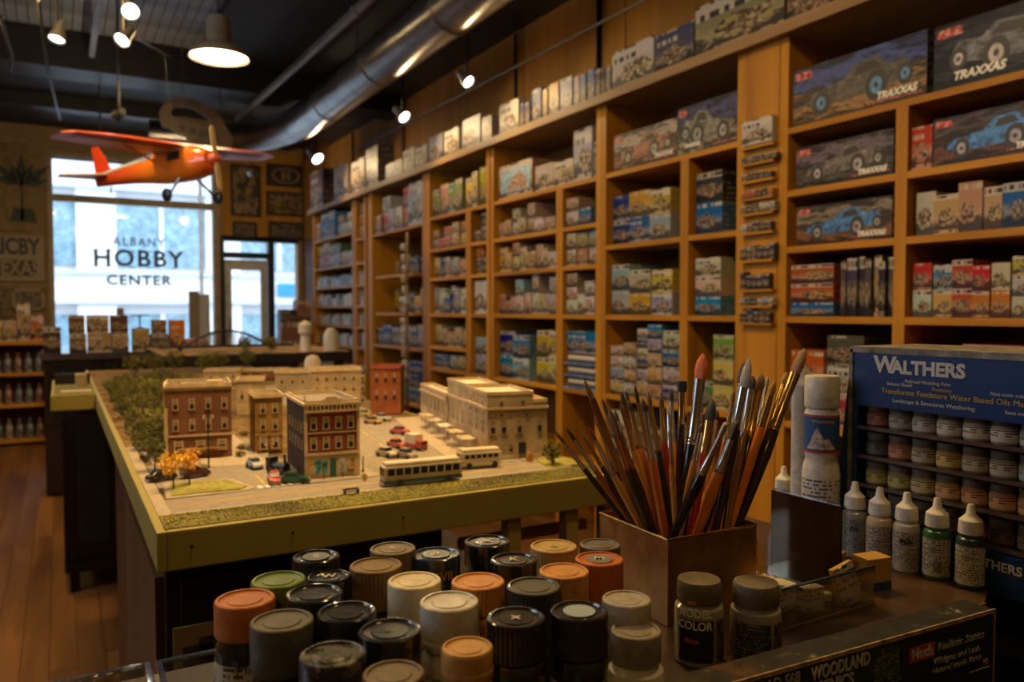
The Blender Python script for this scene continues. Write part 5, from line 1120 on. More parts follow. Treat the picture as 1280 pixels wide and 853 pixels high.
# people-sized figures are too small to read; model trees follow
def foliage(seed, c1, c2, name):
    rr = random.Random(seed); m = MB()
    for k in range(46):
        a = rr.uniform(0, 2*PI); zz = rr.uniform(-1, 1); q = rr.uniform(.35, .95); rad = math.sqrt(max(0, 1-zz*zz))*q
        c = Vector((rad*math.cos(a), rad*math.sin(a), zz*q*.95)); r = rr.uniform(.16, .27)
        for j in range(22):
            d = Vector((rr.gauss(0, 1), rr.gauss(0, 1), rr.gauss(0, 1))).normalized(); p = c+d*r*rr.uniform(.7, 1.1)
            t1 = d.cross(Vector((rr.gauss(0, 1), rr.gauss(0, 1), rr.gauss(0, 1)))).normalized(); t2 = d.cross(t1); s = rr.uniform(.05, .10)
            m.face([p-t1*s, p+t2*s*.8+d*s*.3, p+t1*s, p-t2*s*.8], 0)
    t = NT(name); v = t.obj(); t.p(Base_Color=t.ramp(t.noise(v, 2.5, 3).outputs[0], [(.35, c1), (.65, c2)]), Roughness=.9)
    return m.mesh('crown', t.mat)
AUT = [foliage(1, (.70, .38, .02), (.98, .64, .08), 'autumn_leaves'), foliage(2, (.68, .32, .02), (.95, .55, .08), 'autumn_leaves_b')]
GRN = [foliage(k+5, (.05, .055, .010), (.19, .17, .03), 'dark_leaves_%d' % k) for k in range(3)]
LGR = [foliage(k+15, (.10, .10, .02), (.26, .22, .04), 'olive_leaves_%d' % k) for k in range(2)]
TRK = plain('model_trunk', (.06, .035, .02), .9)
trk_m = MB().tube([(0, 0, 0), (.06, .02, .5), (.0, .0, 1.0)], [.10, .07, .05], 7).tube([(.04, .01, .55), (.25, .1, 1.0)], [.05, .03], 5).tube([(.04, .01, .5), (-.2, -.1, .95)], [.05, .03], 5).mesh('trunk', TRK)
def tree(x, y, r, h, kind, label, z=GZ+.0035, group='model trees'):
    t = thing('model_tree', label, 'model tree', (x, y, z), R.uniform(0, 6), group)
    put('crown', R.choice(kind), t, (0, 0, h-r*.85), 0, (r, r, r*.95)); put('trunk', trk_m, t, (0, 0, 0), 0, (r*.6, r*.6, h-r*1.1)); return t
x, y = atz(217, 612, 1.0); tree(x, y, .025, .064, AUT[:1], 'larger golden autumn model tree on the small lawn'); x, y = atz(237, 607, 1.0); tree(x, y, .022, .062, AUT[1:], 'orange autumn model tree right of the golden one')
x, y = atz(693, 581, 1.0); tree(x-.005, y, .024, .046, GRN, 'dark green model tree at the right front corner of the town')
row = [(176, 577), (181, 590), (168, 563), (160, 549), (152, 536), (146, 524), (140, 513), (136, 504), (134, 496)]
for n, (u, v) in enumerate(row):
    x, y = atz(u, v, 1.0); x = max(x, .150); tree(x, y, .031+R.uniform(-.003, .004), .062, GRN, 'dark green model tree, %s from the near end of the tree row' % ORD[n], group='dark model trees along the left edge')
n = 0
for (u, v) in [(195, 560), (182, 545), (188, 530), (178, 518), (170, 508), (160, 500), (190, 508), (180, 496), (165, 490), (200, 497), (215, 490), (240, 492), (150, 490), (228, 486), (205, 482), (185, 486)]:
    x, y = atz(u, v, 1.0); x = max(x, .19); tree(x, y, .036+R.uniform(-.006, .010)*(1 if v > 500 else 1.5), .068, LGR if n % 2 else GRN, '%s model tree, %s of the grove behind the brown brick block' % ('olive' if n % 2 else 'dark', ORD[n]), group='model trees in the grove'); n += 1
for n, (x, y) in enumerate([(1.0, 5.06), (1.15, 5.05), (.86, 4.32), (.62, 4.1), (.70, 4.2), (.40, 4.2), (.5, 4.3), (.3, 4.0)]):
    if x > .9: z = 1.0375
    else: z = GZ
    tree(x, y, .05, .10, LGR, 'mossy model tree, %s of the far scattered trees' % ORD[n], z, 'far model trees')
for n, (u, v) in enumerate([(302, 563), (300, 572), (230, 590), (255, 590), (305, 545)]):
    x, y = atz(u, v, 1.0); t = thing('model_shrub', 'small dark model shrub, %s of those around the brown brick block' % ORD[n], 'model shrub', (x, y, GZ+.002), 0, 'model shrubs'); put('crown', R.choice(GRN), t, (0, 0, .006), 0, (.012, .009, .008))
# ================================================================== FOREGROUND COUNTER
CZ = 1.04
CTOP = plain('counter_top_brown', (.055, .028, .016), .35, vary=.3, scale=14, bump=.08)
ct = thing('counter', 'dark brown wooden counter holding the paints and brushes', 'counter', (.3, .4, 0))
q = [(-.14, .05), (.298, .05), (.298, .386), (.705, .386), (.747, .405), (.747, .70), (.38, .70), (.38, .605), (-.14, .605)]
MB().prism([(x-.3, y-.4) for x, y in q], CZ-.03, CZ).build('counter_top', CTOP, ct)
MB().box(.0, .404, -.0165, -.0142, CZ-.028, CZ+.0015).build('edge_strip', wood('edge_wood', (.12, .05, .015), (.24, .11, .035), 2, 0), ct)
MB().box(-.42, -.01, -.33, .19, 0, CZ-.03).box(.09, .43, .0, .28, 0, CZ-.03).build('counter_body', DARKW, ct)
ld = thing('lower_ledge', 'dark lower ledge in front of the counter', 'shelf', (.52, .2, 0)); MB().box(-.215, .222, -.02, .182, .90, .92).box(-.2, .2, -.0, .16, 0, .90).build('ledge', DARKW, ld)
# ---- scenery kit carton
sb_ = thing('scenery_box', 'long worn black and green scenery carton at the bottom right', 'box', (.625, .3345, 0), D(-3))
L, dp, z0, z1 = .320, .024, .921, 1.068
sleeve = NT('worn_carton_top'); nz = sleeve.noise(sleeve.obj(), 60, 5, .75).outputs[0]; n2 = sleeve.noise(sleeve.obj(), 14, 3).outputs[0]
sleeve.p(Base_Color=sleeve.mix(sleeve.ramp(n2, [(.6, (0, 0, 0)), (.72, (1, 1, 1))]), sleeve.ramp(nz, [(.3, (.010, .009, .008)), (.60, (.030, .026, .022)), (.70, (.26, .21, .15))]), (.16, .045, .015)), Roughness=.45, Specular_IOR_Level=.25); sleeve.bump(nz, .3, .001)
BG1 = plain('carton_dark_print', (.012, .018, .030), .3); GRNP = plain('carton_green_print', (.015, .035, .022), .3)
MB().box(-L, 0, 0, dp, z0, z1).build('carton', [sleeve.mat], sb_, bevel=.0012)
def fpan(nm, x0, x1, za, zb, m, y=-.0006): return MB().box(x0, x1, y, y+.0005, za, zb).build(nm, m, sb_)
fpan('dark_panel', -.108, -.001, z0+.002, z1-.004, BG1); fpan('green_panel', -.205, -.109, z0+.002, z1-.004, GRNP); fpan('dark_panel', -L+.001, -.206, z0+.002, z1-.004, BG1)
lf = MB()
for k in range(1500):
    x = R.uniform(-.137, -.110); z = R.uniform(z0+.01, z1-.006); s = R.uniform(.0008, .0022); a = R.uniform(0, PI)
    lf.face([(x-s*math.cos(a), -.0009, z-s*math.sin(a)), (x+s*math.sin(a)*.5, -.0011, z-s*math.cos(a)*.5), (x+s*math.cos(a), -.0009, z+s*math.sin(a))][::1])
o = lf.build('printed_leaves', grassmat('printed_leaf_green', (.05, .09, .01), (.20, .24, .03)), sb_); o['kind'] = 'stuff'
PRW = plain('carton_white_print', (.46, .44, .40), .4)
def fl(tx, x0, x1, z, size, m, **k): lettering(tx, size, m, sb_, Matrix.Translation(((x0+x1)/2, -.0014, z1+z)) @ FACE_Y, depth=.0002, fit=x1-x0, **k)
PRG = plain('carton_grey_print', (.32, .32, .30), .4)
fl('WOODLAND', -.199, -.142, -.0095, .0125, PRW, bold=.0004); fl('SCENICS', -.199, -.158, -.0205, .0125, PRW, bold=.0004); fl('Landscape', -.162, -.142, -.031, .006, PRW); fl('ROAD 568', -.252, -.209, -.0085, .0105, PRG, bold=.0002)
fpan('red_badge', -.100, -.072, z1-.0225, z1-.0115, plain('badge_red', (.38, .04, .02), .4), -.0011)
fl('Noch', -.0975, -.0745, -.017, .010, PRW, bold=.0004)
fl('Realistic Statics', -.069, -.014, -.0165, .0080, PRG, shear=.2); fl('Wildgras und Laub', -.074, -.019, -.0265, .0065, PRG); fl('Natural scenic fibres', -.074, -.017, -.0335, .0065, PRG)
fpan('yellow_line', -.030, -.006, z1-.0440, z1-.0434, plain('gold_print', (.42, .28, .06), .4), -.0011); fl('HO', -.014, -.008, -.039, .006, bpy.data.materials['gold_print'])
MB().box(-L-.001, .001, -.0008, .0004, z1-.0028, z1+.0002).box(-.0005, .0008, -.001, .0004, z0, z1).build('worn_edge', plain('bare_cardboard', (.34, .22, .13), .7, vary=.4, scale=90), sb_)
# ---- clear trays at the left
TRAYM = glossy_glass('tray_plastic', (.78, .80, .82), .14)
def tray(x0, x1, y0, y1, h, label):
    t = thing('clear_tray', label, 'tray', ((x0+x1)/2, (y0+y1)/2, CZ+.0005)); a, b_ = (x1-x0)/2, (y1-y0)/2; e = .0018
    m = MB(); m.box(-a, a, -b_, b_, 0, e)
    for q_ in [(-a, a, -b_, -b_+e), (-a, a, b_-e, b_), (-a, -a+e, -b_+e, b_-e), (a-e, a, -b_+e, b_-e)]: m.box(*q_, e, h)
    m.build('tray_body', TRAYM, t)
    m = MB()
    for q_ in [(-a-.002, a+.002, -b_-.002, -b_+e), (-a-.002, a+.002, b_-e, b_+.002), (-a-.002, -a+e, -b_+e, b_-e), (a-e, a+.002, -b_+e, b_-e)]: m.box(*q_, h, h+.0022)
    m.build('rim', glossy_glass('tray_rim', (.62, .64, .66), .38), t)
    return t
t1_ = tray(-.11, .046, .42, .566, .023, 'clear plastic tray of small parts at the bottom left corner')
t2_ = tray(.053, .102, .515, .565, .023, 'small clear plastic tray right of the larger one')
bits = MB()
for k in range(150):
    x, y = R.uniform(-.07, .07), R.uniform(-.065, .065); s = R.uniform(.0015, .004); a = R.uniform(0, 3); z = R.uniform(.002, .010)
    bits.tube([(x, y, z), (x+s*2*math.cos(a), y+s*2*math.sin(a), z+R.uniform(0, .003))], s*.5, 5)
tag(bits.build('small_parts', plain('parts_mix', (.36, .28, .20), .25, .6, vary=.5, scale=120), None, loc=(-.032, .493, CZ+.003)), 'heap of tiny metal and plastic parts in the larger tray', 'small parts', kind='stuff')
wc = tag(MB().box(-.002, .002, -.005, .005, 0, .028).build('folded_card', label_mat('ruled_card', (.55, .46, .34), (.35, .28, .20), 2, 30), None, loc=(.0765, .502, CZ)), 'small folded pale card beside the orange capped bottle', 'card')
# ---- paint jars
CREAMLAB = (.58, .52, .42); INK = (.05, .035, .03)
LAB = {'cream': label_mat('jar_label_cream', (.46, .40, .30), INK, 11, 90), 'yellow': label_mat('jar_label_yellow', (.55, .33, .07), INK, 11, 80), 'dark': label_mat('jar_label_dark', (.02, .018, .016), (.45, .38, .25), 8, 34, .55), 'ribbed': label_mat('jar_label_lines', (.46, .42, .36), (.16, .14, .12), 12, 60, .2)}
SCUFF = NT('scuffed_black_cap'); _v = SCUFF.obj(); _n = SCUFF.noise(_v, 150, 5, .75).outputs[0]; _n2 = SCUFF.noise(_v, 60, 3, .6).outputs[0]
SCUFF.p(Base_Color=SCUFF.mix(SCUFF.ramp(_n2, [(.52, (0, 0, 0)), (.62, (1, 1, 1))]), (.016, .014, .013), SCUFF.ramp(_n, [(.45, (.02, .018, .016)), (.62, (.26, .21, .15))])), Roughness=SCUFF.ramp(_n, [(.3, (.15, .15, .15)), (.7, (.5, .5, .5))]), Coat_Weight=.3); SCUFF = SCUFF.mat
def capm(name, c, rough=.42): 
    t = NT(name); v = t.obj(); a = t.noise(v, 90, 4, .7).outputs[0]
    t.p(Base_Color=t.ramp(a, [(.32, tuple(x*.72 for x in c)), (.55, c), (.75, tuple(min(1, x*1.25+.02) for x in c))]), Roughness=rough, Specular_IOR_Level=.3 if c[0] > .05 else .6, Coat_Weight=0 if c[0] > .05 else .5, Coat_Roughness=.08); t.bump(t.noise(v, 260, 3).outputs[0], .15, .0006); return t.mat
def jar(u, v, w, z, style, cap, label, body=None, lab='cream', cap_h=.018, sticker=None, wide=1.0, side_text=None, mark=None, toptext=None):
    x, y = atz(u, v, z); dv = Vector((x, y, z-EYE)); t_ = dv.dot(Vector((math.sin(YAW)*math.cos(PIT), math.cos(YAW)*math.cos(PIT), -math.sin(PIT))))
    r = w*t_/FPX*math.cos(math.atan((u-640)/FPX))/2*.965; H = z-CZ
    face = math.atan2(-y, -x)     # direction from the jar to the camera
    t = thing('paint_jar', label, 'paint jar', (x, y, CZ+.0003), 0, 'paint jars on the counter'); H -= .0003
    rb = r*wide*(1 if wide > 1 else .97); zc = H-cap_h
    bodym = body or plain('dark_glass_paint', (.02, .016, .014), .1) if body else bpy.data.materials.get('dark_glass_paint') or plain('dark_glass_paint', (.02, .016, .014), .1)
    if style == 'stack':     # two screwed rings under the cap
        MB().lathe([(0, 0), (rb*.92, 0), (rb, .002), (rb, zc-.012), (rb*.9, zc-.004), (rb*.88, zc-.001), (0, zc-.001)], 32).build('jar_body', bodym, t)
        MB().lathe([(r*.98, zc-.014), (r*1.02, zc-.013), (r*1.02, zc-.003), (r*.98, zc-.001)], 40).build('cap_ring', cap, t)
    else:
        MB().lathe([(0, 0), (rb*.94, 0), (rb, .002), (rb, zc-.010), (rb*.97, zc-.006), (r*.80, zc-.002), (r*.78, zc+.001), (0, zc+.001)], 36).build('jar_body', bodym, t)
    if lab: MB().lathe([(rb+.0003, .006), (rb+.0003, max(.012, zc-.014))], 40).build('jar_label', LAB[lab] if isinstance(lab, str) else lab, t)
    e = .0012; fl = style == 'ribbed' or style == 'stack'
    prof = [(0, zc), (r*.97, zc), (r, zc+.0008), (r, H-.0020), (r*.985, H-.0006), (r*.945, H), (r*.86, H+.0001), (r*.83, H-.0010), (r*.60, H-.0012), (r*.57, H-.0006), (r*.20, H-.0007), (0, H-.0006)]
    flu = [0, 0, 1, 1]+[0]*8
    MB().lathe(prof, 84 if fl else 40, flute=.05 if fl else 0, fl=flu).build('cap', cap, t)
    if style == 'ring': MB().lathe([(r*1.0, zc+.003), (r*1.025, zc+.0045), (r*1.0, zc+.006)], 40).build('cap_bead', cap, t)
    if sticker: MB().lathe([(r*.56, H-.0003), (0, H-.0003)], 24).build('top_sticker', sticker, t)
    if mark:
        o = lettering(mark, r*.62, bpy.data.materials.get('scratch_mark') or plain('scratch_mark', (.52, .46, .40), .5), t, Matrix.Translation((0, 0, H-.0001)) @ Matrix.Rotation(face+PI/2, 4, 'Z'), name='top_mark', depth=.0001, bold=.00015)
    if side_text:
        for (tx, size, zz, mt, an) in side_text: wrap_text(tx, size, rb+.0004 if zz < zc else r+.0006, zz, mt, t, face+an)
    return t
C = lambda n, *c: capm(n, c)
GOLD = plain('gold_lettering', (.50, .36, .12), .35, .3); STK = plain('pale_blue_sticker', (.28, .36, .44), .5)
K = dict
bl = lambda n: capm('black_cap_'+n, (.016, .014, .014), .18)
Z = 1.125
jar(306, 748, 80, Z, 'plain', C('orange_brown_cap', .46, .14, .035), 'orange brown capped paint jar with a cream and yellow label, far left', lab='cream', cap_h=.021, side_text=[('MATT', .009, .048, INKM if 'INKM' in globals() else BLACKINK, .35)])
jar(352.5, 775, 84, Z, 'plain', C('olive_grey_cap', .095, .085, .065), 'tall olive grey capped paint jar with gold lettering at the bottom', lab='dark', cap_h=.027, side_text=[('MOTO.', .011, .049, GOLD, .1)])
jar(415.6, 817, 87, Z, 'plain', SCUFF, 'black cap with pale scuffs, left of the brown scuffed one', lab=None, cap_h=.03)
jar(492, 841, 81, Z, 'plain', capm('brown_scuffed_cap', (.14, .095, .06)), 'brown scuffed cap cut by the bottom edge of the picture', lab=None, cap_h=.03)
jar(584, 808, 67, Z, 'ring', C('tan_cap', .50, .26, .07), 'tan capped jar with a second ring, at the bottom edge', lab='cream', cap_h=.016, body=plain('tan_paint', (.45, .22, .07), .3), wide=1.08)
jar(487.5, 787, 83, Z, 'plain', bl('a'), 'wide black capped jar between the scuffed and the white capped jars', lab='dark', cap_h=.026)
jar(433, 764, 78, Z, 'plain', bl('b'), 'glossy black capped jar right of the olive grey cap', lab='dark', cap_h=.026)
jar(393, 741, 75, Z, 'plain', bl('c'), 'glossy black capped jar right of the green cap', lab='dark', cap_h=.026)
jar(348, 724, 72, Z, 'plain', capm('green_cap', (.13, .19, .04), .3), 'olive green capped paint jar in the second row', lab='dark', cap_h=.026)
jar(395, 695, 62, Z, 'ribbed', bl('d'), 'black ribbed jar with gold edging at the back left', lab='dark', cap_h=.020, mark='S', sticker=plain('grey_cap_top', (.10, .11, .12), .3))
jar(411, 720, 58, Z-.004, 'plain', bl('e'), 'black capped jar with silver scratches, beside the tall brown cap', lab='dark', mark='W', cap_h=.02)
jar(470, 706, 69, Z, 'ribbed', C('olive_brown_cap', .22, .135, .055), 'tall olive brown ribbed cap in the middle left', lab='yellow', cap_h=.027)
jar(491, 685, 60, Z+.002, 'ribbed', C('taupe_cap', .20, .155, .11), 'taupe capped jar at the back of the group', lab='cream', cap_h=.018, mark='5')
jar(518, 725, 70, Z, 'plain', capm('cream_cap', (.70, .60, .42), .4), 'plain cream white capped jar in the centre', lab='yellow', cap_h=.030)
jar(545, 692, 63, Z-.002, 'ring', capm('navy_cap', (.02, .04, .09), .2), 'navy blue capped jar with orange lettering', lab='dark', cap_h=.024, mark='8', sticker=plain('grey_blue_top', (.12, .13, .15), .3), side_text=[('XVII', .009, .071, plain('orange_lettering', (.55, .26, .05), .5), .25)])
jar(561.5, 751, 77, Z, 'ring', capm('clear_white_cap', (.52, .48, .42), .22), 'translucent white capped jar over lined paper, centre front', lab='ribbed', cap_h=.026, body=plain('milky_body', (.45, .42, .36), .3))
jar(597.5, 726, 69, Z, 'stack', C('salmon_tan_cap', .62, .27, .08), 'salmon tan capped jar with stacked rings', lab='cream', cap_h=.018, body=plain('salmon_paint', (.46, .22, .09), .35))
jar(609, 676, 59, Z, 'plain', bl('f'), 'black capped jar with gold band text at the back', lab='dark', cap_h=.018, mark='X', side_text=[('GLANZ', .007, .056, GOLD, .1)])
jar(642, 699, 61, Z, 'plain', bl('g'), 'black jar marked with a silver scratch, left of the tan ribbed cap', lab='dark', cap_h=.018, mark='K')
jar(692, 682, 61, Z, 'ribbed', C('sand_cap', .50, .33, .13), 'sand coloured ribbed cap at the back', lab='cream', cap_h=.020, mark='o')
jar(750, 680, 53, Z-.002, 'ribbed', capm('grey_cap', (.17, .15, .14), .3), 'grey capped jar beside the brass brush holder', lab='cream', cap_h=.018)
jar(749, 698, 63, Z, 'ribbed', C('rust_cap', .50, .13, .03), 'rust orange ribbed cap with a grey top by the brush holder', lab='dark', cap_h=.026, sticker=plain('grey_sticker', (.22, .21, .20), .3), mark='M')
jar(705, 713, 65, Z, 'ribbed', C('apricot_cap', .60, .27, .08), 'apricot ribbed cap in front of the sand coloured one', lab='cream', cap_h=.024)
jar(667, 732, 70, Z, 'ribbed', capm('matte_black_cap', (.035, .032, .030), .5), 'matte black ribbed cap left of the apricot cap', lab='dark', cap_h=.026)
jar(645, 771, 76, Z, 'stack', bl('h'), 'tall glossy black jar with a scuffed white mark on top', lab='cream', cap_h=.022, mark='x', side_text=[('ACRYL', .006, .050, GOLD, .1)])
jar(724, 763, 75, Z, 'stack', bl('i'), 'tall glossy black jar with a pale blue sticker on top', lab='cream', cap_h=.024, sticker=STK)
jar(783, 748, 64, 1.115, 'plain', capm('frosted_cap', (.40, .36, .31), .25), 'frosted white capped jar behind the milky bottle', lab='ribbed', cap_h=.022, body=plain('frost_body', (.42, .39, .34), .3))
jar(795, 787, 66, 1.104, 'plain', capm('grey_clear_cap', (.25, .22, .185), .25), 'milky white bottle with a grey translucent cap', lab=None, cap_h=.018, wide=1.12, body=plain('milk_white_body', (.62, .57, .48), .25))
MC = [('MODEL', .0086, .040, WHITEINK, -.16), ('COLOR', .0086, .031, WHITEINK, -.16), ('Matte', .005, .020, plain('red_lettering', (.50, .08, .03), .5), -.28), ('mini', .004, .048, plain('salmon_lettering', (.5, .2, .1), .5), -.28)]
BLK_LAB = plain('black_label', (.014, .012, .012), .3); BRN_LAB = label_mat('brown_label', (.045, .032, .022), (.20, .16, .10), 12, 30, .5)
clearb = plain('smoky_clear_body', (.30, .27, .23), .12)
def splitlabel(t, r, z0, z1, f, a0, a1, m, nm='label_panel'):
    b = MB(); n = 14
    for i in range(n):
        p, q_ = f+a0+(a1-a0)*i/n, f+a0+(a1-a0)*(i+1)/n
        b.face([(r*math.cos(p), r*math.sin(p), z0), (r*math.cos(q_), r*math.sin(q_), z0), (r*math.cos(q_), r*math.sin(q_), z1), (r*math.cos(p), r*math.sin(p), z1)], 0, [(i/n, 0), ((i+1)/n, 0), ((i+1)/n, 1), (i/n, 1)], True)
    b.build(nm, m, t)
def round_jar(u, v, w, z, label, capmat, text, lm):
    x, y = atz(u, v, z); t_ = att(u, v, 1); dv = Vector((x, y, z-EYE)); tt = dv.length/ray(u, v).length; r = w*tt/FPX/2*.95
    f = math.atan2(-y, -x); t = thing('paint_jar', label, 'paint jar', (x, y, CZ+.0003), 0, 'paint jars on the counter'); H = z-CZ; zc = H-.016
    rb = r*1.10
    MB().lathe([(0, 0), (rb*.95, 0), (rb, .0015), (rb, zc-.008), (rb*.97, zc-.004), (r*.9, zc-.0015), (r*.88, zc+.001), (0, zc+.001)], 40).build('jar_body', clearb, t)
    MB().lathe([(0, zc), (r*.97, zc), (r, zc+.0006), (r*.99, H-.003), (r*.93, H-.0005), (r*.80, H), (0, H)], 96, flute=.018, fl=[0, 0, 1, 0, 0, 0, 0]).build('cap', capmat, t)
    splitlabel(t, rb+.0003, .004, zc-.010, f, -.85, .62, lm); splitlabel(t, rb+.0003, .004, zc-.010, f, .75, 2.2, BRN_LAB, 'back_label')
    for (tx, size, zz, mt, an) in text: wrap_text(tx, size, rb+.0004, zz, mt, t, f+an, bold=.0002, sx=.86)
    return t
TAUPE = capm('taupe_screw_cap', (.145, .115, .08), .45)
round_jar(874, 723, 58, 1.101, 'taupe capped jar with a black label and white capital letters', TAUPE, MC, BLK_LAB)
round_jar(945, 727, 60, 1.100, 'taupe capped jar with a plain brown label, right of the lettered one', TAUPE, [], BRN_LAB)
# ---- brass holder with brushes
HX0, HX1, HY0, HY1, HZ = .427, .525, .486, .585, 1.112
bh = thing('brush_holder', 'square brass brown metal holder full of paint brushes', 'brush holder', (HX0, HY0, CZ+.0005), D(-2))
s = HX1-HX0; e = .0014; H = HZ-CZ
BR2 = NT('aged_brass'); _n = BR2.noise(BR2.obj(), 25, 5, .7).outputs[0]; BR2.p(Base_Color=BR2.ramp(_n, [(.3, (.26, .125, .035)), (.7, (.52, .27, .08))]), Metallic=.8, Roughness=BR2.ramp(_n, [(.3, (.28, .28, .28)), (.7, (.45, .45, .45))])); BR2 = BR2.mat
m = MB(); m.box(0, s, 0, e, 0, H).box(0, s, s-e, s, 0, H).box(0, e, e, s-e, 0, H).box(s-e, s, e, s-e, 0, H).box(e, s-e, e, s-e, 0, e); m.build('holder_body', BR2, bh)
m = MB(); m.tube([(0, 0, H), (s, 0, H), (s, s, H), (0, s, H), (0, 0, H)], .0011, 8); m.build('rim', BRASS, bh)
HC = {k: plain('handle_'+k, c, .18, vary=.12, scale=50) for k, c in dict(dark=(.035, .018, .012), redbrown=(.26, .06, .015), black=(.012, .011, .012), tan=(.58, .27, .05), orange=(.75, .22, .02), red=(.36, .025, .012), brown=(.22, .10, .03), purple=(.05, .015, .02), rust=(.50, .13, .02)).items()}
FER = {'silver': plain('ferrule_silver', (.62, .60, .58), .2, 1), 'gold': plain('ferrule_gold', (.66, .42, .14), .2, 1), 'copper': plain('ferrule_copper', (.45, .24, .12), .25, 1)}
def hairm(n, a, b_):
    t = NT('bristle_'+n); v = t.mapped(t.obj(), (900, 900, 30)); t.p(Base_Color=t.ramp(t.noise(v, 1, 3).outputs[0], [(.35, a), (.65, b_)]), Roughness=.6); t.bump(t.noise(v, 1, 2).outputs[0], .5, .0008); return t.mat
BRI = {'brown': hairm('brown', (.10, .045, .02), (.26, .13, .05)), 'dark': hairm('dark', (.025, .015, .01), (.08, .045, .025)), 'orange': hairm('orange', (.62, .10, .02), (.85, .20, .05)), 'black': hairm('black', (.012, .012, .012), (.04, .038, .036)), 'grey': hairm('grey', (.22, .2, .18), (.5, .47, .42)), 'red': hairm('red', (.2, .04, .03), (.32, .08, .05)), 'tan': hairm('tan', (.30, .16, .05), (.52, .30, .10))}
def brush(tip, fer, joint, rim, w, hc, fc_, bc, label, tt=.66, dtip=0, shape='round'):
    """pixel points along the brush; tt = depth at the rim, dtip = depth change towards the tip"""
    pr_ = att(*rim, tt)
    # keep the point where it enters inside the holder mouth
    px, py = min(max(pr_.x, HX0+.008), HX1-.008), min(max(pr_.y, HY0+.010), HY1-.010)
    pr_ = Vector((px, py, pr_.z)); fw = Vector((math.sin(YAW), math.cos(YAW), 0)); tt = (pr_-Vector((0, 0, EYE))).dot(ray(640, 426.5))
    pt = att(*tip, tt+dtip); L_ = (pt-pr_).length; d = (pr_-pt).normalized()
    base = pr_+d*.058
    for _ in range(12):     # never through the side or the bottom
        if base.z < CZ+.006 or not (HX0+.004 < base.x < HX1-.004 and HY0+.004 < base.y < HY1-.004): base -= d*.005
    tot = (pt-base).length
    def frac(P):     # distance from tip to a pixel point along the way
        f = math.dist(tip, P)/max(1, math.dist(tip, rim)); return L_*f
    fl_, jl = frac(fer), frac(joint); q = (base-pt).to_track_quat('-Z', 'Y')
    t = thing('paint_brush', label, 'paint brush', base, 0, 'brushes in the brass holder'); t.rotation_euler = (pt-base).to_track_quat('Z', 'Y').to_euler()
    zj = tot-jl; zf = tot-fl_; r = w*tt/FPX/2*1.17
    MB().lathe([(0, 0), (r*.45, .001), (r*.8, zj*.45), (r*1.12, zj*.82), (r*.95, zj-.002), (r*.8, zj)], 12).build('handle', HC[hc], t)
    fm_ = MB().lathe([(r*.86, zj-.003), (r*.95, zj-.002), (r*.86, zj), (r*.93, zj+.001), (r*.84, zj+.0022), (r*.9, zj+.0035), (r*.84, zj+.005), (r*.78, (zj+zf)/2), (r*.66 if shape == 'round' else r*.9, zf)], 14)
    if shape == 'flat':
        for i in range(len(fm_.v)):
            x_, y_, z_ = fm_.v[i]; k_ = max(0, (z_-zj-.006)/max(.001, zf-zj-.006)); fm_.v[i] = (x_*(1+.35*k_), y_*(1-.45*k_), z_)
    fm_.build('ferrule', FER[fc_], t)
    rb = r*(.66 if shape == 'round' else .95); Lh = tot-zf
    pf_ = [(rb*.9, zf-.001), (rb*1.12, zf+Lh*.3), (rb*.95, zf+Lh*.62), (rb*.42, zf+Lh*.88), (0, tot)] if shape != 'flat' else [(rb*.95, zf-.001), (rb*1.1, zf+Lh*.5), (rb*.95, zf+Lh*.93), (rb*.6, tot), (0, tot)]
    hm_ = MB().lathe(pf_, 14)
    if shape != 'round':
        for i in range(len(hm_.v)): x_, y_, z_ = hm_.v[i]; hm_.v[i] = (x_*(1.15 if shape == 'oval' else 1.3), y_*.55, z_)
    hm_.build('bristles', BRI[bc], t)
    return t
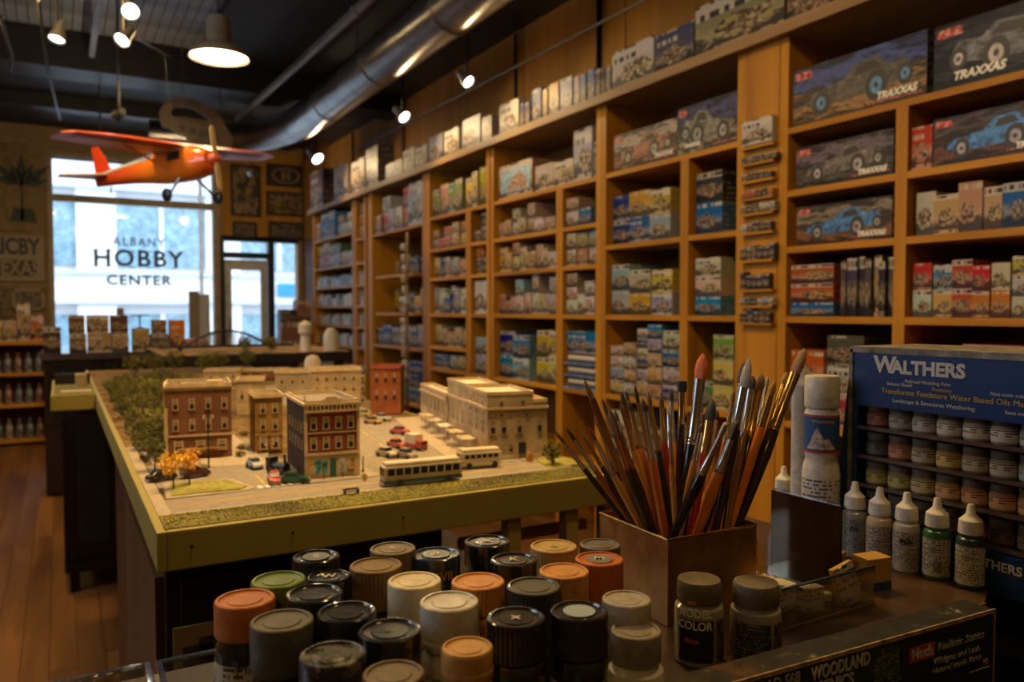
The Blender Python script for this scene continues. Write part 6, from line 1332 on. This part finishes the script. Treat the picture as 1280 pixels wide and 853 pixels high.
BRUSHES = [
 ((693, 538), (706, 553), (726, 585), (777, 654), 6, 'dark', 'silver', 'brown', 'leftmost thin brush leaning out, dark handle', .70, 0, 'round'),
 ((707, 534), (716, 551), (738, 588), (781, 656), 6, 'redbrown', 'silver', 'dark', 'second thin brush from the left with a red brown handle', .69, .01, 'round'),
 ((726, 539), (735, 557), (749, 583), (789, 658), 6, 'dark', 'gold', 'brown', 'third thin brush from the left with a gold ferrule', .685, .02, 'round'),
 ((735, 533), (744, 550), (763, 592), (797, 663), 7, 'tan', 'silver', 'red', 'thin brush with a reddish tip and tan handle', .68, -.01, 'round'),
 ((730, 474), (743, 499), (781, 598), (808, 666), 9, 'brown', 'copper', 'brown', 'tall brown haired brush leaning left above the others', .68, .02, 'oval'),
 ((760, 508), (776, 541), (790, 580), (817, 669), 12, 'dark', 'copper', 'brown', 'wide round headed brown brush with a dark handle', .675, -.02, 'oval'),
 ((752, 498), (757, 520), (775, 570), (812, 668), 6, 'tan', 'silver', 'dark', 'tan handled brush behind the wide round headed one', .70, .03, 'round'),
 ((775, 503), (780, 521), (795, 560), (826, 671), 7, 'tan', 'gold', 'brown', 'slender gold ferruled brush with a tan handle', .69, .01, 'round'),
 ((782, 488), (786, 504), (797, 556), (824, 671), 6, 'black', 'silver', 'dark', 'slender dark pointed brush, black handle', .70, .03, 'round'),
 ((793, 482), (797, 504), (804, 562), (835, 672), 6, 'redbrown', 'gold', 'dark', 'slender pointed brush with a gold ferrule and red brown handle', .67, .01, 'round'),
 ((803, 498), (806, 513), (813, 571), (831, 672), 9, 'rust', 'silver', 'dark', 'dark haired brush with a rust handle', .66, -.01, 'oval'),
 ((810, 489), (812, 508), (821, 562), (842, 673), 7, 'black', 'gold', 'brown', 'brown tipped brush with a black handle', .68, .02, 'round'),
 ((826, 491), (827, 511), (829, 553), (838, 674), 8, 'red', 'gold', 'brown', 'brown tipped brush with a dark red handle', .69, .02, 'round'),
 ((837, 535), (838, 548), (840, 577), (845, 674), 6, 'tan', 'silver', 'grey', 'short thin brush with a silver ferrule and tan handle', .66, -.02, 'round'),
 ((853, 476), (852, 490), (851, 528), (847, 674), 8, 'purple', 'gold', 'black', 'flat black brush with a gold ferrule, left of the orange tip', .67, .01, 'flat'),
 ((879, 441), (872, 474), (861, 553), (851, 674), 14, 'black', 'silver', 'orange', 'large brush with a bright orange head and long silver ferrule', .665, .01, 'oval'),
 ((891, 499), (886, 527), (880, 566), (862, 674), 11, 'red', 'gold', 'black', 'black filbert brush with a red handle', .68, .02, 'oval'),
 ((878, 529), (876, 540), (870, 574), (855, 674), 8, 'tan', 'silver', 'brown', 'tan handled brush with a silver ferrule before the orange one', .655, -.01, 'round'),
 ((908, 529), (903, 545), (881, 590), (856, 673), 11, 'black', 'silver', 'grey', 'grey haired flat brush leaning right with a thick black handle', .645, -.02, 'flat'),
 ((919, 525), (913, 545), (899, 590), (880, 673), 10, 'black', 'copper', 'dark', 'dark haired brush behind the grey flat one', .67, .0, 'oval'),
 ((921, 527), (914, 549), (909, 591), (892, 671), 12, 'orange', 'silver', 'dark', 'dark brush with a broad silver ferrule and orange tan handle', .655, -.01, 'flat'),
 ((937, 447), (929, 486), (924, 537), (907, 669), 11, 'dark', 'silver', 'grey', 'tall pale pointed brush with a silver ferrule', .67, .02, 'oval'),
 ((941, 469), (938, 488), (935, 546), (919, 667), 9, 'brown', 'silver', 'dark', 'dark haired brush right of the tall pale one', .68, .03, 'oval'),
 ((952, 466), (948, 490), (938, 549), (924, 666), 11, 'dark', 'gold', 'brown', 'brown filbert brush with a gold ferrule', .685, .03, 'oval'),
 ((930, 452), (926, 482), (920, 540), (900, 670), 9, 'black', 'gold', 'dark', 'dark brush hidden behind the tall pale one', .70, .05, 'oval'),
 ((961, 489), (957, 507), (948, 544), (927, 666), 7, 'red', 'gold', 'tan', 'thin gold tipped brush with a red handle', .68, .02, 'round'),
 ((969, 476), (966, 494), (963, 535), (934, 663), 9, 'orange', 'gold', 'tan', 'thin brush with a bright orange handle on the right', .675, .01, 'round'),
 ((984, 464), (979, 482), (967, 536), (929, 665), 8, 'redbrown', 'gold', 'tan', 'thin pointed brush with a red brown handle near the right', .69, .03, 'round'),
 ((1006, 435), (997, 469), (973, 538), (943, 655), 13, 'dark', 'gold', 'brown', 'rightmost tall brown haired brush with a gold ferrule', .69, .03, 'oval'),
 ((960, 470), (956, 485), (950, 540), (938, 660), 7, 'black', 'silver', 'grey', 'thin silver ferruled brush among the right hand group', .70, .04, 'round'),
 ((768, 512), (772, 528), (786, 575), (816, 668), 6, 'black', 'silver', 'dark', 'thin black handled brush left of the slender pair', .705, .04, 'round'),
 ((743, 520), (750, 538), (768, 590), (803, 664), 6, 'black', 'gold', 'brown', 'thin dark brush between the tall brown one and the reddish tip', .70, .03, 'round'),
 ((865, 530), (864, 545), (860, 580), (848, 673), 7, 'rust', 'gold', 'dark', 'short rust handled brush below the orange head', .69, .02, 'round'),
 ((835, 505), (836, 520), (838, 560), (843, 673), 6, 'black', 'silver', 'tan', 'thin black handled brush right of the dark red one', .71, .05, 'round')]
for b_ in BRUSHES: brush(*b_)
rr = random.Random(5)
for k in range(14):
    ru = 812+8.6*k+rr.uniform(-3, 3); lean = (ru-868)*.75+rr.uniform(-14, 14); tv = rr.uniform(486, 540); tu = ru+lean*(668-tv)/160
    P_ = lambda f: (tu+(ru-tu)*f, tv+(669-tv)*f)
    hc = rr.choice(['dark', 'redbrown', 'tan', 'black', 'brown', 'rust', 'orange'])
    brush((tu, tv), P_(.09), P_(.36), (ru, 669), rr.uniform(6.5, 9), hc, rr.choice(['gold', 'silver', 'gold', 'copper']), rr.choice(['brown', 'dark', 'brown', 'tan']), '%s handled slender brush, %s from left of those deep in the bundle' % (dict(redbrown='red brown').get(hc, hc), ORD[k]), .685+.02*(k % 2), .03, 'round')
# ---- bottles with dropper tips
WCAP = capm('dropper_cap', (.60, .56, .50), .35)
def dropper(u, v, body, label, lab, txt=None, h=.078, lift=0, s=1.0):
    z = CZ+h*s; x, y = atz(u, v, z); t = thing('dropper_bottle', label, 'dropper bottle', (x, y, CZ+.0004), 0, 'dropper bottles before the paint rack'); r = .0125*s; f = math.atan2(-y, -x)
    MB().lathe([(0, 0), (r*.93, 0), (r, .0015), (r, .042*s), (r*.93, .046*s), (r*.66, .049*s), (r*.64, .052*s), (0, .052*s)], 32).build('bottle', body, t)
    MB().lathe([(0, .0505*s), (r*.84, .0505*s), (r*.86, .052*s), (r*.80, .063*s), (r*.55, .066*s), (r*.34, .069*s), (r*.26, .0765*s), (r*.2, .078*s), (0, .078*s)], 64, flute=.02, fl=[0, 0, 1, 1, 0, 0, 0, 0, 0]).build('dropper_cap', WCAP, t)
    splitlabel(t, r+.0002, .004*s, .040*s, f, -1.3, 1.3, lab)
    if txt: wrap_text(txt, .007, r+.0004, .031, BLACKINK, t, f, bold=.0002)
    return t
def dlab(n, p, i): return label_mat('dropper_label_'+n, p, i, 16, 34, .35)
PB = lambda n, c: plain('bottle_'+n, c, .25)
dropper(1069, 603, PB('grey', (.24, .22, .20)), 'grey dropper bottle, leftmost of the row before the paint rack', dlab('a', (.20, .19, .18), (.03, .03, .03)), 'Air')
dropper(1100, 610, PB('cream', (.50, .38, .24)), 'cream dropper bottle with an orange patch, second of the row', dlab('b', (.13, .12, .12), (.42, .34, .22)))
dropper(1134, 616, PB('white', (.48, .42, .35)), 'off-white dropper bottle with grey lettering, third of the row', dlab('c', (.36, .31, .26), (.06, .05, .05)), 'Pale')
dropper(1172, 623, PB('green', (.03, .12, .03)), 'green dropper bottle with a barcode label', dlab('d', (.42, .38, .30), (.03, .05, .03)))
dropper(1214, 631, PB('navy', (.02, .045, .06)), 'dark navy dropper bottle, rightmost of the row', dlab('e', (.46, .42, .36), (.08, .07, .06)))
dropper(980, 584, PB('pale', (.46, .43, .38)), 'pale dropper bottle half hidden behind the brushes', dlab('f', (.40, .36, .3), (.1, .1, .1)), s=.96)
for o in [o for o in bpy.data.objects if o.get('label', '').startswith('green dropper')]:
    f = math.atan2(-o.location.y, -o.location.x)
    for k in range(12): splitlabel(o, .0128, .008, .018, f, -.2+.045*k, -.2+.045*k+R.uniform(.01, .03), BLACKINK, 'barcode_bar')
# ---- tall white bottle
p = att(1028, 470, .865); tz_ = p.z-CZ
wb = thing('white_bottle', 'tall white waisted bottle with a blue and red label', 'bottle', (p.x, p.y, CZ+.0004)); f = math.atan2(-p.y, -p.x)
WB = capm('bottle_white', (.58, .53, .46), .3); r = .0200
MB().lathe([(0, 0), (r*.96, 0), (r, .002), (r, .080), (r*.92, .090), (r*.82, .096), (r*.84, .100), (r*.92, .106), (r*.92, .146), (r*.8, .152), (0, .154)], 40).build('bottle', WB, wb)
MB().lathe([(0, .153), (r*.90, .153), (r*.92, .155), (r*.92, tz_-.002), (r*.86, tz_), (0, tz_)], 40).build('cap', WB, wb)
splitlabel(wb, r*.93+.0003, .104, .146, f, -1.35, 1.35, plain('label_blue', (.02, .08, .24), .35)); splitlabel(wb, r*.94+.0003, .104, .1065, f, -1.35, 1.35, plain('label_red', (.45, .05, .03), .4), 'red_band'); splitlabel(wb, r*.94+.0003, .1435, .146, f, -1.35, 1.35, bpy.data.materials['label_red'], 'red_band')
splitlabel(wb, r+.0003, .008, .076, f, -1.3, 1.3, dlab('w', (.52, .48, .42), (.10, .09, .09)), 'lower_label')
b = MB(); rr_ = r*.93+.0006; prof_ = [(-.85, .109), (-.6, .117), (-.4, .128), (-.22, .133), (-.05, .126), (.15, .119), (.35, .121), (.6, .114), (.85, .109)]
for (a0, h0), (a1, h1) in zip(prof_, prof_[1:]):
    for q in range(3):
        p0_, p1_ = a0+(a1-a0)*q/3, a0+(a1-a0)*(q+1)/3; g0, g1 = h0+(h1-h0)*q/3, h0+(h1-h0)*(q+1)/3
        b.face([(rr_*math.cos(f+p0_), rr_*math.sin(f+p0_), .1085), (rr_*math.cos(f+p1_), rr_*math.sin(f+p1_), .1085), (rr_*math.cos(f+p1_), rr_*math.sin(f+p1_), g1), (rr_*math.cos(f+p0_), rr_*math.sin(f+p0_), g0)])
b.build('printed_mountain', plain('label_mountain', (.50, .42, .36), .5, vary=.4, scale=160), wb)
wrap_text('Weathering', .005, r*.95, .139, plain('label_yellow', (.60, .45, .12), .5), wb, f+.1)
p = att(1003, 447, 1.0); b2 = thing('white_bottle', 'white bottle with a cone tip behind the brush tips', 'bottle', (p.x-.01, .605, CZ+.0004)); 
q_ = aty(1006, 445, .605); b2.location.x = q_[0]; hz_ = q_[1]-CZ
if b2.location.x > .725: b2.location.x = .725
MB().lathe([(0, 0), (.009, 0), (.009, hz_-.04), (.010, hz_-.033), (0, hz_-.033)], 24).build('bottle', WB, b2); MB().lathe([(0, hz_-.034), (.011, hz_-.034), (.009, hz_-.02), (.003, hz_-.002), (0, hz_)], 20).build('cone_tip', WB, b2)
# ---- paint display rack
RX = .752; RT = 1.258
rk = thing('paint_rack', 'blue cardboard display rack of small paint jars at the right edge', 'display rack', (RX, .37, 0))
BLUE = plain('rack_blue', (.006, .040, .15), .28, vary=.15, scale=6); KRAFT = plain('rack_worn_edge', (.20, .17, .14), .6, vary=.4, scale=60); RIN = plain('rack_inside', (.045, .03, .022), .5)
yA, yB_ = .555, .155
MB().box(.105, .11, yB_-.37, yA-.37, .8015, RT).build('rack_back', RIN, rk); MB().box(0, .11, yB_-.37-.003, yB_-.37, .8015, RT).build('side_panel', BLUE, rk); MB().box(.0, .11, yA-.37, yA-.37+.003, .8015, RT).build('side_panel', BLUE, rk)
MB().box(-.001, .112, yB_-.374, yA-.366, RT, RT+.003).build('rack_lid', KRAFT, rk, bevel=.001)
MB().box(-.003, 0, yB_-.37, yA-.37, 1.1975, RT).build('header_panel', BLUE, rk)
MB().box(-.0045, -.003, yB_-.37, yA-.37+.003, RT-.0035, RT+.003).box(-.0045, .0, yA-.3705, yA-.366, .95, RT).build('worn_edge', KRAFT, rk)
m = MB(); m.face([(-.0006, yA-.37+.004, RT-.004), (-.0006, yA-.37-.001, RT-.004), (-.0006, yA-.37-.001, CZ+.002), (-.004, yA-.37+.024, CZ+.002)]); m.face([(.01, yA-.37+.004, RT-.004), (.01, yA-.37+.026, CZ+.002), (-.004, yA-.37+.024, CZ+.002), (-.0006, yA-.37+.004, RT-.004)]); m.build('side_flap', BLUE, rk)
MB().box(-.003, -.0005, yA-.37-.006, yA-.37, CZ, 1.1975).build('front_border', BLUE, rk)
FX = Matrix.Translation
RW = plain('rack_white_print', (.55, .52, .46), .4); RY = plain('rack_yellow_print', (.55, .34, .06), .4)
lettering('W', .0235, RW, rk, FX((-.0036, .5165-.37, 1.2425)) @ FACE_X, bold=.0008, depth=.0003, align='CENTER')
lettering('ALTHERS', .0185, RW, rk, FX((-.0036, .4705-.37, 1.2408)) @ FACE_X, bold=.0008, depth=.0003, sx=1.02)
for tx, z_, y_, sz_, mm_ in [('Railroad Modeling Paint', 1.2275, .47, .0050, RW), ('Solvent Based', 1.2235, .50, .0050, RW), ('Premium', 1.2215, .455, .0055, RY), ('Non-toxic colours', 1.2225, .39, .005, RW), ('Transforme Feedstore Water Based Oils Matt', 1.2155, .447, .0078, RY), ('Landscape & Structures Weathering', 1.2065, .465, .0058, RW), ('Semi matt', 1.2065, .385, .005, RW)]:
    lettering(tx, sz_, mm_, rk, FX((-.0036, y_-.37, z_)) @ FACE_X, depth=.0002)
ROWZ = [1.176, 1.1445, 1.1135, 1.081]
for n, z in enumerate(ROWZ+[1.048, .985, .935, .885]):
    MB().box(-.001, .105, yB_-.37, yA-.37, z-.0035, z-.0015).build('shelf', RIN, rk)
    if n < 4: MB().box(-.002, -.001, yB_-.37, yA-.37, z-.0045, z-.0005).build('shelf_lip', plain('shelf_lip_brown', (.09, .055, .035), .3) if 'shelf_lip_brown' not in bpy.data.materials else bpy.data.materials['shelf_lip_brown'], rk)
MB().box(-.004, -.001, yB_-.37, yA-.37-.002, 1.036, 1.079-.004).build('blue_band', BLUE, rk)
lettering('WALTHERS MODEL', .012, RW, rk, FX((-.0046, .385-.37, 1.063)) @ FACE_X, bold=.0003, depth=.0002)
JC = [[(.22, .07, .04), (.24, .21, .18), (.33, .29, .24), (.40, .34, .26), (.40, .35, .28), (.38, .34, .29), (.26, .25, .24)], [(.08, .075, .07), (.34, .14, .06), (.30, .25, .15), (.42, .26, .07), (.32, .27, .18), (.30, .26, .19), (.22, .22, .22)],
      [(.33, .24, .05), (.30, .24, .08), (.33, .27, .12), (.42, .23, .08), (.40, .18, .07), (.40, .20, .08), (.40, .22, .08)], [(.06, .05, .05), (.08, .05, .04), (.07, .05, .04), (.10, .06, .04), (.30, .05, .03), (.08, .05, .035), (.10, .07, .035)]]
LID = plain('rack_jar_lid', (.085, .065, .05), .4); LIDR = plain('rack_jar_lid_brown', (.16, .06, .035), .4)
_jm = {}
def rackjar(y, z, c, lid, rown, k):
    if (c, lid.name) not in _jm:
        r = .0122; lb = label_mat('rack_label_%d' % len(_jm), tuple(min(1, v*1.25+.02) for v in c), tuple(v*.2 for v in c), 5, 14, .35); gm = plain('rack_jar_%d' % len(_jm), tuple(v*.7 for v in c), .15)
        _jm[(c, lid.name)] = (MB().lathe([(0, 0), (r*.95, 0), (r, .001), (r, .016), (r*.88, .018), (0, .018)], 20).mesh('jar_body', gm), MB().lathe([(r+.0002, .0025), (r+.0002, .0145)], 24).mesh('jar_label', lb), MB().lathe([(0, .0175), (r*.95, .0175), (r*.97, .0182), (r*.97, .0245), (r*.9, .0255), (0, .0255)], 24).mesh('jar_lid', lid))
    t = thing('rack_jar', 'small paint jar, %s from left in the %s row of the blue rack' % (ORD[k], rown), 'paint jar', (RX+.0145, y, z-.0012), R.uniform(-.5, .5), 'small jars in the blue rack')
    for nm, me in zip(('jar_body', 'jar_label', 'jar_lid'), _jm[(c, lid.name)]): put(nm, me, t)
for rn_, z in enumerate(ROWZ):
    for k in range(14):
        y = .5345-.0262*k
        if y < .175: break
        rackjar(y, z, JC[rn_][k % 7], LIDR if (rn_ == 0 and k == 0) else LID, ['top', 'second', 'third', 'fourth'][rn_], k)
for rn_, z in enumerate((.985, .935, .885)):
    for k in range(13):
        y = .520-.028*k
        if .37 < y or y < .19: continue
        rackjar(y, z, [(.30, .20, .12), (.10, .06, .04), (.24, .13, .06)][(k+rn_) % 3], LID, ['fifth', 'sixth', 'seventh'][rn_], k)
rb_ = thing('rack_table', 'dark low table under the blue paint rack', 'table', (.80, .36, 0)); MB().box(-.046, .25, -.25, .28, .76, .80).box(-.02, .2, -.2, .25, 0, .76).build('table_top', DARKW, rb_)
# ---- acrylic organiser with odds and ends
og = thing('acrylic_organiser', 'clear acrylic organiser with a dark tall divider beside the brush holder', 'organiser', (.50, .432, CZ+.0004))
def ob(nm, m, *a): return MB().box(*a).build(nm, m, og)
MB().box(0, .118, 0, .045, 0, .002).build('base_plate', ACRYL, og); ob('base_plate', ACRYL, .032, .118, .0455, .12, 0, .002); ob('front_wall', ACRYL, 0, .118, 0, .0018, .002, .034); ob('front_edge', BLKM, 0, .118, -.0003, .0021, .034, .0352); ob('base_edge', wood('organiser_base', (.09, .05, .025), (.2, .12, .06), 2, 0), 0, .118, -.0005, 0, 0, .003)
ob('side_wall', ACRYL, .1165, .118, .002, .12, .002, .034)
dkp = NT('dark_reflective_panel'); dkp.p(Base_Color=dkp.ramp(dkp.noise(dkp.mapped(dkp.obj(), (20, 20, 8)), 1, 4).outputs[0], [(.4, (.10, .085, .06)), (.7, (.20, .17, .12))]), Roughness=.1, Metallic=.9)

ob('dark_divider', dkp.mat, .104, .107, .026, .105, .002, .083); ob('divider_edge', ACRYL, .1073, .1105, .024, .105, .002, .084)
def item(nm, lab, cat, build, loc, rot=0, m=None): 
    o = build.build(nm, m, None, loc=loc, rot=rot); return tag(o, lab, cat)
TXW = label_mat('scribbled_white', (.50, .46, .38), (.06, .05, .08), 5, 9, .4); ORCARD = plain('orange_yellow_card', (.46, .25, .05), .5)
item('small_carton', 'small white carton with scribbled print inside the organiser', 'box', MB().box(-.013, .013, -.020, .020, 0, .020), (.535, .478, CZ+.003), D(8), TXW)
item('white_carton', 'lower white printed carton leaning against the organiser front', 'box', MB().box(-.010, .010, -.006, .006, 0, .020), (.555, .450, CZ+.003), D(-8), TXW)
item('orange_clip', 'thin orange and silver tool standing on the small white carton', 'tool', MB().box(-.0025, .0025, -.001, .001, 0, .034), (.540, .490, CZ+.0242), (D(-8), D(-8), 0), HC['tan'])
item('paint_tube', 'small pale rolled tube lying in the organiser', 'tube', MB().lathe([(0, 0), (.0042, 0), (.0042, .034), (.0036, .034), (.0036, .030), (0, .030)], 16), (.556, .470, CZ+.0075), (PI/2, 0, D(60)), TXW)
item('yellow_carton', 'orange yellow carton with a blue foot behind the label card', 'box', MB().box(-.014, .014, -.010, .010, .008, .030).box(-.0142, .0142, -.0102, .0102, 0, .008, 1), (.655, .462, CZ+.0004), D(-10), [ORCARD, plain('carton_blue_foot', (.015, .05, .14), .4)])
item('yellow_carton', 'second orange yellow carton beside the dark divider', 'box', MB().box(-.012, .012, -.008, .008, 0, .030), (.6315, .487, CZ+.0004), D(12), ORCARD)
lc_ = thing('label_card', 'white price card with dark rows of print, tilted in the organiser', 'card', (.600, .4395, CZ+.004), (D(-6), D(-14), D(-4)))
q = [(-.010, 0), (.006, -.001), (.013, .012), (.010, .030), (.006, .036), (-.010, .033), (-.013, .028), (-.013, .004)]
m = MB().prism(q, 0, .0012); m.uv = [((a+.013)/.026, b_/.036) for a, b_, c_ in [m.v[i] for f_ in m.f for i in f_]]; m.xf(Matrix(((1, 0, 0, 0), (0, 0, 1, 0), (0, 1, 0, 0), (0, 0, 0, 1)))); m.build('card_sheet', label_mat('price_print', (.52, .47, .40), (.07, .05, .06), 6, 9, .35), lc_)
MB().box(-.014, .011, .0014, .006, .001, .034).build('orange_backing', ORCARD, lc_)
tag(MB().lathe([(0, 0), (.010, 0), (.011, .003), (.009, .004), (0, .003)], 20).build('black_lid', BLKM, None, loc=(.682, .478, CZ+.0004)), 'small black lid lying behind the off-white dropper bottle', 'lid')
item('blue_tube', 'narrow navy tube standing against the dark divider', 'tube', MB().lathe([(0, 0), (.004, 0), (.004, .034), (0, .036)], 12), (.6165, .470, CZ+.0028), 0, plain('navy_tube', (.015, .03, .10), .35))
